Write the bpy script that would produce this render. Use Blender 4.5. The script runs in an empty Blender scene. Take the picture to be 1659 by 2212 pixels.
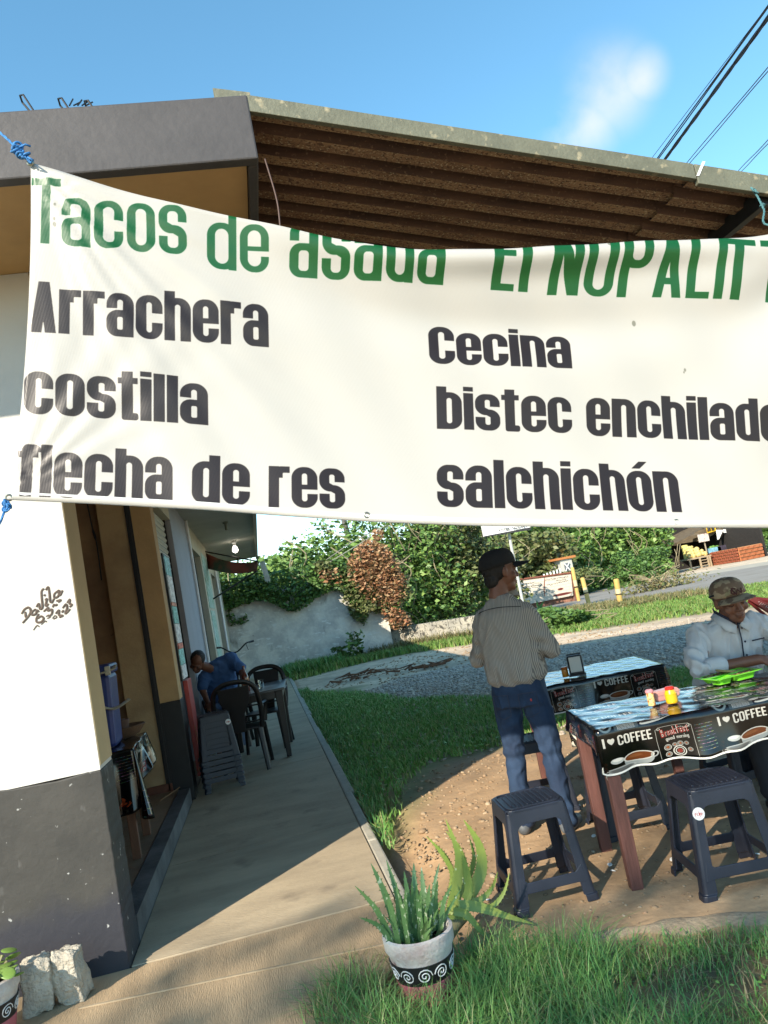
import bpy, bmesh, math, random
import numpy as np
from mathutils import Vector, Matrix, noise as mnoise
from math import radians as rad, sin, cos, pi
random.seed(7); RNG = np.random.default_rng(11)
SC = bpy.context.scene
COL = SC.collection

# ------------------------------------------------------------------ camera
FPX = 1670.0; CW, CH = 829.5, 1106.0; EYE = 1.5        # focal length in px of a 1659 px wide frame
ROLL, VP = 10.8, (562.0, 1339.0)
def _basis():
    d = Vector((VP[0]-CW, VP[1]-CH, FPX)).normalized()
    r = rad(ROLL); h = Vector((cos(r), -sin(r), 0))
    up = h.cross(d).normalized()
    if up.y > 0: up = -up
    x = d.cross(up).normalized()
    return Matrix((x, d, up))                           # world axes (rows) in camera (right, down, forward)
RW = _basis()
def P(u, v, y):
    "world point seen at (u,v) at depth y"
    w = RW @ Vector((u-CW, v-CH, FPX)); t = y/w.y
    return Vector((w.x*t, y, EYE+w.z*t))
def G(u, v, z=0.0):
    w = RW @ Vector((u-CW, v-CH, FPX)); t = (z-EYE)/w.z
    return Vector((w.x*t, w.y*t, z))
def TZ(y): return -.05-.027*max(0.0, y-20.0)
def T(u, v):
    "point of the sloping ground seen at (u,v)"
    w = RW @ Vector((u-CW, v-CH, FPX))
    lo, hi = 1.0, 300.0
    for _ in range(50):
        m = (lo+hi)/2; t = m/w.y
        if EYE+w.z*t > TZ(m): lo = m
        else: hi = m
    t = lo/w.y
    return Vector((w.x*t, lo, TZ(lo)))
cam_d = bpy.data.cameras.new('camera'); cam = bpy.data.objects.new('camera', cam_d); COL.objects.link(cam)
right = RW @ Vector((1,0,0)); down = RW @ Vector((0,1,0)); fwd = RW @ Vector((0,0,1))
cam.matrix_world = Matrix.Translation((0,0,EYE)) @ Matrix((right, -down, -fwd)).transposed().to_4x4()
cam_d.sensor_fit = 'VERTICAL'; cam_d.sensor_height = 36; cam_d.lens = 36*FPX/2212
cam_d.clip_start = .05; cam_d.clip_end = 3000
SC.camera = cam

# ------------------------------------------------------------------ sun and sky
SUN_EL = 31.0; TOSUN = Vector((-.688*cos(rad(SUN_EL)), -.725*cos(rad(SUN_EL)), sin(rad(SUN_EL)))).normalized()
sun_d = bpy.data.lights.new('sun', 'SUN'); sun_d.energy = 3.3; sun_d.angle = rad(.53); sun_d.color = (1, .90, .75)
sun = bpy.data.objects.new('sun', sun_d); COL.objects.link(sun)
sun.rotation_euler = TOSUN.to_track_quat('Z', 'Y').to_euler(); sun.location = (-20,-20,20)
world = bpy.data.worlds.new('World'); SC.world = world; world.use_nodes = True
wn, wl = world.node_tree.nodes, world.node_tree.links; wn.clear()
def WN(t, **k):
    n = wn.new(t)
    for a, b in k.items(): setattr(n, a, b)
    return n
sky = WN('ShaderNodeTexSky', sky_type='NISHITA', sun_disc=False, sun_elevation=rad(SUN_EL), sun_rotation=math.atan2(TOSUN.x, TOSUN.y), air_density=1.0, dust_density=.1, ozone_density=2.4)
hs = WN('ShaderNodeHueSaturation'); hs.inputs['Saturation'].default_value = 1.12; hs.inputs['Hue'].default_value = .480
wl.new(sky.outputs[0], hs.inputs['Color'])
# one small thin cloud
tc = WN('ShaderNodeTexCoord'); nz = WN('ShaderNodeTexNoise'); nz.inputs['Scale'].default_value = 7; nz.inputs['Detail'].default_value = 7; nz.inputs['Roughness'].default_value = .5
wl.new(tc.outputs['Generated'], nz.inputs['Vector'])
cloud = None
for (u, v, rr) in ((1310,190,.050), (1262,268,.040), (1378,165,.030), (1225,290,.034)):
    cd = (RW @ Vector((u-CW, v-CH, FPX))).normalized()
    dist = WN('ShaderNodeVectorMath', operation='DISTANCE'); wl.new(tc.outputs['Generated'], dist.inputs[0]); dist.inputs[1].default_value = cd
    mr = WN('ShaderNodeMapRange', interpolation_type='SMOOTHSTEP'); mr.inputs['From Min'].default_value = rr*1.35; mr.inputs['From Max'].default_value = 0; wl.new(dist.outputs['Value'], mr.inputs['Value'])
    if cloud is None: cloud = mr.outputs[0]
    else:
        ad = WN('ShaderNodeMath', operation='MAXIMUM'); wl.new(cloud, ad.inputs[0]); wl.new(mr.outputs[0], ad.inputs[1]); cloud = ad.outputs[0]
nr = WN('ShaderNodeMapRange'); nr.inputs['From Min'].default_value = .36; nr.inputs['From Max'].default_value = .66; wl.new(nz.outputs[0], nr.inputs['Value'])
mu = WN('ShaderNodeMath', operation='MULTIPLY'); wl.new(cloud, mu.inputs[0]); wl.new(nr.outputs[0], mu.inputs[1])
mu2 = WN('ShaderNodeMath', operation='MULTIPLY'); wl.new(mu.outputs[0], mu2.inputs[0]); mu2.inputs[1].default_value = .62
mx = WN('ShaderNodeMixRGB'); wl.new(mu2.outputs[0], mx.inputs[0]); wl.new(hs.outputs[0], mx.inputs[1]); mx.inputs[2].default_value = (4.6, 4.0, 4.5, 1)
bg = WN('ShaderNodeBackground'); bg.inputs[1].default_value = .130; wl.new(mx.outputs[0], bg.inputs[0])
wo = WN('ShaderNodeOutputWorld'); wl.new(bg.outputs[0], wo.inputs[0])
SC.view_settings.view_transform = 'Standard'; SC.view_settings.look = 'None'; SC.view_settings.gamma = 1; SC.view_settings.exposure = 1.28
SC.view_settings.use_curve_mapping = False
SC.render.engine = 'CYCLES'; SC.cycles.max_bounces = 6; SC.cycles.use_denoising = True

# ------------------------------------------------------------------ helpers: materials
def mat(name, col, rough=.8, var=.0, scale=8, bump=0, bscale=60, metal=0, spec=.5, col2=None, coat=0, coord='Object', stretch=None, emit=None, trans=0, alpha=1, detail=6, contrast=(.35,.65), bdist=.01):
    m = bpy.data.materials.new(name); m.use_nodes = True; nt = m.node_tree; N, L = nt.nodes, nt.links
    b = N['Principled BSDF']; b.inputs['Roughness'].default_value = rough; b.inputs['Metallic'].default_value = metal
    b.inputs['Specular IOR Level'].default_value = spec; b.inputs['Coat Weight'].default_value = coat; b.inputs['Base Color'].default_value = (*col, 1)
    if trans: b.inputs['Transmission Weight'].default_value = trans
    if alpha < 1: b.inputs['Alpha'].default_value = alpha
    if emit: b.inputs['Emission Color'].default_value = (*emit[:3], 1); b.inputs['Emission Strength'].default_value = emit[3]
    tcn = N.new('ShaderNodeTexCoord'); vec = N.new('ShaderNodeNewGeometry').outputs['Position'] if coord == 'World' else tcn.outputs[coord]
    if stretch:
        mp = N.new('ShaderNodeMapping'); mp.inputs['Scale'].default_value = stretch; L.new(vec, mp.inputs[0]); vec = mp.outputs[0]
    if var or col2:
        n = N.new('ShaderNodeTexNoise'); n.inputs['Scale'].default_value = scale; n.inputs['Detail'].default_value = detail; n.inputs['Roughness'].default_value = .62; L.new(vec, n.inputs['Vector'])
        r = N.new('ShaderNodeMapRange'); r.inputs['From Min'].default_value = contrast[0]; r.inputs['From Max'].default_value = contrast[1]; L.new(n.outputs[0], r.inputs['Value'])
        x = N.new('ShaderNodeMixRGB'); L.new(r.outputs[0], x.inputs[0])
        c2 = col2 or tuple(c*(1+var) for c in col); c1 = col if col2 else tuple(c*(1-var) for c in col)
        x.inputs[1].default_value = (*c1, 1); x.inputs[2].default_value = (*c2, 1); L.new(x.outputs[0], b.inputs['Base Color'])
        m['mix'] = x.name
    if bump:
        n2 = N.new('ShaderNodeTexNoise'); n2.inputs['Scale'].default_value = bscale; n2.inputs['Detail'].default_value = 8; L.new(vec, n2.inputs['Vector'])
        bp = N.new('ShaderNodeBump'); bp.inputs['Strength'].default_value = bump; bp.inputs['Distance'].default_value = bdist; L.new(n2.outputs[0], bp.inputs['Height']); L.new(bp.outputs[0], b.inputs['Normal'])
        m['bump'] = bp.name
    return m
def speckle(m, col, scale, thr, coord='Object', soft=.04, stretch=None):
    "lay irregular flakes / specks of another colour over a material"
    nt = m.node_tree; N, L = nt.nodes, nt.links; b = N['Principled BSDF']; inp = b.inputs['Base Color']
    tcn = N.new('ShaderNodeTexCoord'); vec = N.new('ShaderNodeNewGeometry').outputs['Position'] if coord == 'World' else tcn.outputs[coord]
    if stretch:
        mp = N.new('ShaderNodeMapping'); mp.inputs['Scale'].default_value = stretch; L.new(vec, mp.inputs[0]); vec = mp.outputs[0]
    n = N.new('ShaderNodeTexNoise'); n.inputs['Scale'].default_value = scale; n.inputs['Detail'].default_value = 5; L.new(vec, n.inputs['Vector'])
    r = N.new('ShaderNodeMapRange'); r.inputs['From Min'].default_value = thr; r.inputs['From Max'].default_value = thr+soft; L.new(n.outputs[0], r.inputs['Value'])
    x = N.new('ShaderNodeMixRGB'); L.new(r.outputs[0], x.inputs[0]); x.inputs[2].default_value = (*col, 1)
    if inp.is_linked: L.new(inp.links[0].from_socket, x.inputs[1])
    else: x.inputs[1].default_value = inp.default_value[:]
    L.new(x.outputs[0], inp); return m
def island_var(m, cols, coord=None):
    "colour chosen per leaf/stone"
    nt = m.node_tree; N, L = nt.nodes, nt.links; b = N['Principled BSDF']
    g = N.new('ShaderNodeNewGeometry'); r = N.new('ShaderNodeValToRGB'); L.new(g.outputs['Random Per Island'], r.inputs[0])
    e = r.color_ramp.elements
    while len(e) < len(cols): e.new(.5)
    for i, c in enumerate(cols): e[i].position = i/(len(cols)-1); e[i].color = (*c, 1)
    L.new(r.outputs[0], b.inputs['Base Color']); return m
def imgmat(name, arr, rough=.5, uvname='UVMap', ext='EXTEND', spec=.5, coat=0, bump=0, bscale=100, sub=None):
    h, w = arr.shape[:2]
    im = bpy.data.images.new(name, w, h); buf = np.ones((h, w, 4), np.float32); buf[..., :3] = np.clip(arr[..., :3], 0, 1)
    im.pixels.foreach_set(buf.ravel()); im.update(); im.pack()
    m = mat(name, (.5,.5,.5), rough, spec=spec, coat=coat, bump=bump, bscale=bscale, bdist=.003)
    N, L = m.node_tree.nodes, m.node_tree.links; t = N.new('ShaderNodeTexImage'); t.image = im; t.extension = ext; t.interpolation = 'Cubic'
    u = N.new('ShaderNodeUVMap'); u.uv_map = uvname; L.new(u.outputs[0], t.inputs[0]); L.new(t.outputs[0], N['Principled BSDF'].inputs['Base Color'])
    return m

# ------------------------------------------------------------------ helpers: geometry
class MB:
    def __init__(s): s.v = []; s.f = []; s.mi = []; s.uv = None
    def add(s, vs, fs, mi=0):
        o = len(s.v); s.v += [tuple(v) for v in vs]; s.f += [tuple(i+o for i in f) for f in fs]; s.mi += [mi]*len(fs)
    def box(s, c, d, rot=None, mi=0, taper=1):
        hx, hy, hz = d[0]/2, d[1]/2, d[2]/2
        vs = [Vector((x*hx*(taper if z < 0 else 1), y*hy*(taper if z < 0 else 1), z*hz)) for z in (-1,1) for y in (-1,1) for x in (-1,1)]
        if rot is not None: vs = [rot @ v for v in vs]
        c = Vector(c); s.add([v+c for v in vs], [(0,2,3,1),(4,5,7,6),(0,1,5,4),(2,6,7,3),(0,4,6,2),(1,3,7,5)], mi); return s
    def b2(s, x0, x1, y0, y1, z0, z1, mi=0): return s.box(((x0+x1)/2,(y0+y1)/2,(z0+z1)/2), (abs(x1-x0),abs(y1-y0),abs(z1-z0)), mi=mi)
    def tube(s, pts, r, n=8, mi=0, cap=True, flat=1.0, up=(0,0,1)):
        pts = [Vector(p) for p in pts]; m = len(pts)
        rs = r if hasattr(r, '__len__') else [r]*m; vs = []; U = Vector(up); prev = None
        for i, p in enumerate(pts):
            t = (pts[min(i+1,m-1)]-pts[max(i-1,0)]).normalized()
            a = (prev - t*prev.dot(t)) if prev is not None else U - t*U.dot(t)
            if a.length < 1e-4: a = Vector((1,0,0)) - t*t.x
            a.normalize(); prev = a; b = t.cross(a)
            for k in range(n):
                q = 2*pi*k/n; vs.append(p + (b*cos(q) + a*sin(q)*flat)*rs[i])
        fs = [(i*n+k, i*n+(k+1)%n, (i+1)*n+(k+1)%n, (i+1)*n+k) for i in range(m-1) for k in range(n)]
        if cap: fs += [tuple(range(n))[::-1], tuple(range((m-1)*n, m*n))]
        s.add(vs, fs, mi); return s
    def lathe(s, prof, c=(0,0,0), n=24, mi=0, M=None):
        vs = []; c = Vector(c)
        for (r, z) in prof:
            for k in range(n):
                v = Vector((r*cos(2*pi*k/n), r*sin(2*pi*k/n), z)); vs.append((M @ v if M is not None else v)+c)
        m = len(prof); fs = [(i*n+k, i*n+(k+1)%n, (i+1)*n+(k+1)%n, (i+1)*n+k) for i in range(m-1) for k in range(n)]
        if prof[0][0] > 1e-5: fs.append(tuple(range(n))[::-1])
        if prof[-1][0] > 1e-5: fs.append(tuple(range((m-1)*n, m*n)))
        s.add(vs, fs, mi); return s
    def prism(s, poly, o, ex, ey, t, mi=0):
        "extrude a 2-D outline lying in plane (o, ex, ey) by t along ex x ey"
        o = Vector(o); ex = Vector(ex); ey = Vector(ey); nrm = ex.cross(ey).normalized()*t; n = len(poly)
        vs = [o+ex*a+ey*b for a, b in poly]; vs += [v+nrm for v in vs]
        s.add(vs, [tuple(range(n))[::-1], tuple(range(n,2*n))] + [(i,(i+1)%n,n+(i+1)%n,n+i) for i in range(n)], mi); return s
    def grid(s, fn, nu, nv, mi=0):
        vs = [fn(i/nu, j/nv) for j in range(nv+1) for i in range(nu+1)]
        s.add(vs, [(j*(nu+1)+i, j*(nu+1)+i+1, (j+1)*(nu+1)+i+1, (j+1)*(nu+1)+i) for j in range(nv) for i in range(nu)], mi); return s
    def build(s, name, m, parent=None, smooth=None, bevel=0, solid=0, world=False):
        me = bpy.data.meshes.new(name); me.from_pydata(s.v, [], s.f)
        for x in (m if isinstance(m, (list, tuple)) else [m]): me.materials.append(x)
        if any(s.mi): me.polygons.foreach_set('material_index', s.mi)
        o = bpy.data.objects.new(name, me); COL.objects.link(o)
        if smooth is not None:
            me.shade_smooth()
            if smooth > 0: me.set_sharp_from_angle(angle=rad(smooth))
        if solid: q = o.modifiers.new('solid', 'SOLIDIFY'); q.thickness = solid; q.offset = 0
        if bevel: q = o.modifiers.new('bevel', 'BEVEL'); q.width = bevel; q.segments = 2; q.limit_method = 'ANGLE'; q.angle_limit = rad(35)
        if parent:
            o.parent = parent
            if world: o.matrix_parent_inverse = parent_matrix(parent).inverted()
        return o
def parent_matrix(o):
    m = Matrix.LocRotScale(o.location, o.rotation_euler, o.scale)
    return (parent_matrix(o.parent) @ o.matrix_parent_inverse @ m) if o.parent else m
def tag(o, label=None, cat=None, group=None, kind=None):
    if label: o['label'] = label
    if cat: o['category'] = cat
    if group: o['group'] = group
    if kind: o['kind'] = kind
    return o
def thing(name, label, cat, loc=(0,0,0), rz=0, group=None):
    o = bpy.data.objects.new(name, None); COL.objects.link(o); o.empty_display_size = .1
    o.location = loc; o.rotation_euler = (0,0,rz); return tag(o, label, cat, group)
def copy_tree(o, label=None, loc=None, rz=None):
    def rec(a, par):
        c = a.copy(); COL.objects.link(c)
        if par: c.parent = par
        for ch in [q for q in bpy.data.objects if q.parent == a]: rec(ch, c)
        return c
    c = rec(o, None)
    if label: c['label'] = label
    if loc is not None: c.location = loc
    if rz is not None: c.rotation_euler = (0,0,rz)
    return c
def rr(x0, y0, x1, y1, r, n=5):
    "rounded rectangle outline"
    out = []
    for cx, cy, a0 in ((x1-r,y0+r,-90),(x1-r,y1-r,0),(x0+r,y1-r,90),(x0+r,y0+r,180)):
        for k in range(n+1):
            a = rad(a0+90*k/n); out.append((cx+r*cos(a), cy+r*sin(a)))
    return out
def raw(name, V, F, m, parent=None, kind=None, smooth=False):
    me = bpy.data.meshes.new(name); V = np.asarray(V, np.float32); F = np.asarray(F, np.int32)
    me.vertices.add(len(V)); me.vertices.foreach_set('co', V.ravel()); k = F.shape[1]
    me.loops.add(F.size); me.loops.foreach_set('vertex_index', F.ravel()); me.polygons.add(len(F))
    me.polygons.foreach_set('loop_start', np.arange(0, F.size, k, dtype=np.int32)); me.polygons.foreach_set('loop_total', np.full(len(F), k, np.int32))
    me.materials.append(m); me.update(calc_edges=True); me.validate()
    if smooth: me.shade_smooth()
    o = bpy.data.objects.new(name, me); COL.objects.link(o)
    if parent: o.parent = parent
    if kind: o['kind'] = kind
    return o
def inpoly(x, y, poly):
    x = np.asarray(x); y = np.asarray(y); c = np.zeros(x.shape, bool); n = len(poly)
    for i in range(n):
        x0, y0 = poly[i]; x1, y1 = poly[(i+1) % n]
        if y0 == y1: continue
        k = ((y0 > y) != (y1 > y)) & (x < (x1-x0)*(y-y0)/(y1-y0)+x0); c ^= k
    return c
def polydist(x, y, poly):
    d = np.full(np.shape(x), 1e9); n = len(poly)
    for i in range(n):
        ax, ay = poly[i]; bx, by = poly[(i+1) % n]; dx, dy = bx-ax, by-ay
        t = np.clip(((x-ax)*dx+(y-ay)*dy)/(dx*dx+dy*dy+1e-9), 0, 1); d = np.minimum(d, np.hypot(x-ax-t*dx, y-ay-t*dy))
    return d
def scatter(poly, n, fade=0):
    P_ = np.array(poly); lo, hi = P_.min(0), P_.max(0); out = np.zeros((0,2))
    while len(out) < n:
        q = lo+(hi-lo)*RNG.random((n*2,2)); k = inpoly(q[:,0], q[:,1], poly)
        if fade:
            d = polydist(q[:,0], q[:,1], poly); k &= RNG.random(len(q)) < np.clip(d/fade+.12, 0, 1)
        out = np.vstack([out, q[k]])
    return out[:n]
def vnoise(x, y, s, seed=0):
    "cheap smooth value noise"
    r = np.random.default_rng(seed).random((64,64)); xs = np.asarray(x)*s+100; ys = np.asarray(y)*s+100
    xi = np.floor(xs).astype(int); yi = np.floor(ys).astype(int); fx = xs-xi; fy = ys-yi; fx = fx*fx*(3-2*fx); fy = fy*fy*(3-2*fy)
    a = r[xi%64, yi%64]; b = r[(xi+1)%64, yi%64]; c = r[xi%64, (yi+1)%64]; d = r[(xi+1)%64, (yi+1)%64]
    return (a*(1-fx)+b*fx)*(1-fy)+(c*(1-fx)+d*fx)*fy
def TZa(y): return -.05-.027*np.maximum(0, np.asarray(y)-20)
def ground_z(x, y):
    z = TZa(y)+(vnoise(x,y,1.3,1)-.5)*.03+(vnoise(x,y,5,2)-.5)*.012+(vnoise(x,y,17,3)-.5)*.006
    return z
def blades(name, pts, h, w, m, zf=ground_z, lean=.6, kind='stuff', parent=None, seg=3, hv=.5, lift=0):
    n = len(pts); x, y = pts[:,0], pts[:,1]; z = zf(x, y)+lift
    hh = h*(1-hv/2+hv*RNG.random(n)); a = RNG.random(n)*2*pi; l = lean*(.15+RNG.random(n)); wv = w*(.6+.8*RNG.random(n)); b = a+pi/2+(RNG.random(n)-.5)
    V = []
    for k in range(seg+1):
        t = k/seg; hor = hh*l*t*t; ver = hh*(t-.35*l*t*t); ww = wv*(1-t**1.5)/2
        cx = x+np.cos(a)*hor; cy = y+np.sin(a)*hor; cz = z+ver
        if k < seg: V.append(np.stack([cx-np.cos(b)*ww, cy-np.sin(b)*ww, cz], 1)); V.append(np.stack([cx+np.cos(b)*ww, cy+np.sin(b)*ww, cz], 1))
        else: V.append(np.stack([cx, cy, cz], 1))
    m_ = len(V); V = np.stack(V, 1).reshape(-1,3); base = np.arange(n)[:,None]*m_
    F = []
    for k in range(seg-1): F += [[2*k,2*k+1,2*k+3],[2*k,2*k+3,2*k+2]]
    F.append([2*seg-2, 2*seg-1, 2*seg])
    F = (base[:,:,None]+np.array(F)[None]).reshape(-1,3)
    return raw(name, V, F, m, parent, kind)
OCT = np.array([(1,0,0),(-1,0,0),(0,1,0),(0,-1,0),(0,0,1),(0,0,-1)], float)
OCF = np.array([(0,2,4),(2,1,4),(1,3,4),(3,0,4),(2,0,5),(1,2,5),(3,1,5),(0,3,5)])
_bm = bmesh.new(); bmesh.ops.create_icosphere(_bm, subdivisions=1, radius=1); ICV = np.array([v.co[:] for v in _bm.verts]); ICF = np.array([[v.index for v in f.verts] for f in _bm.faces]); _bm.free()
def stones(name, pts, r, m, kind='stuff', flat=.55, zf=ground_z, rv=.7, V0=ICV, F0=ICF, sink=.2):
    n = len(pts); s = r*(1-rv/2+rv*RNG.random(n)**2*1.6); a = RNG.random(n)*2*pi
    loc = V0[None]*(1+.45*(RNG.random((n,len(V0),1))-.5)); loc = loc*np.stack([np.ones(n),.6+.5*RNG.random(n),flat*(.6+.6*RNG.random(n))],1)[:,None,:]
    tilt = (RNG.random(n)-.5)*.9; c, q = np.cos(tilt), np.sin(tilt); X = loc[...,0]*c[:,None]-loc[...,2]*q[:,None]; Z = loc[...,0]*q[:,None]+loc[...,2]*c[:,None]; loc[...,0] = X; loc[...,2] = Z
    c, q = np.cos(a)[:,None], np.sin(a)[:,None]; X = loc[...,0]*c-loc[...,1]*q; Y = loc[...,0]*q+loc[...,1]*c; loc[...,0] = X; loc[...,1] = Y
    loc *= s[:,None,None]; loc[...,0] += pts[:,0,None]; loc[...,1] += pts[:,1,None]; loc[...,2] += (zf(pts[:,0],pts[:,1])+s*flat*(.5-sink))[:,None]
    F = (np.arange(n)[:,None,None]*len(V0)+F0[None]).reshape(-1,3)
    return raw(name, loc.reshape(-1,3), F, m, None, kind)

# ------------------------------------------------------------------ helpers: lettering drawn into arrays
def glyph(ch, x, y, tv, th, X, w, W):
    "inside-test of condensed heavy letters; returns (mask, advance)"
    def R(x0, y0, x1, y1): return (x >= x0) & (x <= x1) & (y >= y0) & (y <= y1)
    def RR(x0, y0, x1, y1, r):
        r = min(r, (x1-x0)/2, (y1-y0)/2); dx = np.maximum(np.maximum(x0+r-x, x-x1+r), 0); dy = np.maximum(np.maximum(y0+r-y, y-y1+r), 0)
        return R(x0,y0,x1,y1) & (dx*dx+dy*dy <= r*r)
    def ring(x0, y0, x1, y1, r=None):
        r = r or (x1-x0)*.46; return RR(x0,y0,x1,y1,r) & ~RR(x0+tv,y0+th,x1-tv,y1-th,max(r-tv*.85,.02))
    def seg(x0, y0, x1, y1, t):
        dx, dy = x1-x0, y1-y0; s = np.clip(((x-x0)*dx+(y-y0)*dy)/(dx*dx+dy*dy), 0, 1); return np.hypot(x-x0-s*dx, y-y0-s*dy) <= t/2
    def band(x0, y0, x1, y1, t):      # slanted stroke of horizontal width t between two heights
        s = (y-y0)/(y1-y0); c = x0+(x1-x0)*s; return (s >= 0) & (s <= 1) & (np.abs(x-c) <= t/2)
    gap = .035; z = np.zeros_like(x, bool)
    if ch == 'o': return ring(0,0,w,X), w
    if ch == 'ó': return ring(0,0,w,X) | band(w*.42,X+.05,w*.72,X+.2,.17), w
    if ch == 'c': return ring(0,0,w,X) & ~R(w-tv-.01,X*.38,w+1,X*.60), w
    if ch == 'e': return (ring(0,0,w,X) & ~R(w-tv-.01,X*.34,w+1,X*.45)) | R(tv*.6,X*.45,w-.005,X*.45+th*.75), w
    if ch == 'a':
        top = ring(0,0,w,X) & (y > X*.5) & ~R(-1,X*.5,tv+.005,X*.64); bowl = ring(0,0,w,X*.60,w*.4) & (x < w-tv*.3)
        return top | bowl | R(w-tv,0,w,X*.72) , w
    if ch == 's':
        top = ring(0,X*.42,w,X,w*.42) & ~R(w-tv-.01,X*.42,w+1,X*.66); bot = ring(0,0,w,X*.58,w*.42) & ~R(-1,X*.36,tv+.01,X*.6)
        top &= ~(R(w*.5,0,w+1,X*.6)); bot &= ~(R(-1,X*.40,w*.5,X))
        mid = np.abs(y-(X*.5-(x-w*.5)*.55)) < th*.62; mid &= R(w*.1,X*.3,w*.9,X*.7)
        return top | bot | mid, w
    if ch == 'r': return R(0,0,tv,X) | ((ring(tv*.35,X*.45,w*1.25,X,w*.35)) & (y > X*.72) & (x < w*.80)), w*.80
    if ch in 'nh':
        a = R(0,0,tv,X if ch == 'n' else 1) | (ring(0,-.4,w,X) & (y > X*.5)) | R(w-tv,0,w,X*.72)
        return a, w
    if ch == 'u': return R(0,X*.3,tv,X) | (ring(0,0,w,X+.5) & (y < X*.4)) | R(w-tv,0,w,X), w
    if ch == 'i': return R(0,0,tv,X) | R(0,X+.045,tv,1.02), tv
    if ch == 'l': return R(0,0,tv,1.0), tv
    if ch == 't': return R(.07,th*.5,.07+tv,X+.13) | R(0,X-th*.9,.16+tv,X) | RR(.07,0,.17+tv,th*1.1,.05), .17+tv
    if ch == 'f': return R(.07,0,.07+tv,.9) | R(0,X-th*.9,.17+tv,X) | (RR(.07,.7,.22+tv,1.0,.12) & (y > .88-th*.2)), .18+tv
    if ch == 'd': return ring(0,0,w,X) | R(w-tv,0,w,1.0), w
    if ch == 'b': return ring(0,0,w,X) | R(0,0,tv,1.0), w
    if ch == 'k': return R(0,0,tv,1) | band(w*.25,X*.45,w*.8,X,tv) | band(w*.85,0,w*.35,X*.6,tv), w
    if ch == 'm': return R(0,0,tv,X) | (ring(0,-.4,w,X) & (y > X*.5)) | R(w-tv,0,w,X*.72) | (ring(w-tv,-.4,2*w-tv,X) & (y > X*.5)) | R(2*w-2*tv,0,2*w-tv,X*.72), 2*w-tv
    if ch == 'g': return ring(0,0,w,X) | R(w-tv,-.15,w,X) | (ring(0,-.28,w,X,w*.4) & (y < -.05) & ~R(-1,-.12,tv,0)), w
    if ch == 'T': return R(0,1-th*1.15,W,1) | R(W/2-tv/2,0,W/2+tv/2,1), W
    if ch == 'E': return R(0,0,tv,1) | R(0,0,W*.82,th) | R(0,1-th,W*.82,1) | R(0,.5-th/2,W*.76,.5+th/2), W*.82
    if ch == 'F': return R(0,0,tv,1) | R(0,1-th,W*.82,1) | R(0,.48-th/2,W*.76,.48+th/2), W*.80
    if ch == 'L': return R(0,0,tv,1) | R(0,0,W*.8,th), W*.8
    if ch == 'I': return R(0,0,tv,1), tv
    if ch == 'N': return R(0,0,tv,1) | R(W-tv,0,W,1) | band(W-tv*.6,0,tv*.6,1,tv*1.15), W
    if ch in 'OC':
        a = ring(0,0,W,1)
        if ch == 'C': a &= ~R(W-tv-.01,.36,W+1,.64)
        return a, W
    if ch == 'P': return R(0,0,tv,1) | ring(0,.42,W,1,W*.42), W
    if ch == 'R': return R(0,0,tv,1) | ring(0,.45,W,1,W*.42) | band(W-tv*.5,0,W*.55,.5,tv), W
    if ch == 'B': return R(0,0,tv,1) | ring(0,.46,W*.97,1,W*.36) | ring(0,0,W,.54,W*.38), W
    if ch == 'S': return glyph('s', x, y, tv, th, 1.0, W, W)
    if ch == 'A': return band(tv*.55,0,W*.5,1,tv) | band(W-tv*.55,0,W*.5,1,tv) | (R(W*.2,.2,W*.8,.2+th)), W
    if ch == 'J': return R(W-tv,.2,W,1) | (ring(0,0,W,1.3) & (y < .3)), W
    if ch == 'U': return R(0,.3,tv,1) | (ring(0,0,W,1.4) & (y < .4)) | R(W-tv,.3,W,1), W
    if ch == 'G': return (ring(0,0,W,1) & ~R(W-tv-.01,.55,W+1,.68)) | R(W*.55,.42,W,.55), W
    if ch == '♥':
        hx = (x-W*.55)/(W*.5); hy = (y-.48)/.5
        return (hx**2+(hy-.75*np.sqrt(np.abs(hx)))**2 < 1.0) & (np.abs(hx) < 1) if False else ((hx*hx+hy*hy-.55)**3-1.1*hx*hx*hy**3 < 0), W*1.1
    if ch == '"': return band(.05,.72,.07,1,.06) | band(.17,.72,.19,1,.06), .22
    return z, .22
def word_adv(s, st):
    tot = 0; q = np.zeros(1)
    for ch in s: tot += glyph(ch, q, q, st['tv'], st['th'], st['X'], st['w'], st['W'])[1]+st['sp']
    return tot-st['sp']
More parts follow.
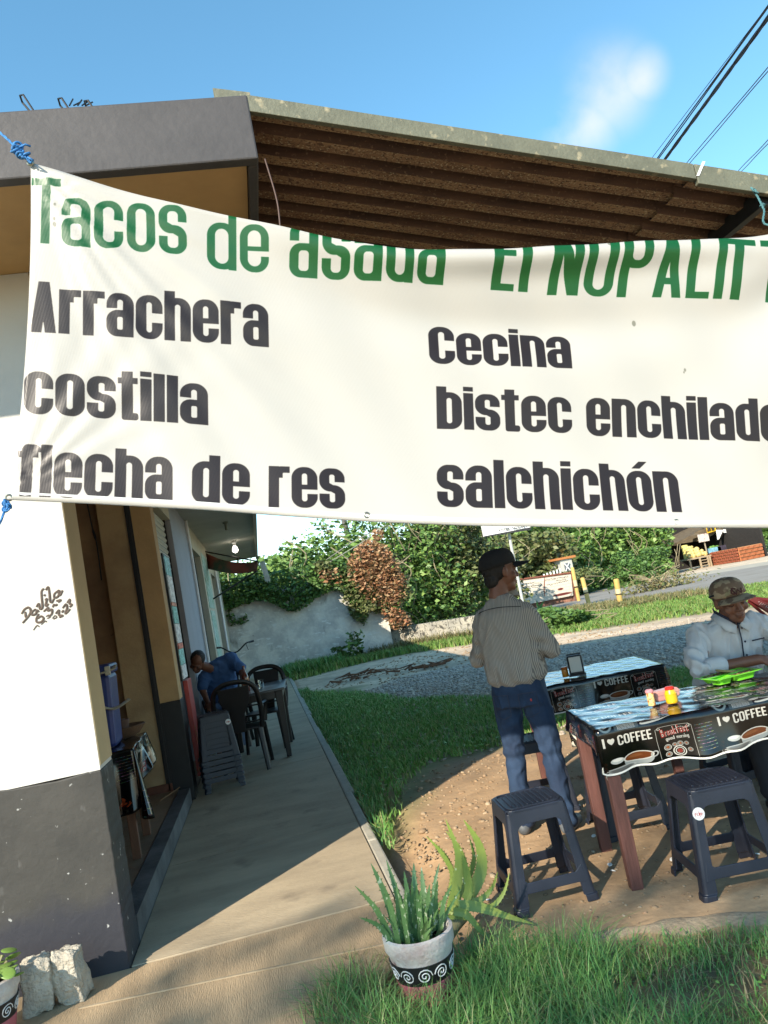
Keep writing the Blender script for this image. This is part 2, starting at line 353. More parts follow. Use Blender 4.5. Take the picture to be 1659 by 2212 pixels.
def draw_word(img, s, p0, p1, up, st, col, scale=1.0, bend=None):
    "p0,p1 baseline ends in pixels (y up), up = vector of height 1; letters filled with col"
    p0 = np.array(p0, float); p1 = np.array(p1, float); up = np.array(up, float); adv = word_adv(s, st); ex = (p1-p0)/adv
    M = np.array([[ex[0], up[0]],[ex[1], up[1]]]); Mi = np.linalg.inv(M); q = 0.0; H, W = img.shape[:2]; SS = 3
    for ch in s:
        a = glyph(ch, np.zeros(1), np.zeros(1), st['tv'], st['th'], st['X'], st['w'], st['W'])[1]
        cor = np.array([p0+M@np.array([q+cx, cy]) for cx in (-.1, a+.35) for cy in (-.35, 1.3)])
        x0, y0 = np.floor(cor.min(0)-4).astype(int); x1, y1 = np.ceil(cor.max(0)+4).astype(int)
        x0, y0 = max(x0,0), max(y0,0); x1, y1 = min(x1,W-1), min(y1,H-1)
        if x1 > x0 and y1 > y0:
            X_, Y_ = np.meshgrid((np.arange((x1-x0)*SS)+.5)/SS+x0, (np.arange((y1-y0)*SS)+.5)/SS+y0)
            if bend is not None: X_, Y_ = bend(X_, Y_)
            gx = Mi[0,0]*(X_-p0[0])+Mi[0,1]*(Y_-p0[1])-q; gy = Mi[1,0]*(X_-p0[0])+Mi[1,1]*(Y_-p0[1])
            k = glyph(ch, gx, gy, st['tv'], st['th'], st['X'], st['w'], st['W'])[0].astype(np.float32)
            k = k.reshape(y1-y0, SS, x1-x0, SS).mean((1,3))[...,None]
            img[y0:y1, x0:x1] = img[y0:y1, x0:x1]*(1-k)+np.array(col, np.float32)*k
        q += a+st['sp']
def disc(img, c, r, col, ry=None, rot=0, inner=0, a=1.0, soft=1.0):
    H, W = img.shape[:2]; ry = ry or r; m = int(max(r, ry))+4; x0, x1 = max(int(c[0])-m,0), min(int(c[0])+m,W); y0, y1 = max(int(c[1])-m,0), min(int(c[1])+m,H)
    if x1 <= x0 or y1 <= y0: return
    X_, Y_ = np.meshgrid(np.arange(x0,x1)+.5, np.arange(y0,y1)+.5); X_ = X_-c[0]; Y_ = Y_-c[1]; cr, sr = cos(rot), sin(rot); A = X_*cr+Y_*sr; B = -X_*sr+Y_*cr
    d = np.sqrt((A/r)**2+(B/ry)**2); k = np.clip((1-d)*min(r,ry)/soft+.5, 0, 1)
    if inner: k *= np.clip((d-inner)*min(r,ry)/soft+.5, 0, 1)
    k = (k*a)[...,None]; img[y0:y1,x0:x1] = img[y0:y1,x0:x1]*(1-k)+np.array(col, np.float32)*k
def stroke(img, pts, w, col):
    H, W = img.shape[:2]
    for (ax, ay), (bx, by) in zip(pts[:-1], pts[1:]):
        m = w+3; x0, x1 = max(int(min(ax,bx)-m),0), min(int(max(ax,bx)+m),W); y0, y1 = max(int(min(ay,by)-m),0), min(int(max(ay,by)+m),H)
        if x1 <= x0 or y1 <= y0: continue
        X_, Y_ = np.meshgrid(np.arange(x0,x1)+.5, np.arange(y0,y1)+.5); dx, dy = bx-ax, by-ay; t = np.clip(((X_-ax)*dx+(Y_-ay)*dy)/(dx*dx+dy*dy+1e-9),0,1)
        k = np.clip(w/2-np.hypot(X_-ax-t*dx, Y_-ay-t*dy)+.5, 0, 1)[...,None]; img[y0:y1,x0:x1] = img[y0:y1,x0:x1]*(1-k)+np.array(col, np.float32)*k
def bez(pts, n=12):
    "smooth curve through points"
    pts = [Vector((*p, 0)[:3]) if len(p) == 2 else Vector(p) for p in pts]; out = []
    for i in range(len(pts)-1):
        p0 = pts[max(i-1,0)]; p1 = pts[i]; p2 = pts[i+1]; p3 = pts[min(i+2,len(pts)-1)]
        for k in range(n):
            t = k/n; out.append(.5*((2*p1)+(p2-p0)*t+(2*p0-5*p1+4*p2-p3)*t*t+(3*p1-p0-3*p2+p3)*t**3))
    out.append(pts[-1]); return out

# ------------------------------------------------------------------ materials
M_ = {}
M_['plaster_white'] = mat('white_plaster', (.62,.60,.56), .75, var=.06, scale=1.5, bump=.35, bscale=7)
speckle(M_['plaster_white'], (.50,.45,.36), 4, .66, soft=.15, stretch=(2.5,1,.4))
M_['dado'] = mat('grey_dado_paint', (.036,.034,.030), .65, col2=(.062,.057,.049), scale=3, bump=.25, bscale=30, contrast=(.4,.75))
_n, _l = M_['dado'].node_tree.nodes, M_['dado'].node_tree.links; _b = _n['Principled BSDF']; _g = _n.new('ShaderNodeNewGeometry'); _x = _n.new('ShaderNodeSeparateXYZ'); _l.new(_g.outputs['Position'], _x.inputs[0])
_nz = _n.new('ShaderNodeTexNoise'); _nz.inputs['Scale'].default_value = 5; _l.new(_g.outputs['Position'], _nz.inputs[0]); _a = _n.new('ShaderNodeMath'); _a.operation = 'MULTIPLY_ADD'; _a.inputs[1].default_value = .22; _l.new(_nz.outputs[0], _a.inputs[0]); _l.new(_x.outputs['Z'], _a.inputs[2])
_r = _n.new('ShaderNodeMapRange'); _r.inputs['From Min'].default_value = .50; _r.inputs['From Max'].default_value = .40; _l.new(_a.outputs[0], _r.inputs['Value']); _m = _n.new('ShaderNodeMixRGB'); _l.new(_r.outputs[0], _m.inputs[0]); _l.new(_b.inputs['Base Color'].links[0].from_socket, _m.inputs[1]); _m.inputs[2].default_value = (.028,.028,.036,1); _l.new(_m.outputs[0], _b.inputs['Base Color'])  # darker dado foot: damp repaint plus some of the soft shade painted in
speckle(M_['dado'], (.36,.36,.34), 22, .68, soft=.03); speckle(M_['dado'], (.22,.21,.2), 6, .66, soft=.12, stretch=(1,1,.45))
M_['cream'] = mat('cream_wall', (.50,.38,.21), .8, var=.10, scale=2.2, bump=.15, bscale=12)
M_['soffit'] = mat('tan_soffit', (.50,.31,.13), .75, var=.08, scale=3, bump=.1, bscale=10)
speckle(M_['soffit'], (.6,.5,.36), 2.6, .70, soft=.01)
M_['brownwall'] = mat('stained_ochre_wall', (.40,.25,.125), .85, col2=(.24,.14,.075), scale=2.5, bump=.3, bscale=20)
speckle(M_['brownwall'], (.03,.025,.02), 7, .70, soft=.05)
M_['fascia'] = mat('dark_grey_fascia', (.062,.056,.055), .55, var=.12, scale=5, bump=.2, bscale=25)
speckle(M_['fascia'], (.16,.16,.12), 3.2, .66, soft=.12)
M_['black'] = mat('black_paint', (.012,.011,.011), .5, var=.2, scale=8)
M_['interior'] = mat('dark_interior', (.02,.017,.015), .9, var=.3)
M_['metal_dark'] = mat('dark_metal', (.025,.023,.022), .45, metal=.5, var=.2)
M_['conc'] = mat('walkway_concrete', (.50,.40,.265), .85, col2=(.33,.262,.175), scale=2.4, bump=.45, bscale=50, contrast=(.3,.7), stretch=(.6,1.6,1))
speckle(M_['conc'], (.24,.19,.13), 3.5, .60, soft=.15)
speckle(M_['conc'], (.18,.15,.11), 9, .74, soft=.06)
M_['conc_edge'] = mat('edge_concrete', (.40,.37,.30), .85, var=.12, scale=6, bump=.4, bscale=60)
M_['conc_broom'] = mat('broomed_concrete', (.46,.33,.195), .88, col2=(.34,.245,.145), scale=2, bump=.5, bscale=40, stretch=(5,.6,1))
M_['rockconc'] = mat('rough_concrete_lump', (.50,.45,.36), .9, var=.16, scale=14, bump=1.0, bscale=60, bdist=.02)
M_['tile'] = mat('porch_floor_tile', (.26,.18,.115), .5, var=.25, scale=2, bump=.1, coord='World')
M_['rust_sheet'] = mat('rusty_corrugated_steel', (.13,.065,.038), .7, col2=(.06,.028,.018), scale=4, bump=.2, bscale=120, metal=.0, stretch=(.4,2,2))
speckle(M_['rust_sheet'], (.22,.13,.08), 60, .60, soft=.14)
M_['tan_crown'] = mat('mottled_tan_sheet_crown', (.36,.22,.12), .75, col2=(.17,.085,.045), scale=2.2, bump=.3, bscale=150, stretch=(.6,2,2))
speckle(M_['tan_crown'], (.09,.045,.03), 70, .52, soft=.10); speckle(M_['tan_crown'], (.52,.42,.26), 90, .58, soft=.08)
M_['galv'] = mat('weathered_galvanised_edge', (.15,.15,.105), .6, var=.15, scale=8, bump=.3, metal=.2)
speckle(M_['galv'], (.32,.28,.18), 20, .60, soft=.08)
M_['plastic'] = mat('dark_blue_grey_plastic', (.018,.022,.036), .45, var=.12, scale=10, bump=.08, bscale=200)
M_['plastic_black'] = mat('black_plastic', (.012,.011,.012), .4, var=.2)
M_['wood_brown'] = mat('brown_painted_wood', (.115,.045,.035), .6, var=.25, scale=6, bump=.3, bscale=30, stretch=(4,4,.6))
speckle(M_['wood_brown'], (.3,.22,.18), 30, .72)
M_['skin'] = mat('tanned_skin', (.185,.075,.043), .5, var=.12, scale=20, bump=.15, bscale=90, bdist=.002)
M_['hair'] = mat('black_hair', (.012,.009,.008), .6, bump=.6, bscale=180)
M_['rope'] = mat('blue_rope', (.03,.17,.42), .7, var=.3, scale=60)
M_['white'] = mat('white_paint', (.78,.77,.74), .6, var=.04)
M_['grass'] = island_var(mat('grass_blade', (.06,.14,.03), .6), [(.06,.17,.035),(.12,.29,.06),(.08,.22,.06),(.20,.32,.08),(.09,.24,.05),(.34,.32,.15)])
M_['lawn'] = island_var(mat('lawn_blade', (.06,.14,.03), .6), [(.11,.25,.04),(.18,.36,.07),(.13,.30,.05),(.25,.40,.10),(.40,.36,.16)])
M_['verge'] = island_var(mat('verge_grass', (.06,.14,.03), .7), [(.10,.21,.035),(.15,.27,.04),(.09,.18,.03),(.20,.28,.06),(.28,.26,.10)])
M_['drygrass'] = island_var(mat('dry_grass', (.2,.16,.07), .8), [(.24,.19,.08),(.16,.14,.05),(.10,.13,.04),(.3,.24,.12)])
M_['gravel'] = island_var(mat('gravel_stone', (.2,.19,.18), .85), [(.30,.255,.21),(.46,.39,.32),(.38,.32,.26),(.58,.49,.39),(.42,.32,.23)])
M_['pebble'] = island_var(mat('pebble', (.35,.27,.18), .85), [(.30,.20,.11),(.36,.25,.15),(.24,.155,.085),(.42,.33,.22),(.30,.19,.11)])
M_['stem_pale'] = mat('pale_stem', (.30,.25,.15), .9)
M_['litter'] = mat('white_litter', (.75,.75,.72), .4)

# ------------------------------------------------------------------ ground (one sheet with terrain)
PATCH = [(.5,15.9),(1.5,13.7),(1.9,11.7),(3.0,9.6),(5.2,9.0),(5.4,7.9),(3.4,7.4),(2.0,7.15),(1.3,7.05),(.95,6.5),(.78,5.8),(.60,5.2),(.53,5.4)]
GRAVEL = [(1.5,13.6),(2.6,14.6),(4.3,14.3),(7.5,12.6),(8.5,10),(6,8.6),(5.2,9.0),(3.0,9.6),(1.9,11.7)]
VERGE = [(5.2,18.2),(6.3,16.4),(8.6,14.6),(14,10.5),(19,9.0),(17,14),(12.2,20),(11.6,28),(10,32),(8,30),(7.2,25),(6,21)]
WALLG = [(.45,20.9),(.5,18.6),(1.5,19.0),(2.4,19.6),(3.6,19.6),(4.6,18.6),(5.6,18.0),(6.4,17.5),(6.4,19.6),(5.4,20.2),(3.5,22.2),(3.0,21.3)]
FRONT = [(-.05,3.36),(.10,3.46),(.22,3.30),(.5,3.30),(.62,3.42),(.9,3.26),(1.25,3.12),(1.6,2.99),(1.95,2.85),(2.4,2.66),(3.2,2.25),(3.2,1.2),(.6,1.2),(.2,2.2),(.12,2.8),(-.1,3.1)]
def lines(*seg):
    out = []
    for a, b, st in seg: out += list(np.arange(a, b, st))
    return np.array(out+[seg[-1][1]])
gx = lines((-400,-40,40),(-40,-6,2),(-6,0,.5),(0,8,.07),(8,30,.5),(30,80,5),(80,500,60)); gy = lines((-120,-20,20),(-20,1,1.5),(1,9,.07),(9,24,.2),(24,90,2),(90,600,40))
GX, GY = np.meshgrid(gx, gy); GZ = ground_z(GX, GY); far = np.clip((GY-26)/10,0,1); GZ = GZ*(1-far)+TZa(GY)*far
trench = np.exp(-((GX-.66)/.09)**2)*((GY > 3.5) & (GY < 6.2)); GZ = GZ-.06*trench*(.6+.8*vnoise(GX,GY,3,9))
under = (GX < .50) & (GY < 23.4); GZ = np.where(under, np.minimum(GZ, -.12), GZ)
nx, ny = len(gx), len(gy); idx = np.arange(nx*ny).reshape(ny, nx)
F = np.stack([idx[:-1,:-1], idx[:-1,1:], idx[1:,1:], idx[1:,:-1]], -1).reshape(-1,4)
wx, wy = GX+(vnoise(GX,GY,1.1,5)-.5)*.9*np.clip(GY/10,.1,1), GY+(vnoise(GX,GY,1.1,6)-.5)*.9*np.clip(GY/10,.1,1)
colr = np.zeros((ny, nx, 3)); colr[:] = (.41,.27,.15)
pale = np.array((.60,.46,.31)); farm = np.clip((GY-11)/5,0,1)[...,None]; colr = colr*(1-farm)+pale*farm
def blend(c, poly, col, fade):
    d = polydist(wx, wy, poly)*np.where(inpoly(wx, wy, poly), 1, -1); k = np.clip(d/fade+.5, 0, 1)[...,None]; return c*(1-k)+np.array(col)*k
colr = colr*(.80+.45*vnoise(GX,GY,.7,41))[...,None]; ruts = sum(np.exp(-((GY-(16.4-.42*GX+o_+.3*vnoise(GX,GX*0,.5,60)))/.28)**2) for o_ in (0,1.5,-2.1)); colr = colr*(1-.28*np.clip(ruts*(GX > 1)*(GX < 14),0,1))[...,None]; colr = blend(colr, GRAVEL, (.36,.29,.22), .5); colr = blend(colr, PATCH, (.20,.20,.08), .35); colr = blend(colr, VERGE, (.14,.15,.05), .8); colr = blend(colr, WALLG, (.17,.15,.06), .5); colr = blend(colr, FRONT, (.16,.12,.06), .15)
farg = ((GY > 75) | (GX < -7) | (GX > 60) | ((GY > 24) & (GX < 9)))[...,None]; colr = np.where(farg, np.array((.10,.13,.04)), colr)
gm = mat('ground_soil', (.3,.2,.1), .92, bump=.7, bscale=28, coord='Generated')
N, L = gm.node_tree.nodes, gm.node_tree.links; b = N['Principled BSDF']; at_ = N.new('ShaderNodeAttribute'); at_.attribute_name = 'soil'
tcn = N.new('ShaderNodeTexCoord'); n1 = N.new('ShaderNodeTexNoise'); n1.inputs['Scale'].default_value = 3; n1.inputs['Detail'].default_value = 10; n1.inputs['Roughness'].default_value = .7; L.new(tcn.outputs['Object'], n1.inputs[0])
r1 = N.new('ShaderNodeMapRange'); r1.inputs['From Min'].default_value = .3; r1.inputs['From Max'].default_value = .7; r1.inputs['To Min'].default_value = .66; r1.inputs['To Max'].default_value = 1.3; L.new(n1.outputs[0], r1.inputs['Value'])
vm = N.new('ShaderNodeVectorMath'); vm.operation = 'SCALE'; L.new(at_.outputs['Color'], vm.inputs[0]); L.new(r1.outputs[0], vm.inputs['Scale']); L.new(vm.outputs[0], b.inputs['Base Color'])
for q in N:
    if q.type == 'TEX_NOISE' and q != n1: L.new(tcn.outputs['Object'], q.inputs[0]); q.inputs['Scale'].default_value = 22
ground = raw('ground', np.stack([GX,GY,GZ],-1).reshape(-1,3), F, gm, None, 'structure', True)
ca = ground.data.attributes.new('soil', 'FLOAT_COLOR', 'POINT'); ca.data.foreach_set('color', np.concatenate([colr, np.ones((ny,nx,1))], -1).astype(np.float32).ravel())

# ------------------------------------------------------------------ walkway, apron, porch floor
w = MB()
ys = [4.09,5.62,8.3,11.4,15.0,18.4,22.0]
for a, b_ in zip(ys[:-1], ys[1:]): w.b2(-.87,.425,a+.004,b_-.004,-.25,0)
wk = w.build('walkway', M_['conc'], bevel=.003); tag(wk, kind='structure')
w = MB()
y = 3.62
rg = random.Random(4)
while y < 22:
    l = 1.2+rg.random()*1.3; w.b2(.43,.505+rg.uniform(-.012,.014),y,min(y+l,22)-.008,-.25,-.002+rg.uniform(-.004,.004)); y += l
e = w.build('walkway_edge_strip', M_['conc_edge'], bevel=.012); tag(e, kind='structure')
w = MB(); w.prism([(-8,0),(.05,0),(.08,2.6),(.16,3.1),(.28,3.35),(.42,3.6),(.42,4.082),(-8,4.082)], (0,0,-.25), (1,0,0), (0,1,0), .248)
tag(w.build('front_apron', M_['conc_broom'], bevel=.004), kind='structure')
w = MB(); w.box((-.3,3.68,.0005),(1.5,.012,.005),Matrix.Rotation(rad(-8),3,'Z')); 
tag(w.build('apron_joint', mat('joint_dust', (.33,.26,.17), .9, var=.2)), kind='structure')
# porch floor: a slab with a raised kerb strip and tiles laid on it
w = MB(); w.b2(-3.4,-.9,4.4,7.75,-.2,.108); pf = w.build('porch_floor', mat('floor_grout',(.05,.035,.025),.9)); tag(pf, kind='structure')
tm = None
for i in range(8):
    for j in range(11):
        x0 = -.98-.3*(i+1); y0 = 4.42+.3*j
        if tm is None:
            tm = MB(); tm.b2(0,.294,0,.294,0,.012); o = tm.build('tile', M_['tile'], pf); tm = o.data
        else: o = bpy.data.objects.new('tile', tm); COL.objects.link(o); o.parent = pf
        o.location = (x0, y0, .1085)
w = MB(); w.b2(-.975,-.872,4.40,7.5,-.2,.128); tag(w.build('porch_kerb', mat('painted_kerb',(.05,.052,.056),.6,col2=(.14,.14,.14),scale=4,bump=.3)), kind='structure')

# ------------------------------------------------------------------ front building
bld = thing('corner_shop', 'white and grey corner shop with thick dark grey roof fascia behind the banner', 'building', (-.88,4.09,0))
def part(mb, name, m, par=bld, **k): return mb.build(name, m, par, world=True, **k)
w = MB(); w.b2(-7,-.88,4.09,4.38,.93,3.508); 
fwall = part(w, 'front_wall', M_['plaster_white'])
# side of the wall is painted cream down to the dado
w = MB(); w.b2(-.882,-.876,4.093,4.39,.95,3.505); part(w, 'wall_return', M_['cream'])
w = MB()
dz = .93
def dado(u, v):
    x = -7+6.123*u; z = v*dz
    return Vector((x, 4.086-.006*vnoise(np.array(x),np.array(z),6,4)-.002, z))
rd = random.Random(12)
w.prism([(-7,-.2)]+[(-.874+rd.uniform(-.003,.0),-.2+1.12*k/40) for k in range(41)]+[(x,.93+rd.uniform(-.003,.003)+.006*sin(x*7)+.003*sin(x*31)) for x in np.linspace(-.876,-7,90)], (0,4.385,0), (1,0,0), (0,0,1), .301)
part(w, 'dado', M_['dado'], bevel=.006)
# soffit, fascia, slab
w = MB(); w.b2(-7,.28,3.24,4.09,3.51,3.53); part(w, 'soffit', M_['soffit'])
w = MB(); w.b2(-7,.33,3.2,3.26,3.485,3.79); w.b2(.285,.33,3.262,9.9,3.485,3.79); w.b2(-7,.284,3.262,9.9,3.66,3.785); part(w, 'fascia', M_['fascia'], bevel=.008)
w = MB(); w.b2(-7,.284,4.1,9.9,3.53,3.55); part(w, 'porch_ceiling', M_['soffit'])
for (u, v) in ((45,205),(128,212),(185,217)):
    p = P(u, v, 3.34); p2 = P(u+32, v+34, 3.34); w = MB()
    w.tube([p2+Vector((0,0,-.02)), p+Vector((.01,0,0)), p+Vector((-.008,.02,.012)), p+Vector((-.008,.05,0)), p2+Vector((-.0,.06,-.02))], .0045, 6); part(w, 'rebar', M_['metal_dark'])
for k in range(5): w = MB(); w.tube([P(150+k*9,228,3.34), P(158+k*9+rg.uniform(-8,8), 219+rg.uniform(-6,3),3.36)], .0035, 5); part(w, 'rebar', M_['metal_dark'])
for (u0, v0, u1, v1) in ((188,226,232,224),(292,213,330,210),(345,208,430,202)):
    a_, b_ = P(u0,v0,3.23), P(u1,v1,3.23); a_.z = b_.z = 3.788; w = MB(); w.tube([a_, a_.lerp(b_,.3)+Vector((0,0,.004)), a_.lerp(b_,.7)+Vector((0,0,.001)), b_], [.003,.009,.006,.003], 5, flat=.6); part(w, 'orange_mortar_ridge', mat('orange_mortar',(.42,.12,.05),.9))

# back of the porch (faces the street) : recess, panel, shutter guide, pillar with black base
w = MB(); w.b2(-3.4,-1.335,7.74,7.84,.12,3.55); part(w, 'porch_back_wall', M_['brownwall'])
w = MB(); w.b2(-1.335,-1.085,7.6,7.84,.12,3.55); part(w, 'wall_panel', mat('ochre_panel', (.48,.34,.18), .85, col2=(.28,.175,.095), scale=2.6, bump=.3, contrast=(.42,.8)))
w = MB(); w.b2(-1.085,-1.03,7.58,7.84,.12,3.55); w.b2(-1.068,-1.047,7.572,7.58,.12,3.55); part(w, 'shutter_guide', M_['black'], bevel=.003)
w = MB(); w.b2(-1.03,-.85,7.59,7.86,.915,3.55); part(w, 'pillar', mat('orange_ochre', (.52,.34,.16), .8, var=.12, scale=2.5, bump=.2))
w = MB(); w.b2(-1.032,-.846,7.585,7.862,.0,.913); part(w, 'pillar_base', M_['black'], bevel=.004)
w = MB(); w.b2(-3.4,-1.03,7.572,7.6,.121,.19); part(w, 'skirting', mat('red_skirting', (.15,.05,.025), .6, var=.2))
w = MB(); w.b2(-3.5,-3.4,4.38,7.84,.0,3.55); part(w, 'porch_side_wall', M_['brownwall'])
w = MB(); w.tube(bez([(-1.44,7.73,3.1),(-1.42,7.725,2.7),(-1.40,7.725,2.5),(-1.405,7.725,2.15)],6), [.006]*8+[.012]*3+[.006]*8, 6); part(w, 'hanging_cable', M_['black'])
# graffito: thick brush strokes lying on the plaster
gw = MB()
ZG = lambda x, y: P(x/4.1475*.54, (2250+y/4.1475)*.54, 4.087)
gr = [[(355,855),(400,780),(470,745),(505,800),(470,890),(370,1005)],[(415,815),(425,915)],[(590,770),(530,820),(530,870),(590,850),(610,790),(640,820)],[(600,740),(640,680),(660,770),(700,740),(690,600),(685,480),(725,430)],
      [(745,630),(775,600),(755,700),(770,720),(800,680)],[(730,560),(745,525)],[(755,460),(795,405),(815,500),(830,640),(860,660),(890,600)],[(960,470),(900,520),(900,585),(960,560),(985,480),(960,470),(990,545),(1035,460)],
      [(720,815),(800,745),(790,800),(860,780),(850,860),(790,890)],[(640,850),(600,930),(610,990),(680,985),(720,930),(680,890),(620,930)],[(870,745),(890,700),(920,710),(950,690)],[(930,640),(1005,622),(960,660)],[(920,850),(975,790),(975,870),(1040,880),(980,910)],[(1020,830),(1055,790)],
      [(1035,760),(1090,690),(1110,750),(1080,850),(1160,770)],[(1110,670),(1155,610),(1150,680),(1190,700),(1150,740)],[(865,930),(910,880),(935,910),(880,940)],[(760,900),(800,870),(830,900),(780,930)],[(550,1125),(610,1045),(650,1070)],[(680,1030),(745,970),(770,990)]]
for s_ in gr:
    pts = [ZG(*p) for p in bez([(*q,) for q in s_], 5) for p in [(p.x, p.y)]]
    gw.tube(pts, [.0055*(1.0 if s_[0][1] < 900 else .5)*(1-.25*abs(2*i/len(pts)-1)) for i in range(len(pts))], 6, flat=.25, up=(0,1,0))
part(gw, 'painted_signature', mat('brown_brush_paint', (.08,.055,.04), .6, var=.3, scale=40))

# ------------------------------------------------------------------ shop row beyond the porch
row = thing('shop_row', 'pale row of small shops with half rolled shutter along the walkway', 'building', (-.88,7.9,0))
FX = -.88
M_['palegrey'] = mat('pale_grey_wall', (.33,.34,.38), .8, var=.06, scale=2, bump=.15)
M_['cream2'] = mat('cream_shop_wall', (.50,.45,.34), .8, var=.08, scale=2, bump=.15)
for y0, y1, z0 in ((7.86,9.8,2.92),(12.15,14.6,2.85),(17.3,19.2,2.7)): w = MB(); w.b2(FX-.25,FX,y0,y1,z0,3.2); part(w, 'lintel', M_['cream2'], row)
w = MB(); w.b2(FX-.25,FX,9.8,12.15,0,3.2); part(w, 'wall', M_['palegrey'], row)
w = MB(); w.b2(FX-.25,FX,14.6,17.3,0,3.2); part(w, 'wall', M_['cream2'], row)
w = MB(); w.b2(FX-.25,FX,19.2,21.4,0,3.2); part(w, 'wall', M_['cream2'], row)
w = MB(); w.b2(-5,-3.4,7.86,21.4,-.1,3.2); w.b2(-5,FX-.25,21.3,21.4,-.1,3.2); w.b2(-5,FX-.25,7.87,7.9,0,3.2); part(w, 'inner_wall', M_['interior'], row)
w = MB(); w.b2(-5,FX-.0,7.87,21.4,-.2,-.004); part(w, 'shop_floor', M_['tile'], row)
w = MB(); w.b2(-5,.22,9.92,21.4,3.2,3.34); w.b2(.16,.22,9.92,21.4,3.14,3.2); part(w, 'roof_slab', mat('grey_cream_slab', (.42,.40,.33), .85, var=.1, scale=1.5, bump=.2), row)
w = MB(); w.b2(-.86,.28,7.86,9.9,3.2,3.24); part(w, 'ceiling_board', M_['cream2'], row)
# shutter with individual slats
sh = MB(); sh.b2(FX-.10,FX-.07,7.9,7.93,0,2.92); shf = part(sh, 'shutter', M_['metal_dark'], row); sh = MB(); sh.b2(FX-.10,FX-.06,9.75,9.8,0,2.92); q_ = part(sh, 'shutter_rail', M_['metal_dark'], shf)
slm = mat('cream_shutter_slat', (.50,.46,.36), .55, var=.08, scale=3)
me = None
for k in range(9):
    if me is None:
        s_ = MB(); s_.prism([(0,.003),(.006,.02),(.016,.036),(.006,.062),(0,.068)], (0,0,0), (1,0,0), (0,0,1), -1.82); o = s_.build('slat', slm, shf); me = o.data
    else: o = bpy.data.objects.new('slat', me); COL.objects.link(o); o.parent = shf
    o.matrix_parent_inverse = parent_matrix(shf).inverted(); o.location = (FX-.085, 7.93, 2.91-.071*(k+1))
w = MB(); w.b2(FX-.02,FX+.012,7.86,7.93,2.35,3.19); part(w, 'cable_trunking', M_['white'], row)
w = MB(); w.tube([(FX+.03,12.05,0),(FX+.03,12.05,3.19)], .022, 10); part(w, 'drain_pipe', M_['white'], row)
w = MB(); w.tube([(FX+.03,18.9,0),(FX+.03,18.9,3.1)], .03, 10); part(w, 'drain_pipe', M_['white'], row)
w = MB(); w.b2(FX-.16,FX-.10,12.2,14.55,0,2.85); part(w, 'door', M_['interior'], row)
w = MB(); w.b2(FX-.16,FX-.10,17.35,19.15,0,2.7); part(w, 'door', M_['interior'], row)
pm = mat('green_white_poster', (.55,.62,.6), .6, col2=(.10,.30,.16), scale=6, contrast=(.4,.6), stretch=(1,3,2))
w = MB(); w.b2(FX,FX+.008,14.9,16.6,1.9,2.95); w.b2(FX,FX+.008,15.0,16.4,.9,1.85); part(w, 'poster', pm, row)
# awning at the far end
aw = thing('cloth_awning', 'faded red and green cloth awning under the roof of the far shop', 'awning', (-.8,17,2.7))
AZ = lambda x, y, yy: P((x/1.3825)*.54, (1900+y/1.3825)*.54, yy)
a0, a1, a2, a3 = AZ(1140,432,16.5), AZ(1425,478,15.2), AZ(1195,512,16.5), AZ(1420,532,15.2)
a0.x = a2.x = FX+.01
w = MB(); w.grid(lambda u, v: (a0*(1-u)+a1*u)*(1-v)+(a2*(1-u)+a3*u)*v+Vector((0,.05*sin(u*9+v*3),-.10*sin(pi*u)*(1-v*.3))), 14, 5)
part(w, 'awning_cloth', mat('faded_red_cloth', (.30,.07,.05), .85, col2=(.06,.08,.05), scale=2.2, contrast=(.4,.6)), aw, solid=.01, smooth=0)
w = MB(); w.grid(lambda u, v: a1+Vector((.03+.1*u,-.02,-.02-.40*v+.03*sin(u*14)))+Vector((.05*v,0,.0)), 6, 5); part(w, 'hanging_fringe', mat('pale_torn_cloth', (.45,.44,.36), .85, var=.3, scale=8), aw, solid=.008)
w = MB(); w.tube([AZ(1180,685,16.5), a3], .018, 6); w.tube([a0+Vector((0,0,.03)), a1], .015, 6); part(w, 'support_arm', M_['metal_dark'], aw)
# bulb hanging from the ceiling slab
bp_ = G(1293/1.3825*.54, (1900+368/1.3825)*.54, 3.19)
lb = thing('ceiling_bulb', 'lit white spiral bulb under the pale roof slab', 'light bulb', bp_)
w = MB(); w.lathe([(.05,.0),(.05,-.03),(.028,-.05),(.028,-.09),(0,-.09)]); w.build('socket', M_['white'], lb, smooth=40)
w = MB(); w.lathe([(.02,-.09),(.05,-.13),(.058,-.18),(.045,-.22),(0,-.24)]); w.build('bulb', mat('lit_bulb', (1,1,1), .3, emit=(1,.93,.8,5)), lb, smooth=60)
for (x, y) in ((1245,262),(1312,455)):
    q = G(x/1.3825*.54, (1900+y/1.3825)*.54, 3.19) if y < 300 else G(x/1.3825*.54, (1900+y/1.3825)*.54, 3.19)
    o = thing('empty_lamp_socket', 'small bare metal lamp socket on the ceiling slab '+('nearest the banner' if y < 300 else 'beyond the lit bulb'), 'lamp socket', q, group='bare lamp sockets')
    w = MB(); w.lathe([(.045,0),(.045,-.02),(.02,-.03),(.02,-.13),(0,-.13)]); w.build('holder', M_['galv'], o, smooth=40)
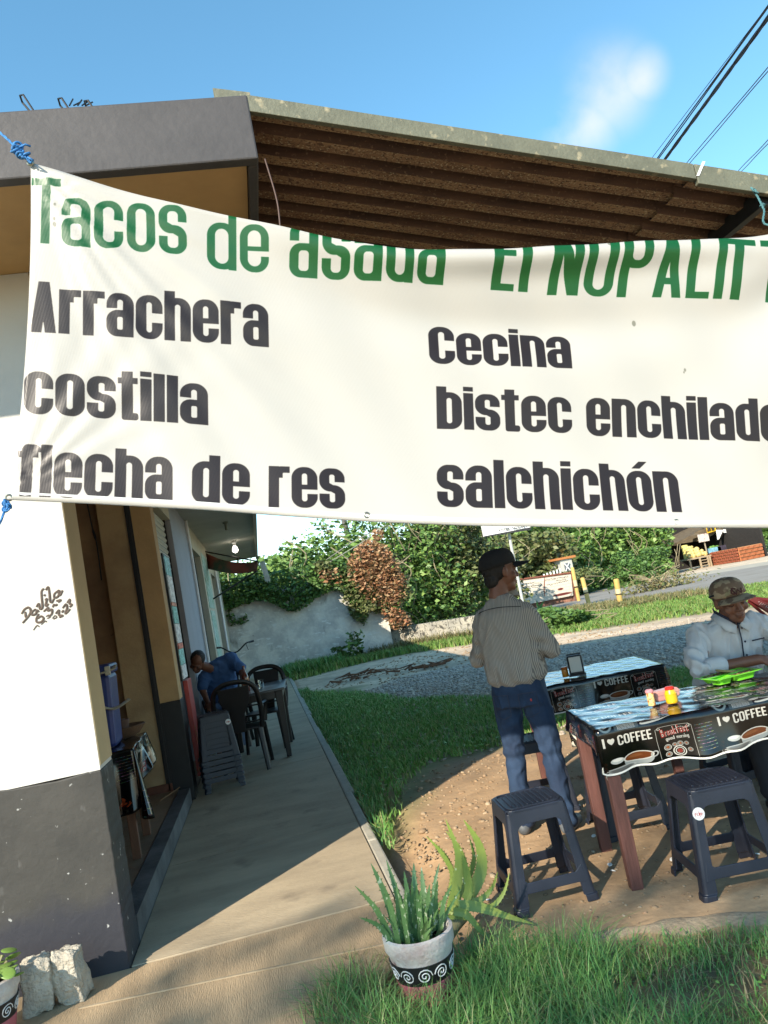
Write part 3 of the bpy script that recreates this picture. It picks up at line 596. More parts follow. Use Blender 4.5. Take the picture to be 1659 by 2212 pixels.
# poster stand / fridge edge beside the door
ps = thing('poster_stand', 'narrow red metal stand covered with posters beside the dark doorway', 'stand', (-.86,8.3,0))
w = MB(); w.b2(-.845,-.80,8.02,8.42,.12,1.05); part(w, 'red_panel', mat('red_enamel', (.42,.05,.04), .45, var=.2), ps, bevel=.006)
w = MB(); w.b2(-.86,-.842,8.0,8.6,1.05,2.34); part(w, 'backing_board', M_['black'], ps)
pc = [(.10,.28,.30),(.5,.5,.52),(.45,.14,.07),(.12,.32,.30),(.55,.55,.58),(.5,.10,.06),(.16,.38,.36),(.6,.62,.66)]
zz = [2.32,2.12,1.84,1.80,1.62,1.42,1.36,1.2,1.06]
for k in range(8):
    w = MB(); w.b2(-.842,-.836+.0015*(k%3),8.05+.02*(k%2),8.50,zz[k+1]+.006,zz[k]); part(w, 'poster', mat('poster_print', pc[k], .55, col2=tuple(min(1,c*2.2+.1) for c in pc[k]), scale=25, contrast=(.45,.55)), ps)
w = MB(); w.tube(bez([(-.80,8.05,.6),(-.79,7.99,.35),(-.84,7.93,.16),(-1.0,7.5,.135),(-1.1,7.2,.132)],6), .004, 5); part(w, 'power_cord', mat('tan_cord',(.3,.17,.08),.5), ps)

# ------------------------------------------------------------------ corrugated canopy
cn = thing('corrugated_canopy', 'rusty corrugated steel lean-to roof over the tables beside the dark fascia', 'canopy', (.35,3.2,3.77))
def cz(x): return 3.77-.251*(x-.35)
PR = [(0,0),(.30,0),(.42,1),(.72,1),(.84,0),(1,0)]
pitch = .152
for si, (xa, xb, dzz) in enumerate(((.31,2.44,.0),(2.38,5.6,-.016))):
    for k in range(7):
        w = MB(); y0 = 3.24+k*.98; n = int(round(.98/pitch)); pts = []
        for j in range(n+1):
            for (t, h) in PR[:-1]: pts.append((y0+(j+t)*.98/n, h*.05))
            if j == n: break
        pts = [p for p in pts if p[0] <= y0+.98+.05]
        nxs = 12; vs = []
        for i in range(nxs+1):
            x = xa+(xb-xa)*i/nxs
            for (yy, h) in pts: vs.append((x, yy, cz(x)+dzz+h-.045-.0015*(k % 2)+.004*sin(x*3+k)*(i/nxs)))
        mm = len(pts); w.add(vs, [(i*mm+j, (i+1)*mm+j, (i+1)*mm+j+1, i*mm+j+1) for i in range(nxs) for j in range(mm-1)])
        low = [pts[j][1] == 0 and pts[j+1][1] == 0 for j in range(mm-1)]; w.mi = [1 if low[j] else 0 for i in range(nxs) for j in range(mm-1)]
        part(w, 'corrugated_sheet', [M_['rust_sheet'], M_['tan_crown']], cn, solid=.0015)
w = MB()
for (xa, xb) in ((.30,2.405),(2.41,5.6)):
    w.prism([(xa,cz(xa)-.062-(.022 if xa > 1 else 0)),(xb,cz(xb)-.062-(.022 if xa > 1 else 0)),(xb,cz(xb)+.018),(xa,cz(xa)+.018)], (0,3.235,0), (1,0,0), (0,0,1), .03)
part(w, 'edge_trim', M_['galv'], cn, bevel=.003)
w = MB(); w.prism([(2.405,cz(2.4)-.05),(2.42,cz(2.4)-.05),(2.47,cz(2.4)+.02),(2.455,cz(2.4)+.02)], (0,3.205,0),(1,0,0),(0,0,1),.004); part(w, 'white_strap', M_['white'], cn)
for x in (2.78,4.5):
    w = MB(); a = Vector((x,3.25,cz(x)-.075)); b_ = Vector((x,10.0,cz(x)-.075)); w.box((a+b_)/2, (.05,6.75,.085)); part(w, 'purlin', M_['metal_dark'], cn, bevel=.004)
for y in (4.9,9.9):
    w = MB(); L_ = 4.35; w.box(((.33+5.6)/2,y,cz(2.965)-.15),(5.4,.06,.06),Matrix.Rotation(math.atan(.251),3,'Y')); part(w, 'rafter', M_['metal_dark'], cn)
for y in (4.9,):
    w = MB(); w.tube([(5.55,y,-.1),(5.55,y,2.40)], .035, 10); part(w, 'post', M_['metal_dark'], cn)
w = MB(); w.tube(bez([(.36,3.235,3.5),(.38,3.24,3.3),(.37,3.235,3.12),(.385,3.24,2.95)],6), .004, 5); part(w, 'loose_wire', mat('rust_wire',(.09,.05,.04),.7), cn)
w = MB(); p = P(460,197,3.3); p2 = P(540,208,3.3); w.prism([(p.x,p.z-.05),(p2.x,p2.z-.05),(p2.x,p2.z+.004),(p.x,p.z)], (0,3.29,0),(1,0,0),(0,0,1),.012); part(w, 'trim_offcut', M_['galv'], cn)

# ------------------------------------------------------------------ banner
BX0, BX1, BZ0, BZ1 = -.95, 3.15, 1.25, 3.5; PPM = 640
bw_, bh_ = int((BX1-BX0)*PPM), int((BZ1-BZ0)*PPM); img = np.empty((bh_, bw_, 3), np.float32); img[:] = (.70,.685,.655)
def BP(u, v):
    p = P(u, v, 2.9); return np.array(((p.x-BX0)*PPM, (p.z-BZ0)*PPM))
GREEN = (.04,.31,.12); BLK = (.125,.075,.045)
stG = dict(tv=.135, th=.10, X=.74, w=.44, W=.46, sp=.06); stG2 = dict(stG, W=.40, sp=.07)
stB = dict(tv=.205, th=.135, X=.87, w=.52, W=.58, sp=.038)
za = lambda x, y: (x*.4883, 324+y*.4883)
zb = lambda x, y: (810+x*.5117, 324+y*.5117)
def put(s, a, b_, cap, st, col, lean=0.0, bend=None):
    p0, p1 = BP(*a), BP(*b_); um = ((a[0]+b_[0])/2, (a[1]+b_[1])/2); up = BP(um[0]+lean*cap, um[1]-cap)-BP(*um)
    draw_word(img, s, p0, p1, up, st, col, bend=bend)
put('T', za(128,403), za(262,412), 140, stG, GREEN, .03)
put('acos', za(270,420), za(826,456), 128, dict(stG, X=.80), GREEN, .0)
put('de', za(914,510), za(1190,530), 120, dict(stG, X=.80, w=.50), GREEN, .0)
put('asada', za(1280,546), zb(293,560), 132, dict(stG, X=.82, w=.42), GREEN, .0)
put('El', zb(495,580), zb(655,586), 136, stG2, GREEN, .0)
put('NOPALI', zb(738,598), zb(1478,618), 134, dict(stG2, W=.44), GREEN, .02)
put('TTO', zb(1462,618), zb(1915,640), 122, dict(stG2, W=.46), GREEN, -.02)
put('Arrachera', za(128,800), za(1190,858), 108, dict(stB, W=.50), BLK)
put('costilla', za(100,1162), za(920,1213), 105, stB, BLK)
put('flecha', za(74,1534), za(766,1560), 114, stB, BLK)
put('de', za(850,1568), za(1106,1580), 108, stB, BLK)
put('res', za(1188,1584), za(1526,1592), 104, stB, BLK)
put('Cecina', zb(240,886), zb(853,906), 84, dict(stB, W=.54), BLK, -.03)
put('bistec', zb(272,1166), zb(850,1188), 92, stB, BLK, -.03)
put('enchilado', zb(912,1196), zb(1740,1230), 95, stB, BLK, -.03)
put('salchichón', zb(264,1506), zb(1286,1532), 106, stB, BLK, -.0)
for (u, v, r) in ((116,470,3),(117,482,4),(118,440,2.5),(1383,688,5),(1492,792,3),(1490,797,2),(1310,532,4)): disc(img, BP(u,v), r*1.1, (.2,.2,.12), ry=r*1.6, a=.45)
topc = np.array([(-.56,3.365),(-.18,3.19),(.26,3.03),(.7,2.875),(1.05,2.815),(1.45,2.785),(1.87,2.765),(2.45,2.74),(3.02,2.83)])
botc = np.array([(-.80,2.085),(-.2,1.95),(.45,1.79),(1.2,1.64),(2.11,1.48),(2.95,1.36)])
def interp(c, s):
    xs = c[:,0]; x = xs[0]+(xs[-1]-xs[0])*s; k = np.linspace(0,1,len(c)); 
    # catmull through points by x
    v = bez([(a, b) for a, b in c], 24); vx = np.array([q.x for q in v]); vz = np.array([q.y for q in v]); return x, float(np.interp(x, vx, vz))
ban = thing('vinyl_banner', 'big white vinyl banner listing taco fillings in green and dark letters', 'banner', (-.7,2.9,2.1))
w = MB(); NU, NV = 200, 80; tl = np.array((-.56,3.365)); bl = np.array((-.8,2.085)); uvs = []
TOPS = [interp(topc, i/NU) for i in range(NU+1)]; BOTS = [interp(botc, i/NU) for i in range(NU+1)]
def bfn(u, v):
    i = int(round(u*NU)); (xt, zt), (xb, zb_) = TOPS[i], BOTS[i]
    x = xb+(xt-xb)*v-.025*sin(pi*v)*max(0,1-u*12)*-1; z = zb_+(zt-zb_)*v
    dx, dz_ = x-tl[0], tl[1]-z; d = math.hypot(dx, dz_); an = math.atan2(dz_, dx+1e-6)
    yy = 0
    yy += .0055*sin(an*30)*math.exp(-((an-.75)/.55)**2)*min(1,d/.15)*math.exp(-d/.85)     # pull folds fanning from the top left grommet
    yy += .006*sin(an*61+1)*math.exp(-((an-1.0)/.4)**2)*min(1,d/.1)*math.exp(-d/.7)
    dx, dz_ = x-bl[0], z-bl[1]; d2 = math.hypot(dx, dz_); an2 = math.atan2(dz_, dx+1e-6)
    yy += .008*sin(an2*26)*math.exp(-((an2-.8)/.5)**2)*min(1,d2/.1)*math.exp(-d2/.45)
    dx, dz_ = 3.02-x, 2.83-z; d3 = math.hypot(dx, dz_); an3 = math.atan2(dz_, dx+1e-6)
    yy += .022*sin(an3*13+.5)*min(1,d3/.25)*math.exp(-d3/1.0)
    yy += -.045*math.exp(-((v-.97)/.05)**2)*sin(pi*min(1,max(0,(u-.22)/.7)))          # folded over top edge
    yy += .03*math.exp(-((v-.72-.2*(u-.6)**2*4)/.10)**2)*sin(pi*min(1,max(0,(u-.1)/.85)))
    yy += .05*sin(u*pi*1.0)*sin(v*pi)+.006*sin(u*17+v*5)*(1-v)+.003*sin(u*60+v*9)
    yy -= .03*math.exp(-v*9); yy += .012*math.exp(-(u*3.7)/.12)+.004*sin(an*23+.4)*math.exp(-((an-1.15)/.35)**2)*min(1,d/.2)*math.exp(-d/1.1)
    return Vector((x, 2.9+yy, z))
w.grid(bfn, NU, NV)
bo = part(w, 'banner_sheet', imgmat('banner_print', img, .40, spec=.5, bump=.13, bscale=420), ban, smooth=0, solid=.0015)
uvl = bo.data.uv_layers.new(name='UVMap'); co = np.array(w.v); li = np.zeros(len(bo.data.loops), np.int32); bo.data.loops.foreach_get('vertex_index', li)
uv = np.stack([(co[li,0]-BX0)/(BX1-BX0), (co[li,2]-BZ0)/(BZ1-BZ0)], 1).astype(np.float32); uvl.data.foreach_set('uv', uv.ravel())
mb_ = bo.data.materials[0]; N, L = mb_.node_tree.nodes, mb_.node_tree.links        # fine vertical weave of the vinyl
wv = N.new('ShaderNodeTexWave'); wv.inputs['Scale'].default_value = 60; wv.bands_direction = 'X'; tcn = N.new('ShaderNodeTexCoord'); L.new(tcn.outputs['Object'], wv.inputs[0])
bm_ = N[mb_['bump']]; ml = N.new('ShaderNodeMixRGB'); ml.inputs[0].default_value = .45; L.new(bm_.inputs['Height'].links[0].from_socket, ml.inputs[1]); L.new(wv.outputs[0], ml.inputs[2]); L.new(ml.outputs[0], bm_.inputs['Height'])
w = MB()
for k in range(60):
    pass
for i in (range(NU)):
    a, b_ = bfn(i/NU, 0), bfn((i+1)/NU, 0); w.add([a+Vector((0,.004,-.002)), b_+Vector((0,.004,-.002)), b_+Vector((0,.004,.028)), a+Vector((0,.004,.028))], [(0,1,2,3)])
part(w, 'hem', mat('vinyl_hem', (.64,.635,.62), .4), ban, solid=.001)
for s_ in ((66,352),(22,1076),(790,1115),(1453,1130)):
    p = P(*s_, 2.9); fy = bfn(min(1,max(0,(p.x+.75)/3.7)), .03 if s_[1] > 900 else .99).y
    w = MB(); M90 = Matrix.Rotation(rad(90),3,'X'); w.lathe([(.0055,-.004),(.0055,.004),(.009,.006),(.0135,.003),(.0135,-.003),(.009,-.004),(.0055,-.004)], (p.x, fy-.003, p.z), 20, M=M90)
    part(w, 'grommet', mat('dull_brass', (.30,.30,.24), .35, metal=.8), ban, smooth=50)
# ropes
def twisted(w, pts, r, n=3, turns=60, mi=0):
    pts = bez(pts, 16); m = len(pts)
    acc = 0; prev = None
    cum = [0]
    for i in range(1, m): cum.append(cum[-1]+(pts[i]-pts[i-1]).length)
    for s_ in range(n):
        q = []
        for i, p in enumerate(pts):
            t = (pts[min(i+1,m-1)]-pts[max(i-1,0)]).normalized(); a = Vector((0,1,0)); a = (a-t*a.dot(t)).normalized(); b_ = t.cross(a); an = cum[i]*turns+2*pi*s_/n
            q.append(p+(a*cos(an)+b_*sin(an))*r*.55)
        w.tube(q, r*.6, 6)
def knot(w, c, r, seed):
    g_ = random.Random(seed); c = Vector(c)
    for k in range(4):
        ax = Vector((g_.uniform(-1,1),g_.uniform(-1,1),g_.uniform(-1,1))).normalized(); a = ax.orthogonal().normalized(); b_ = ax.cross(a); o = c+Vector((g_.uniform(-1,1),g_.uniform(-.5,.5),g_.uniform(-1,1)))*r*.9
        w.tube([o+(a*cos(t)+b_*sin(t))*r*1.25 for t in np.linspace(0,2*pi,14)], r*.42, 6)
w = MB(); twisted(w, [P(-60,245,3.0), P(0,287,2.95), P(38,322,2.89), P(66,352,2.885)], .0045); knot(w, P(38,322,2.885), .012, 1); knot(w, P(50,333,2.885), .011, 2)
w.tube([P(38,320,2.885), P(55,312,2.87), P(66,316,2.88)], .004, 6); w.tube([P(66,352,2.88), P(72,346,2.87), P(60,340,2.88)], .004, 6)
tag(w.build('blue_rope', M_['rope'], smooth=0), 'twisted blue rope knotted to the upper left corner of the banner', 'rope')
w = MB(); twisted(w, [P(22,1076,2.895), P(12,1092,2.88), P(4,1120,2.88), P(-30,1190,2.9)], .004); knot(w, P(17,1088,2.88), .009, 3); knot(w, P(14,1096,2.88), .008, 5)
tag(w.build('blue_rope', M_['rope'], smooth=0), 'short blue rope tied to the lower left corner of the banner', 'rope')
w = MB(); twisted(w, [P(1622,405,3.19), P(1636,424,3.16), P(1650,452,3.05), P(1668,486,2.95), Vector((2.95,2.915,2.86)), Vector((3.0,2.905,2.83))], .0045); knot(w, P(1632,414,3.17), .008, 8); knot(w, P(1646,445,3.08), .007, 9)
tag(w.build('teal_rope', mat('faded_teal_rope', (.06,.16,.17), .8, var=.3, scale=50), smooth=0), 'frayed teal rope hanging from the canopy beam at the right edge', 'rope')

# ------------------------------------------------------------------ overhead cables
cm = mat('black_cable', (.012,.012,.018), .5)
zw = lambda x, y: ((2450+x/2.6672)*.54, y/2.6672*.54)
wires = [((410,1700),(1659,60),.006,'thin'),((478,1700),(1659,70),.022,'pair'),((545,1720),(1659,190),.034,'bundle'),((795,1755),(1659,740),.016,'double'),((1345,1840),(1659,1515),.016,'double')]
labs = ['hair-thin cable leftmost of the overhead lines','straight black cable second from the left in the sky','thick twisted black cable bundle crossing the sky','twin black cables right of the twisted bundle','short pair of cables nearest the right edge of the sky']
for (a, b_, r, k), lb_ in zip(wires, labs):
    pa, pb = P(*zw(*a), 9.5), P(*zw(*b_), 6.5); d = pb-pa; p0 = pa-d*1.2; p1 = pb+d*1.5; w = MB()
    off = Vector((.012,0,0)); nrm = d.normalized(); sd = nrm.cross(Vector((0,1,0))).normalized()
    def sag(t): return p0+(p1-p0)*t
    if k == 'bundle':
        for s_ in range(4): w.tube([sag(t)+(sd*cos(t*55+s_*1.6)+Vector((0,1,0))*sin(t*55+s_*1.6))*.014 for t in np.linspace(0,1,160)], .009+.002*(s_%2), 6)
    elif k in ('double','pair'):
        g_ = .016 if k == 'double' else .009; rr_ = .0055 if k == 'double' else .008
        for s_ in (-1,1): w.tube([sag(t)+sd*s_*(g_+.004*sin(t*20)) for t in np.linspace(0,1,30)], rr_, 6)
    else: w.tube([sag(t) for t in np.linspace(0,1,20)], .004, 5)
    tag(w.build('overhead_cable', cm, smooth=0), lb_, 'cable', 'cables over the canopy')

# ------------------------------------------------------------------ loose-leaved trees across the street (behind the camera); their thin shade falls on the foreground
tlm = island_var(mat('street_tree_leaf', (.08,.13,.04), .6), [(.05,.10,.02),(.10,.17,.04),(.13,.20,.05)])
for k, (xc, lb_) in enumerate(((-20.5,'tall thin-leaved street tree farthest left across the street'),(-15.6,'tall thin-leaved street tree in the middle of the row across the street'),(-10.9,'tall thin-leaved street tree nearest the camera side of the row'))):
    t = thing('street_tree', lb_, 'tree', (xc,-10.2,-.05), 0, 'trees across the street'); g_ = np.random.default_rng(200+k); n = 5200
    x = g_.uniform(-2.7,2.7,n); top = 11.75+.10*np.sin(x*2.1+k); z = 2.2+(top-2.2)*g_.random(n); y = g_.uniform(-.5,.5,n)
    u = g_.normal(size=(n,3)); u /= np.linalg.norm(u,axis=1)[:,None]; v = np.cross(u, g_.normal(size=(n,3))); v /= np.linalg.norm(v,axis=1)[:,None]; s_ = .17*(.6+.8*g_.random(n))[:,None]; c = np.stack([x,y,z],1)
    raw('crown', np.stack([c-u*s_*.5,c+v*s_*.36,c+u*s_*.5,c-v*s_*.36],1).reshape(-1,3), np.arange(n*4).reshape(-1,4), tlm, t)
    w = MB(); w.tube([(0,0,-.1),(.1,0,4),(-.1,0,8),(0,0,11.3)], [.2,.16,.1,.03], 8)
    for q_ in range(10): a = q_*.9; z0 = 2.5+q_*.8; w.tube([(0,0,z0),(1.2*cos(a)*1.2,.3*sin(a),z0+.9),(2.2*cos(a),.35*sin(a),z0+1.3)], [.07,.04,.015], 5)
    w.build('trunk', mat('street_tree_bark', (.15,.12,.09), .9), t, smooth=50)

# ------------------------------------------------------------------ plastic stools
def make_stool(label, loc, rz, sc=1.0, sticker=False, group='dark plastic stools'):
    t = thing('plastic_stool', label, 'stool', loc, rz, group); t.scale = (sc, sc, sc)
    H, wt, wb = .46, .145, .195          # height, half width at top and at the feet
    sp = mat('dark_blue_grey_plastic', (.018,.022,.036), .45) if False else M_['plastic']
    w = MB(); w.prism(rr(-wt-.004,-wt-.004,wt+.004,wt+.004,.045), (0,0,H-.022), (1,0,0), (0,1,0), .016)
    se = w.build('seat', sp, t, bevel=.004)
    w = MB()
    for k in range(9):
        x = -.10+k*.025; w.box((x,0,H-.003),(.010,.22 if 0 < k < 8 else .17,.007), Matrix.Rotation(rad(0),3,'Z'))
    w.build('seat_rib', sp, se, bevel=.002)['kind'] = 'stuff'
    w = MB(); ring_ = rr(-wt+.01,-wt+.01,wt-.01,wt-.01,.04); n = len(ring_)
    inn = rr(-wt+.018,-wt+.018,wt-.018,wt-.018,.035)
    vs = [(a,b,H-.0055) for a,b in ring_]+[(a,b,H) for a,b in ring_]+[(a,b,H) for a,b in inn]+[(a,b,H-.0055) for a,b in inn]
    w.add(vs, [(i,(i+1)%n,n+(i+1)%n,n+i) for i in range(n)]+[(n+i,n+(i+1)%n,2*n+(i+1)%n,2*n+i) for i in range(n)]+[(2*n+i,2*n+(i+1)%n,3*n+(i+1)%n,3*n+i) for i in range(n)])
    w.build('seat_rim', sp, se)
    def edge(z): return wb+(wt-wb)*z/H
    first = True
    for sx in (-1,1):
        for sy in (-1,1):
            w = MB(); th = .009; vs = []
            zs = [0,.03,.032,.2,.36,.44]
            for z in zs:
                e = edge(z)+(.007 if z <= .03 else 0); lw = .062-.018*min(1,z/.4) if z < .36 else .05
                r = .016
                o = [(e-lw,e),(e-r,e),(e-r*.3,e-r*.3),(e,e-r),(e,e-lw),(e-th,e-lw),(e-th,e-r-th*.5),(e-r-th*.5,e-th),(e-lw,e-th)]
                vs += [(sx*a, sy*b_, z) for a, b_ in o]
            m = 9; fs = [(i*m+k, i*m+(k+1)%m, (i+1)*m+(k+1)%m, (i+1)*m+k) for i in range(len(zs)-1) for k in range(m)]+[tuple(range(m))[::-1], tuple(range((len(zs)-1)*m, len(zs)*m))]
            w.add(vs, fs); w.build('leg', sp, t, bevel=.003)
    for k in range(4):
        R = Matrix.Rotation(pi/2*k, 3, 'Z'); w = MB()
        # apron with rounded inner corners
        e = edge; poly = [(-e(.44)+.012,.44)]
        zl = .31; pts = [(-e(zl)+.045,zl)]
        for q in range(6):
            a = pi - q/5*pi/2; pts.append((-e(.36)+.085+.04*cos(a)*1, .345+.04*sin(a)))
        pts2 = [(-x, z) for x, z in pts[::-1]]
        poly = [(-e(.45)+.010,.45),(-e(zl)+.03,zl)]+pts+pts2+[(e(zl)-.03,zl),(e(.45)-.010,.45)]
        def place(poly, off, tck):
            vs = []
            for d in (0, tck):
                for x, z in poly: vs.append(R @ Vector((x, -(e(z)-off-d), z)))
            n = len(poly); w.add(vs, [tuple(range(n)), tuple(range(n,2*n))[::-1]]+[(i,n+i,n+(i+1)%n,(i+1)%n) for i in range(n)])
        place(poly, -.0015, .008); w.build('apron', sp, t, bevel=.0025)
        w = MB(); z0, z1 = .085, .135
        poly = [(-e(z0)+.02,z0),(-e(z0)+.07,z0+.004),(e(z0)-.07,z0+.004),(e(z0)-.02,z0),(e(z1)-.03,z1+.03),(e(z1)-.065,z1),(-e(z1)+.065,z1),(-e(z1)+.03,z1+.03)]
        place(poly, -.001, .008); w.build('stretcher', sp, t, bevel=.0025)
    if sticker:
        sx, sy = sticker; e_ = edge(.355)
        w = MB(); M90 = Matrix.Rotation(rad(90),3,'X'); w.lathe([(.027,0),(.0265,.0012),(0,.0012)], (0,0,0), 24, M=M90)
        so = w.build('round_sticker', M_['white'], t); so.location = (sx*(e_-.030), sy*(e_+.0025), .36); so.rotation_euler = (rad(-6)*sy*-1 if sy < 0 else 0, 0, 0)
        w = MB()
        for pl in ([(-.017,.004),(-.017,-.008)],[(-.017,.004),(-.009,.006)],[(-.016,-.001),(-.010,0)],[(-.006,.006),(-.007,-.007),(-.001,-.006)],[(.001,.010),(.002,-.006),(.006,-.012)],[(.004,.003),(.004,-.008)],[(.004,.003),(.010,.002),(.009,-.002),(.004,-.003)],[(.011,.002),(.011,-.009)],[(.011,.002),(.017,.001),(.016,-.003),(.011,-.004)]):
            w.tube([(a,-.0015,b_) for a, b_ in pl], .0011, 4)
        w.build('sticker_lettering', mat('red_print', (.5,.04,.03), .5), so)
    return t
GZ0 = -.05
stA = make_stool('dark stool alone beside the aloe with slatted round-cornered seat', (1.12,3.785,GZ0), rad(-3), 1.0)
stB_ = make_stool('dark stool with round white and red sticker at the right edge', (1.875,3.42,GZ0), rad(-9), 1.0, sticker=(-1,-1))
stC = make_stool('dark stool under the nearer coffee tablecloth', (1.86,4.36,GZ0), rad(-6), 1.0)
stD = make_stool('dark stool hidden behind the jeans of the standing man', (1.62,5.06,GZ0), rad(-14), 1.0)
stE = make_stool('dark stool under the seated man at the far side of the table', (2.73,4.53,GZ0), rad(4), 1.0)
# nested stack on the walkway
for k in range(6):
    s_ = make_stool('topmost stool of the dark nested stack, with a white sticker' if k == 5 else ['lowest stool of the dark nested stack by the shop','second stool from the bottom of the nested stack','third stool from the bottom of the nested stack','fourth stool from the bottom of the nested stack','fifth stool from the bottom of the nested stack'][k], (-.60,7.86,.002+.052*k), rad(8), .96, sticker=(1,-1) if k == 5 else False, group='nested stack of stools')

# ------------------------------------------------------------------ coffee print cloth
TW, THh = 820, 560      # 0.78 m x .53 m repeat
def coffee_tile():
    im = np.empty((THh, TW, 3), np.float32); im[:] = (.012,.011,.011); g_ = random.Random(5)
    for k in range(90): disc(im, (g_.uniform(0,TW), g_.uniform(THh*.42,THh)), g_.uniform(6,40), tuple(c*g_.uniform(.5,1.6) for c in (.05,.045,.045)), ry=g_.uniform(20,80), rot=g_.uniform(-.4,.4), a=.5, soft=8)
    for k in range(60):     # brown bread / croissant swirl
        a = g_.uniform(0,6.28); r = g_.uniform(0,70); c = g_.choice([(.35,.09,.03),(.12,.03,.015),(.55,.22,.10),(.22,.05,.02)]); disc(im, (650+r*cos(a)*1.2, 470+r*sin(a)*.8), g_.uniform(8,22), c, ry=g_.uniform(4,9), rot=a+1.2, soft=3)
    # perforated steel cup
    for (cx, cy, ww, hh) in ((215,455,62,90),):
        im[cy-hh:cy+hh, cx-ww:cx+ww] = (.42,.44,.44)
        for i in range(11):
            for j in range(16): disc(im, (cx-ww+8+i*11+(j%2)*5, cy-hh+8+j*11), 3.6, (.02,.02,.02))
        for i in range(24): im[cy-hh:cy+hh, cx+ww+i] = np.array((.25,.28,.29))*(.4+.6*abs(sin(i*.5))); im[cy-hh:cy+hh, cx-ww-i] = np.array((.22,.26,.27))*(.3+.7*abs(sin(i*.4+1)))
    # cup with saucer
    disc(im, (430,410), 120, (.55,.56,.54), ry=26, rot=.22, soft=2); disc(im, (425,418), 105, (.15,.15,.15), ry=18, rot=.22, soft=3)
    disc(im, (420,460), 62, (.50,.52,.52), ry=52); disc(im, (405,470), 34, (.22,.24,.25), ry=40, soft=12); disc(im, (425,503), 60, (.10,.09,.09), ry=13, rot=.05); disc(im, (330,450), 36, (.6,.6,.58), ry=32, soft=4); disc(im, (490,470), 22, (.4,.42,.42), ry=26, inner=.6)
    disc(im, (70,430), 50, (.30,.36,.38), ry=70, inner=.7, soft=5); disc(im, (60,440), 30, (.5,.52,.52), ry=40, inner=.6, soft=4)
    # black printed strip
    im[0:335, :] = im[0:335,:]*.15+np.array((.012,.010,.010))
    white = (.72,.70,.66); stc = dict(tv=.15, th=.14, X=.75, w=.46, W=.46, sp=.07)
    draw_word(im, 'I', (28,240), (44,240), (0,78), stc, white)
    draw_word(im, '♥', (58,252), (122,252), (0,60), stc, white)
    draw_word(im, 'COFFEE', (138,240), (378,240), (0,84), stc, white)
    # coffee cup below
    disc(im, (262,88), 104, (.55,.56,.55), ry=62); disc(im, (262,112), 108, (.72,.70,.66), ry=42); disc(im, (262,112), 96, (.38,.20,.10), ry=33); disc(im, (240,118), 50, (.46,.27,.15), ry=14, soft=8)
    disc(im, (372,108), 30, (.6,.6,.58), ry=24, inner=.62, rot=.5); disc(im, (110,122), 50, (.66,.66,.63), ry=24); disc(im, (110,130), 36, (.8,.78,.74), ry=13, soft=3); disc(im, (120,42), 120, (.62,.62,.6), ry=28, rot=.05, soft=3); disc(im, (130,46), 90, (.35,.35,.34), ry=16, soft=6)
    for k in range(14): disc(im, (20+g_.uniform(-16,30), 60+g_.uniform(-50,60)), g_.uniform(6,12), (.10,.04,.02), ry=5, rot=g_.uniform(0,3), soft=3)
    # framed breakfast panel
    stroke(im, [(412,40),(404,200),(406,300),(430,318),(640,318),(662,300),(668,40)], 2.6, white)
    for a in (430,640): disc(im, (a,302), 12, white, ry=9, inner=.65)
    stm = dict(tv=.13, th=.11, X=.62, w=.40, W=.5, sp=.07); red = (.45,.06,.03)
    draw_word(im, 'Breakfast', (440,222), (640,250), (-6,74), dict(stm, tv=.2, th=.17), white); draw_word(im, 'Breakfast', (440,222), (640,250), (-6,74), dict(stm), red)
    draw_word(im, 'good', (468,186), (530,192), (-2,34), stm, white); draw_word(im, 'morning', (545,194), (632,202), (-2,34), stm, white)
    for k in range(7): disc(im, (560+14*k, 292+5*sin(k)), 6, white, ry=4, inner=.5)
    for (cx, cy, r) in ((470,128,26),(520,142,17),(560,150,20),(602,150,16),(546,84,46),(468,66,22),(620,96,18)):
        disc(im, (cx,cy), r, white, inner=.84); disc(im, (cx,cy), r*.66, white, inner=.82)
        disc(im, (cx,cy), r*.42, (.5,.25,.13) if r < 40 else (.42,.08,.03))
        for q in range(3): stroke(im, [(cx+r*.3*cos(q*2.1), cy+r*.3*sin(q*2.1)), (cx+r*.6*cos(q*2.1), cy+r*.6*sin(q*2.1))], 1.6, white)
    # small illegible print
    for j in range(9):
        x = 684
        while x < 800:
            l = g_.uniform(6,20); y = 292-j*26; stroke(im, [(x,y),(x+l,y+1)], g_.choice([2.2,3.4,5]), tuple(c*g_.uniform(.35,.8) for c in white)); x += l+5
    return im
CT = coffee_tile(); CLM = imgmat('coffee_print_cloth', CT, .16, ext='REPEAT', spec=.6, bump=.12, bscale=14)
CLM2 = mat('white_cloth_backing', (.60,.55,.45), .8, var=.08)
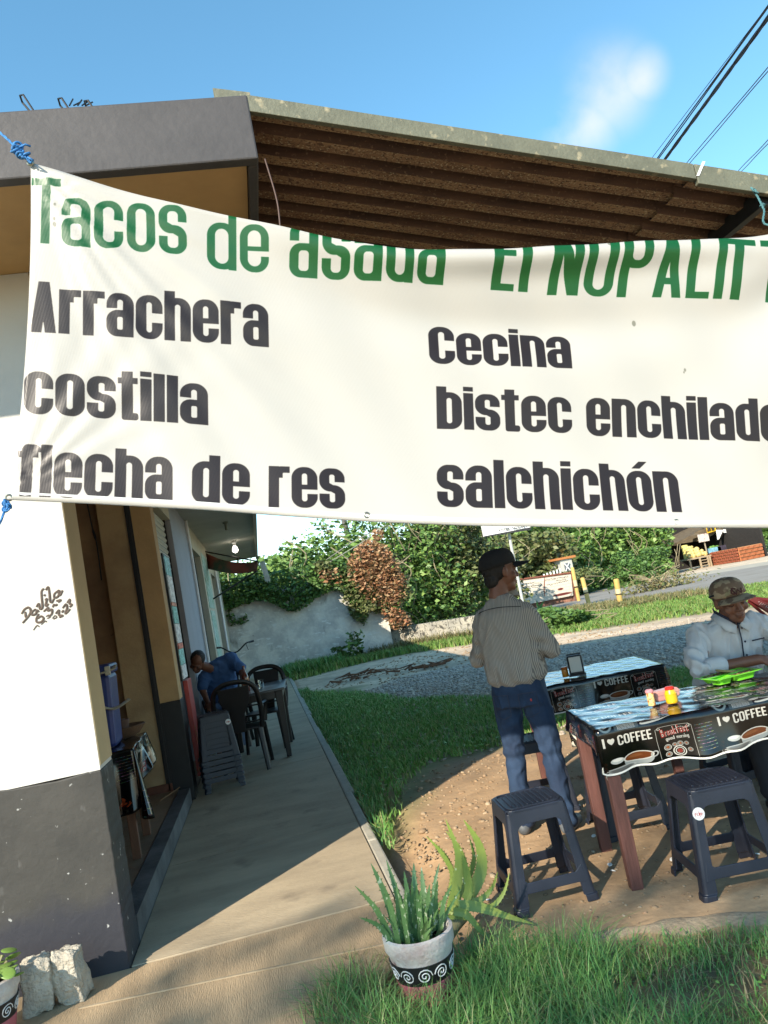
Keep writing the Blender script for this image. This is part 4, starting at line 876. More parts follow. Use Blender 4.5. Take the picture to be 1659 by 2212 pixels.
def make_table(label, cl_label, FL, ang, L_, D_, top, drop, uoff, voff, sag, legm, seed, legs=True, dropfn=None):
    t = thing('wooden_table', label, 'table', (FL.x, FL.y, GZ0), ang, 'tables with coffee cloths')
    Hh = top-.004-GZ0
    w = MB(); w.b2(.012,L_-.012,.012,D_-.012,Hh-.03,Hh-.002); w.build('table_top', legm, t)
    w = MB(); w.b2(.05,L_-.05,.05,.07,Hh-.11,Hh-.03); w.build('apron', legm, t); w = MB(); w.b2(.05,L_-.05,D_-.07,D_-.05,Hh-.11,Hh-.03); w.build('apron', legm, t)
    for x in (.045,L_-.045):
        for y in (.045,D_-.045):
            w = MB(); w.box((x,y,Hh/2-.016),(.064,.064,Hh-.03),taper=.92); w.build('leg', legm, t, bevel=.004)
    # cloth: one sheet wrapping over the edges, hanging with folds
    g_ = random.Random(seed); ph = [g_.uniform(0,6) for _ in range(8)]
    o = thing('oilcloth', cl_label, 'tablecloth', (FL.x, FL.y, GZ0), ang, 'coffee print tablecloths')
    w = MB(); uvs = []; dr = drop; nu, nv = 96, 60
    def ax(s, Ln):       # arc length -> position, amount hanging
        if s < 0: return 0, -s, -1
        if s > Ln: return Ln, s-Ln, 1
        return s, 0, 0
    Zc = Hh+.002
    def fn(u, v):
        s = -dr+(L_+2*dr)*u; q = -dr+(D_+2*dr)*v
        x, hx, dx = ax(s, L_); y, hy, dy = ax(q, D_); h = max(hx*.55, hy)+.35*min(hx, hy); z = Zc-h
        if dropfn and dy < 0: 
            k = dropfn(min(max(s/L_,0),1))*(1+.05*sin(s*13+1)+.03*sin(s*31)); z = Zc-h*k
        if hx > 0: x += dx*(.006+.10*h*(.6+.4*sin(q*19+ph[0])) + .16*h*sin(q*7+ph[1])*(hx/dr)); z -= .25*h*sin(q*6+1)*(hx/dr)*.3
        if hy > 0: y += dy*(.006+.07*h*(.6+.4*sin(s*21+ph[2])) + .10*h*sin(s*8+ph[3])*(hy/dr)+.03*h*sin(s*47+ph[1])*(hy/dr))
        if hx > 0 and hy > 0:
            m = min(hx, hy)/dr; x -= dx*m*.10; y -= dy*m*.10; z += .02*sin(m*9)
        if hx == 0 and hy == 0: z += .0022*sin(s*23+q*9+ph[4])*sin(q*31+s*5+ph[5])+.0012*sin(s*57+ph[6])
        uvs.append((s/.55+uoff, (q+voff)/.30)); return Vector((x, y, z))
    w.grid(fn, nu, nv); co = w.build('cloth_sheet', [CLM, CLM2], o, smooth=0)
    sd = co.modifiers.new('solid','SOLIDIFY'); sd.thickness = .0016; sd.offset = -1; sd.material_offset = 1
    ul = co.data.uv_layers.new(name='UVMap'); li = np.zeros(len(co.data.loops), np.int32); co.data.loops.foreach_get('vertex_index', li); ul.data.foreach_set('uv', np.array(uvs, np.float32)[li].ravel())
    w = MB(); n = 90; 
    for i in range(n):
        a, b_ = fn(i/n*.999+.0005,0), fn((i+1)/n*.999+.0005,0); w.add([a+Vector((0,-.0015,-.001)), b_+Vector((0,-.0015,-.001)), b_+Vector((0,-.0015,.007)), a+Vector((0,-.0015,.007))], [(0,1,2,3)])
    uvs.clear(); w.build('white_hem', mat('white_hem', (.72,.69,.62), .7), o, solid=.001)
    return t, o
def dfn(k): return 1.0-.10*abs(k-.1) if k < .45 else max(.30, 1.0-.10*.35-(k-.45)*.9)
make_table('brown wooden table in front, covered by the coffee oilcloth', 'black coffee printed oilcloth on the nearer table with napkin box', Vector((1.445,3.55,0)), rad(-10.5), 1.75, .63, .70, .205, .0, .214, 0, M_['wood_brown'], 3, dropfn=dfn)
make_table('smaller table behind the standing man with dark printed cloth', 'dark coffee printed oilcloth with pale blue shine behind the standing man', Vector((1.72,5.13,0)), rad(-10), .90, .66, .70, .19, .30, .20, 0, M_['wood_brown'], 9)

# things on the tables
def jar(name, label, cat, p, prof, m, cap, capm, group=None, extra=None):
    t = thing(name, label, cat, p, 0, group); w = MB(); w.lathe(prof, n=24); w.build('body', m, t, smooth=40)
    w = MB(); w.lathe(cap, n=24); w.build('cap', capm, t, smooth=40)
    if extra: extra(t)
    return t
TZt = .7055
yel = mat('yellow_plastic', (.75,.42,.01), .3, coat=.3); redp = mat('red_plastic', (.55,.03,.02), .35)
jar('sauce_bottle', 'yellow ribbed bottle with red cap on the nearer table', 'bottle', G(*(( (2150+972/1.7993)*.54, (2600+380/1.7993)*.54)), TZt), [(.026,0),(.029,.004)]+[(.029+.0018*((k%2)), .008+k*.0055) for k in range(8)]+[(.026,.056),(.023,.066)], yel, [(.022,.064),(.023,.066),(.023,.078),(.018,.082),(0,.082)], redp)
pinkcap = mat('pink_cap', (.6,.25,.28), .4)
lab = mat('yellow_red_label', (.72,.55,.22), .45, col2=(.55,.14,.05), scale=55, contrast=(.52,.58))
jar('salt_shaker', 'small round salt tin with pink and white cap on nearer table', 'shaker', G((2150+826/1.7993)*.54, (2600+398/1.7993)*.54, TZt), [(.018,0),(.0185,.002),(.0185,.062),(.017,.066)], lab, [(.019,.064),(.021,.066),(.021,.074),(.015,.080),(0,.080)], pinkcap)
nb_ = thing('napkin_box', 'pale pink plastic box lying between the salt tin and yellow bottle', 'box', G((2150+925/1.7993)*.54, (2600+352/1.7993)*.54, TZt), rad(10))
pinkm = mat('pale_pink_plastic', (.62,.30,.26), .35, coat=.2)
w = MB(); w.prism(rr(-.082,0,.072,.052,.022,6), (0,.028,0), (1,0,0), (0,0,1), .06); w.build('body', pinkm, nb_, bevel=.006)
w = MB(); w.prism(rr(-.084,.030,.074,.034,.0015,2), (0,.030,0), (1,0,0), (0,0,1), .064); w.build('seam', pinkm, nb_)
p_ = G((2150+290/1.7993)*.54, (2600+183/1.7993)*.54, TZt)
nd = thing('napkin_dispenser', 'black upright napkin dispenser with grey face on the farther table', 'dispenser', p_, rad(-22))
w = MB(); w.box((0,.0,.075),(.105,.045,.135)); w.build('frame', M_['plastic_black'], nd, bevel=.01)
w = MB(); w.box((0,-.0235,.080),(.080,.004,.105)); w.build('face_plate', mat('brushed_grey_plate', (.62,.60,.54), .4), nd, bevel=.004)
w = MB(); w.box((0,0,.006),(.12,.07,.012)); w.build('foot', M_['plastic_black'], nd, bevel=.003)
w = MB(); w.box((0,.035,.08),(.10,.012,.14),Matrix.Rotation(rad(-10),3,'X')); w.build('back_plate', M_['plastic_black'], nd, bevel=.004)
jar('sauce_bottle', 'small orange sauce jar left of the napkin dispenser', 'jar', G((2150+205/1.7993)*.54, (2600+193/1.7993)*.54, TZt), [(.021,0),(.023,.004),(.023,.045),(.020,.055)], mat('orange_sauce', (.55,.20,.015), .25), [(.022,.053),(.023,.055),(.023,.070),(0,.070)], mat('orange_cap', (.5,.13,.02), .35))
# green compartment tray with food
tp = G(2600*.54+1080/3.4025*.54, (2200+1790/3.4025)*.54, TZt)
tr = thing('green_tray', 'bright green divided plastic tray of tacos in front of the seated man', 'tray', (tp.x+.02, tp.y+.02, TZt), rad(6))
gmt = mat('bright_green_plastic', (.17,.62,.03), .3, coat=.3)
for (x0, x1, y0, y1) in ((-.125,-.03,-.07,.02),(-.02,.12,-.075,.0),(-.125,.12,.03,.09)):
    w = MB(); n = 20; a = rr(x0,y0,x1,y1,.022,4); cx, cy = (x0+x1)/2, (y0+y1)/2; m = len(a)
    lv = [(.72,.0015),(.80,.002),(1.0,.035),(1.03,.037),(.985,.035),(.76,.006)]
    vs = [(cx+(p[0]-cx)*s_, cy+(p[1]-cy)*s_, z) for s_, z in lv for p in a]
    w.add(vs, [(i*m+k, i*m+(k+1)%m, (i+1)*m+(k+1)%m, (i+1)*m+k) for i in range(len(lv)-1) for k in range(m)]+[tuple(range(m))[::-1], tuple(range(5*m,6*m))]); w.build('compartment', gmt, tr, smooth=40)
w = MB(); w.prism(rr(-.145,-.088,.14,.105,.02,4), (0,0,.0335), (1,0,0), (0,1,0), .0022)
# cut-outs are left by building the rim as four bands
w = MB(); w.b2(-.15,-.128,-.085,.1,.034,.037); w.b2(.122,.15,-.085,.1,.034,.037); w.b2(-.127,.121,-.092,-.076,.034,.037); w.b2(-.127,.121,.002,.03,.034,.037); w.b2(-.03,-.02,-.075,.001,.034,.037); w.build('rim', gmt, tr, bevel=.001)
pts_ = np.stack([RNG.uniform(-.11,.10,70), RNG.uniform(.035,.085,70)],1); pts2_ = np.stack([RNG.uniform(-.01,.11,50), RNG.uniform(-.065,-.01,50)],1)
fd = stones('shredded_food', np.vstack([pts_, pts2_]), .009, island_var(mat('food', (.3,.15,.05), .6), [(.10,.045,.02),(.25,.15,.05),(.12,.16,.04),(.45,.32,.15)]), 'stuff', zf=lambda x, y: x*0+.03); fd.parent = tr
w = MB(); w.lathe([(0,.0),(.05,.002),(.058,.012),(.056,.014),(0,.006)], (.03,.055,.034), 20, M=Matrix.Rotation(rad(14),3,'Y')); w.build('tortilla', mat('tortilla', (.50,.36,.17), .7, var=.15, scale=30), tr, smooth=40)

# ------------------------------------------------------------------ people
def finish(me_obj, voxel, it, fold=None, name='x'):
    md = me_obj.modifiers.new('r','REMESH'); md.mode = 'VOXEL'; md.voxel_size = voxel
    if it: sm = me_obj.modifiers.new('s','SMOOTH'); sm.factor = .5; sm.iterations = it
    bpy.context.view_layer.update(); dg = bpy.context.evaluated_depsgraph_get(); ev = me_obj.evaluated_get(dg)
    me = bpy.data.meshes.new_from_object(ev, depsgraph=dg); old = me_obj.data; me_obj.modifiers.clear(); me_obj.data = me
    for q in old.materials:
        if q and not me.materials: me.materials.append(q)
    if fold:
        n = len(me.vertices); co = np.zeros(n*3); me.vertices.foreach_get('co', co); co = co.reshape(-1,3); no = np.zeros(n*3); me.vertices.foreach_get('normal', no); no = no.reshape(-1,3)
        co = co+no*np.array([fold(Vector(c)) for c in co])[:,None]; me.vertices.foreach_set('co', co.ravel()); me.update()
    me.shade_smooth(); return me_obj
class Body(MB):
    def cap(s, a, b, ra, rb, n=14):
        a, b = Vector(a), Vector(b); d = (b-a); l = d.length or 1e-4; t = d/l; pts = []; rs = []
        for k in range(5): q = pi/2*k/4; pts.append(a-t*ra*cos(q)); rs.append(max(ra*sin(q),.0006))
        for k in range(1,4): pts.append(a+d*k/4); rs.append(ra+(rb-ra)*k/4)
        for k in range(5): q = pi/2*k/4; pts.append(b+t*rb*sin(q)); rs.append(max(rb*cos(q),.0006))
        s.tube(pts, rs, n); return s
    def chain(s, pts, rs):
        for i in range(len(pts)-1): s.cap(pts[i], pts[i+1], rs[i], rs[i+1])
        return s
    def ell(s, c, r, rot=None, n=18):
        c = Vector(c); prof = [(sin(pi*k/10), -cos(pi*k/10)) for k in range(11)]; M = Matrix.Diagonal(Vector(r))
        if rot is not None: M = rot @ M
        prof[0] = (0,-1); prof[-1] = (0,1); vs = [c+M@Vector((0,0,-1))]
        for (a, z) in prof[1:-1]:
            for k in range(n): vs.append(c+M@Vector((a*cos(2*pi*k/n), a*sin(2*pi*k/n), z)))
        vs.append(c+M@Vector((0,0,1))); m = len(prof)-2
        fs = [(0,1+(k+1)%n,1+k) for k in range(n)]+[(1+i*n+k,1+i*n+(k+1)%n,1+(i+1)*n+(k+1)%n,1+(i+1)*n+k) for i in range(m-1) for k in range(n)]+[(1+(m-1)*n+k,1+(m-1)*n+(k+1)%n,1+m*n) for k in range(n)]
        s.add(vs, fs); return s
    def loft(s, rings, n=24, pw=2.3):
        vs = []
        for (c, rx, ry, *rt) in rings:
            c = Vector(c); R = rt[0] if rt else Matrix.Identity(3)
            for k in range(n):
                a = 2*pi*k/n; ca, sa = cos(a), sin(a); vs.append(c+R@Vector((rx*math.copysign(abs(ca)**(2/pw),ca), ry*math.copysign(abs(sa)**(2/pw),sa), 0)))
        m = len(rings); s.add(vs, [(i*n+k, i*n+(k+1)%n, (i+1)*n+(k+1)%n, (i+1)*n+k) for i in range(m-1) for k in range(n)]+[tuple(range(n))[::-1], tuple(range((m-1)*n, m*n))]); return s
def head_prims(B, c, R, s=1.0):
    "skull, jaw, nose, lips, brows, ears; R turns the head (local +Y is the face)"
    c = Vector(c); f = lambda x, y, z: c+R@(Vector((x,y,z))*s)
    B.ell(f(0,-.012,.03), (.076*s,.094*s,.088*s), R); B.ell(f(0,.012,-.02), (.064*s,.076*s,.078*s), R); B.ell(f(0,.035,-.075), (.046*s,.048*s,.038*s), R); B.ell(f(0,.062,-.092), (.024*s,.022*s,.018*s), R)
    B.ell(f(0,.078,.018), (.055*s,.016*s,.012*s), R); B.chain([f(0,.085,.008), f(0,.104,-.026)], [.009*s,.013*s]); B.ell(f(-.013,.094,-.030), (.010*s,.011*s,.008*s), R); B.ell(f(.013,.094,-.030), (.010*s,.011*s,.008*s), R)
    B.ell(f(0,.085,-.055), (.024*s,.010*s,.0055*s), R); B.ell(f(0,.083,-.066), (.020*s,.010*s,.0065*s), R)
    for sx in (-1,1):
        B.ell(f(sx*.042,.052,-.03), (.026*s,.026*s,.024*s), R); B.ell(f(sx*.076,-.005,-.008), (.010*s,.018*s,.030*s), R@Matrix.Rotation(rad(10),3,'X')); B.ell(f(sx*.030,.074,.0), (.014*s,.010*s,.009*s), R)
    B.chain([f(0,-.02,-.06), f(0,-.035,-.14)], [.054*s,.058*s])
def eyes(par, c, R, s=1.0, closed=False):
    c = Vector(c); f = lambda x, y, z: c+R@(Vector((x,y,z))*s)
    for sx in (-1,1):
        if not closed:
            B = Body(); B.ell(f(sx*.030,.079,.001), (.0115*s,.007*s,.0052*s), R, 12); B.build('eye', mat('eye_white', (.5,.45,.4), .2), par, smooth=60, world=True)
            B = Body(); B.ell(f(sx*.030,.0835,.001), (.005*s,.0035*s,.005*s), R, 10); B.build('iris', M_['hair'], par, smooth=60, world=True)
        B = MB(); B.tube([f(sx*.044,.073,.004 if not closed else -.003), f(sx*.030,.0865,.0075 if not closed else -.004), f(sx*.017,.083,.003)], .0018*s, 5); B.build('eyelash', M_['hair'], par, world=True)
        B = MB(); B.tube([f(sx*.050,.070,.017), f(sx*.034,.090,.024), f(sx*.014,.091,.019)], [.002*s,.0042*s,.003*s], 6, flat=.8); B.build('eyebrow', M_['hair'], par, world=True)
    B = MB(); B.tube([f(-.022,.089,-.0605), f(0,.0955,-.0600), f(.022,.089,-.0605)], .0016*s, 5); B.build('mouth_line', mat('dark_lip', (.07,.02,.015), .5), par, world=True)
def hand(B, w, d, up, side, s=1.0, curl=.6, spread=.16, thumb=1):
    "w wrist, d pointing direction, up back-of-hand normal; palm + five fingers"
    w, d, up = Vector(w), Vector(d).normalized(), Vector(up); up = (up-d*up.dot(d)).normalized(); x = d.cross(up)*side
    B.chain([w-d*.01, w+d*.03*s], [.026*s,.028*s])
    for k in range(4):
        o = (k-1.5)*.019*s; B.cap(w+d*.02*s+x*o*.7, w+d*.078*s+x*o, .014*s, .0115*s, 10)
        L_ = (.072,.080,.075,.060)[k]*s; a = w+d*.082*s+x*o; dir_ = (d+x*(k-1.5)*spread*.5).normalized(); q = a; cu = curl*(.85+.1*k)
        for j, (fr, r0, r1) in enumerate(((.42,.0098,.0092),(.32,.0092,.0082),(.26,.0082,.0072))):
            an = cu*(.35,.95,1.35)[j]; dd = (dir_*cos(an)-up*sin(an)).normalized(); e = q+dd*L_*fr; B.cap(q, e, r0*s, r1*s, 8); q = e
    a = w+d*.028*s-x*.024*s*thumb; b = a+(d*.7-x*.6*thumb-up*.35).normalized()*.036*s; c = b+(d*.9-x*.15*thumb-up*.4).normalized()*.030*s; B.cap(a, b, .015*s, .0125*s, 10); B.cap(b, c, .0125*s, .0095*s, 8)
def cap_hat(par, c, R, m, m2, s=1.0, tilt=0):
    c = Vector(c); f = lambda x, y, z: c+R@(Vector((x,y,z))*s)
    w = MB(); n, mm = 28, 8; vs = []
    for j in range(mm+1):
        t = j/mm; z = .028+.088*sin(t*pi/2)**.9; k = cos(t*pi/2)**.62
        for i in range(n): a = 2*pi*i/n; vs.append(f(.088*k*cos(a), -.012+(.103*k)*sin(a)+.006*t, z-.012*(1-t)*sin(a)*-1*0-.010*(1-t)*(-sin(a))*1.0))
    w.add(vs, [(j*n+i, j*n+(i+1)%n, (j+1)*n+(i+1)%n, (j+1)*n+i) for j in range(mm) for i in range(n)]+[tuple(range(mm*n,(mm+1)*n))]); crown = w.build('cap_crown', m, par, smooth=50, world=True, solid=.003)
    w = MB()
    def br(u, v):
        a = (u-.5)*1.9; rin, rout = .097, .099+.088*max(0,cos(a*1.6))**.6; r = rin+(rout-rin)*v
        return f(sin(a)*r*(.95), -.012+cos(a)*r, .036-.010*v-.030*sin(a)**2*(.6+.4*v))
    w.grid(br, 18, 5); w.build('cap_brim', m2, par, smooth=50, world=True, solid=.004)
    w = MB(); w.lathe([(.008,0),(.007,.004),(0,.006)], f(0,-.006,.114)); w.build('cap_button', m, crown, smooth=50)
    w = MB(); w.tube([f(.05*cos(t)*1.0, -.100-.012*sin(t)*0, .030+.028*sin(t)) for t in np.linspace(0,pi,10)], .003, 5); w.build('cap_rear_arch', m2, crown)
    for o in [q for q in bpy.data.objects if q.parent == crown]: o.matrix_parent_inverse = parent_matrix(crown).inverted()
    return crown
def folds(scale, amp, st=(1,1,1)):
    def f(c): 
        n = mnoise.noise(Vector((c.x*scale*st[0], c.y*scale*st[1], c.z*scale*st[2]))); n2 = mnoise.noise(Vector((c.x*scale*2.3*st[0]+7, c.y*scale*2.3*st[1], c.z*scale*2.3*st[2])))
        return amp*((1-min(1,abs(n)*3.6))**1.3*.9-.35+n2*.45)
    return f
def striped(name, c1, c2, freq, rough=.85, axis='x'):
    m = mat(name, c1, rough, bump=.15, bscale=240, bdist=.002); N, L = m.node_tree.nodes, m.node_tree.links; t = N.new('ShaderNodeTexCoord'); wv = N.new('ShaderNodeTexWave'); wv.bands_direction = axis.upper(); wv.inputs['Scale'].default_value = freq; wv.inputs['Distortion'].default_value = .6; wv.inputs['Detail Scale'].default_value = .5; wv.inputs['Detail'].default_value = 0
    L.new(t.outputs['Object'], wv.inputs[0]); r = N.new('ShaderNodeValToRGB'); r.color_ramp.elements[0].position = .42; r.color_ramp.elements[1].position = .60; r.color_ramp.elements[0].color = (*c1,1); r.color_ramp.elements[1].color = (*c2,1); L.new(wv.outputs[0], r.inputs[0]); L.new(r.outputs[0], N['Principled BSDF'].inputs['Base Color']); return m
def jeans_mat(name, c1, c2): return mat(name, c1, .85, col2=c2, scale=5, bump=.3, bscale=300, contrast=(.35,.75), bdist=.003)
ID3 = Matrix.Identity(3)
def RZ(a): return Matrix.Rotation(rad(a),3,'Z')

# --- standing man, seen from behind
mp = Vector((1.455,4.60,GZ0)); man = thing('person', 'standing person in grey striped shirt, black cap and jeans, arms folded', 'person', mp, rad(-38)); man.scale = (.94,.94,1)
hR = RZ(-46) @ Matrix.Rotation(rad(-4),3,'X'); hc = Vector((.02,.035,1.565))
B = Body(); head_prims(B, hc, hR, 1.12); B.chain([(0,.015,1.49),(0,.0,1.38)],[.056,.052]); B.loft([((0,0,.90),.13,.08),((0,0,1.05),.12,.08),((0,-.01,1.25),.12,.08),((0,-.01,1.33),.10,.06),((0,-.005,1.39),.05,.045)])
for sx in (-1,1): B.chain([(sx*.14,-.01,1.30),(sx*.235,.04,1.07),(sx*.02,.20,1.12)],[.045,.038,.028]); B.chain([(sx*.085,0,.92),(sx*.122,.01,.5),(sx*.14,-.02,.08)],[.075,.05,.038]); B.chain([(sx*.14,-.03,.045),(sx*.15,.10,.035)],[.035,.03])
hand(B, (.0,.205,1.125), (-1,.05,.15), (0,1,.2), 1, .95, .5); hand(B, (-.02,.22,1.10), (1,.05,.1), (0,1,0), -1, .95, .5)
bo = B.build('body', M_['skin'], man); finish(bo, .0075, 2)
eyes(bo, hc, hR, 1.12)
for q in [o for o in bpy.data.objects if o.parent == bo]: q.matrix_parent_inverse = Matrix.Identity(4)
B = Body(); B.ell(hc+hR@Vector((0,-.034,.018)), (.092,.096,.088), hR); B.ell(hc+hR@Vector((0,-.070,-.045)), (.070,.046,.060), hR); ho = B.build('hair', M_['hair'], man); finish(ho, .006, 1, folds(60,.003))
blackcap = mat('black_cap_cloth', (.012,.011,.011), .85, bump=.3, bscale=300)
cap_hat(man, hc+Vector((0,0,.0)), hR@Matrix.Rotation(rad(5),3,'X'), blackcap, blackcap, 1.22)
for q in man.children_recursive:
    if q.name.startswith('cap_'): q.matrix_parent_inverse = Matrix.Identity(4)
sh_m = striped('grey_striped_shirt', (.37,.325,.275), (.17,.15,.135), 34)
B = Body(); B.loft([((0,.0,.885),.165,.125),((0,.0,.92),.190,.150),((0,-.005,.98),.198,.150),((0,-.01,1.10),.200,.138),((0,-.015,1.25),.200,.126),((0,-.015,1.32),.182,.110),((0,-.01,1.365),.140,.088),((0,-.005,1.40),.092,.072),((0,.0,1.425),.068,.064)])
B.chain([(.152,-.012,1.292),(.25,.035,1.05),(.19,.15,1.07),(.02,.215,1.12)],[.064,.057,.055,.045]); B.chain([(-.152,-.012,1.292),(-.25,.035,1.06),(-.19,.16,1.09),(-.0,.23,1.10)],[.064,.057,.054,.045])
so = B.build('shirt', sh_m, man)
def ff(c):
    f0 = folds(8,.013,(1.7,1.2,.5))(c); blouse = math.exp(-((c.z-.95)/.05)**2)*.009*sin(math.atan2(c.x,c.y)*11+1.3)+math.exp(-((c.z-1.02)/.06)**2)*.006*sin(math.atan2(c.x,c.y)*7)
    arm = math.exp(-((abs(c.x)-.215)/.05)**2)*math.exp(-((c.z-1.10)/.10)**2)*.010*sin(c.z*75+c.y*25+c.x*20); return f0*.8+blouse+arm
finish(so, .008, 2, ff)
w = MB(); w.tube([(0+.165*sin(a)*1.0, -.012+.118*cos(a)*-1, 1.345+.012*cos(a*2)) for a in np.linspace(-1.1,1.1,14)], .0022, 5); w.build('yoke_seam', mat('dark_thread', (.04,.04,.04), .9), so)
w = MB(); w.lathe([(.074,1.405),(.080,1.408),(.069,1.455),(.063,1.452),(.066,1.41)], (0,.004,0), 28, M=Matrix.Rotation(rad(-5),3,'X')@Matrix.Diagonal(Vector((1,.95,1)))); w.build('collar', striped('collar_stripe', (.40,.355,.30), (.13,.12,.11), 45, axis='z'), so, smooth=50)
jn = jeans_mat('blue_jeans', (.008,.019,.048), (.026,.058,.118))
B = Body(); B.loft([((0,.0,.92),.166,.118),((0,-.01,.84),.182,.130),((0,-.015,.76),.180,.128)],24)
for sx, kx in ((-1,.0),(1,.0)): B.chain([(sx*.092,-.012,.80),(sx*.112,-.005,.62),(sx*.125,.005,.46),(sx*.132,-.015,.28),(sx*.140,-.02,.075)],[.095,.082,.067,.062,.064])
jo = B.build('jeans', jn, man)
def fj(c): return folds(11,.009,(1.2,1,.7))(c)+.006*math.exp(-((c.z-.14)/.10)**2)*sin(c.z*70+c.x*20)+.004*math.exp(-((c.z-.46)/.07)**2)*sin(c.z*80)
finish(jo, .0085, 2, fj)
w = MB(); vs = [(.168*cos(a)*1.01, .121*sin(a)*1.01+.0, z) for z in (.895,.928) for a in np.linspace(0,2*pi,32,endpoint=False)]; w.add(vs, [(i,(i+1)%32,32+(i+1)%32,32+i) for i in range(32)]); w.build('belt', mat('tan_belt', (.30,.24,.15), .6, col2=(.06,.05,.04), scale=60, contrast=(.5,.55)), jo, solid=.004)
for a in (-1.57,-.6,-2.5):
    w = MB(); w.box((.172*cos(a),.124*sin(a),.912),(.014,.006,.05),Matrix.Rotation(a+pi/2,3,'Z')); w.build('belt_loop', jn, jo)
def patch_on(x0, z0, x1, z1, n=6):
    "back pocket outline following the seat of the jeans"
    w = MB(); o = [(x0,z1),(x1,z1),(x1,z0+.02),((x0+x1)/2,z0),(x0,z0+.02),(x0,z1)]; pts = []
    for (a, b), (c, d) in zip(o[:-1], o[1:]):
        for k in range(4): x = a+(c-a)*k/4; z = b+(d-b)*k/4; pts.append((x, -.128-.018*(1-(abs(x)/.18)**2)+.03*(abs(x)/.18)**2, z))
    w.tube(pts+[pts[0]], .002, 5); return w
for x0, x1 in ((-.145,-.035),(.035,.145)): patch_on(x0,.70,x1,.84).build('back_pocket', mat('jeans_thread', (.03,.035,.06), .8), jo)
w = MB(); w.box((.115,-.148,.80),(.008,.003,.014)); w.build('red_tab', redp, jo)
for sx in (-1,1):
    B = Body(); B.chain([(sx*.14,-.05,.042),(sx*.146,.02,.045),(sx*.155,.13,.032)],[.042,.045,.036]); o = B.build('shoe', mat('grey_trainer', (.10,.11,.12), .6, var=.3), man); finish(o, .006, 2)

# --- seated man eating
sc_ = thing('person', 'seated person in pale grey shirt and camouflage cap eating from the green tray', 'person', (2.70,4.40,GZ0), 0)
sR = RZ(170) @ Matrix.Rotation(rad(-15),3,'X') @ Matrix.Rotation(rad(6),3,'Y'); shc = Vector((.0,-.20,1.150))      # local coordinates, floor at 0
B = Body(); head_prims(B, shc, sR, 1.1); B.chain([(0,-.175,1.11),(0,-.13,.98)],[.056,.066])
B.loft([((0,.05,.46),.17,.12),((0,.03,.62),.15,.11),((0,-.03,.80),.14,.09),((0,-.09,.93),.13,.07),((0,-.11,1.0),.07,.05)])
rw, re = Vector((-.035,-.385,.815)), Vector((-.315,-.26,.80)); lw, le = Vector((.12,-.41,.815)), Vector((.33,-.22,.81))
B.chain([(-.165,-.10,.955),re,rw],[.034,.036,.030]); B.chain([(.165,-.10,.955),le,lw],[.034,.036,.030])
for sx in (-1,1): B.chain([(sx*.1,.05,.50),(sx*.14,-.38,.52),(sx*.14,-.40,.10)],[.08,.062,.04]); B.chain([(sx*.14,-.40,.05),(sx*.14,-.52,.04)],[.04,.032])
hand(B, rw, (.9,-.25,-.18), (-.05,-.5,1), -1, .98, .75, thumb=1); hand(B, lw, (-.75,-.45,-.25), (0,-.5,1), 1, .98, .7, thumb=1)
bo = B.build('body', M_['skin'], sc_); finish(bo, .0065, 2)
eyes(bo, shc, sR, 1.1, closed=True)
for q in [o for o in bpy.data.objects if o.parent == bo]: q.matrix_parent_inverse = Matrix.Identity(4)
B = Body(); B.ell(shc+sR@Vector((0,-.030,.022)), (.088,.094,.080), sR); ho = B.build('hair', M_['hair'], sc_); finish(ho, .006, 1)
camo = mat('camouflage_cap', (.38,.28,.17), .85, col2=(.17,.105,.065), scale=14, contrast=(.47,.53), bump=.2, detail=2)
speckle(camo, (.28,.24,.13), 18, .62, soft=.03)
cr_ = cap_hat(sc_, shc, sR@Matrix.Rotation(rad(6),3,'X'), camo, camo, 1.12)
for q in sc_.children_recursive:
    if q.name.startswith('cap_'): q.matrix_parent_inverse = Matrix.Identity(4)
w = MB(); fr = lambda x, z: shc+sR@(Vector((x*1.1, .119-1.6*(z+.012)**2*4-1.8*x*x-.35*max(0,z), .085+z)))
w.tube([fr(-.030,.012), fr(-.022,-.014), fr(-.006,.010), fr(.004,-.016), fr(.020,.014), fr(.028,.010)], .0055, 6); w.tube([fr(.0,.014), fr(.018,.020), fr(.028,-.002), fr(.014,-.012)], .006, 6); w.build('cap_emblem', mat('maroon_patch', (.07,.018,.015), .8), cr_)
shm = mat('pale_grey_shirt', (.56,.55,.55), .85, var=.05, scale=6, bump=.2, bscale=260, bdist=.002); shl = mat('blue_grey_shirt_front', (.42,.42,.44), .85)
B = Body(); B.loft([((0,.06,.48),.20,.155),((0,.03,.60),.205,.165),((0,-.03,.78),.205,.150),((0,-.08,.92),.205,.122),((0,-.105,.985),.185,.098),((0,-.12,1.025),.12,.078),((0,-.135,1.05),.075,.066)])
B.chain([(-.185,-.10,.975),(-.30,-.20,.85),(-.318,-.25,.815)],[.074,.064,.058]); B.chain([(.185,-.10,.975),(.31,-.18,.86),(.33,-.22,.82)],[.074,.064,.058])
B.chain([(-.318,-.25,.81),(-.265,-.283,.812)],[.056,.052]); B.chain([(.33,-.22,.82),(.27,-.28,.82)],[.056,.052])
so = B.build('shirt', shm, sc_)
def fs_(c): return folds(9,.016,(1.8,1,.6))(c)+.004*sin(c.x*55+c.z*30)*math.exp(-((c.z-.72)/.12)**2)+math.exp(-((abs(c.x)-.30)/.07)**2)*math.exp(-((c.z-.84)/.07)**2)*.008*sin(c.z*70+c.x*40)
finish(so, .008, 2, fs_)
B = Body(); B.cap((-.262,-.285,.812),(-.228,-.303,.813),.055,.056); o = B.build('cuff', shm, so); finish(o,.006,1)
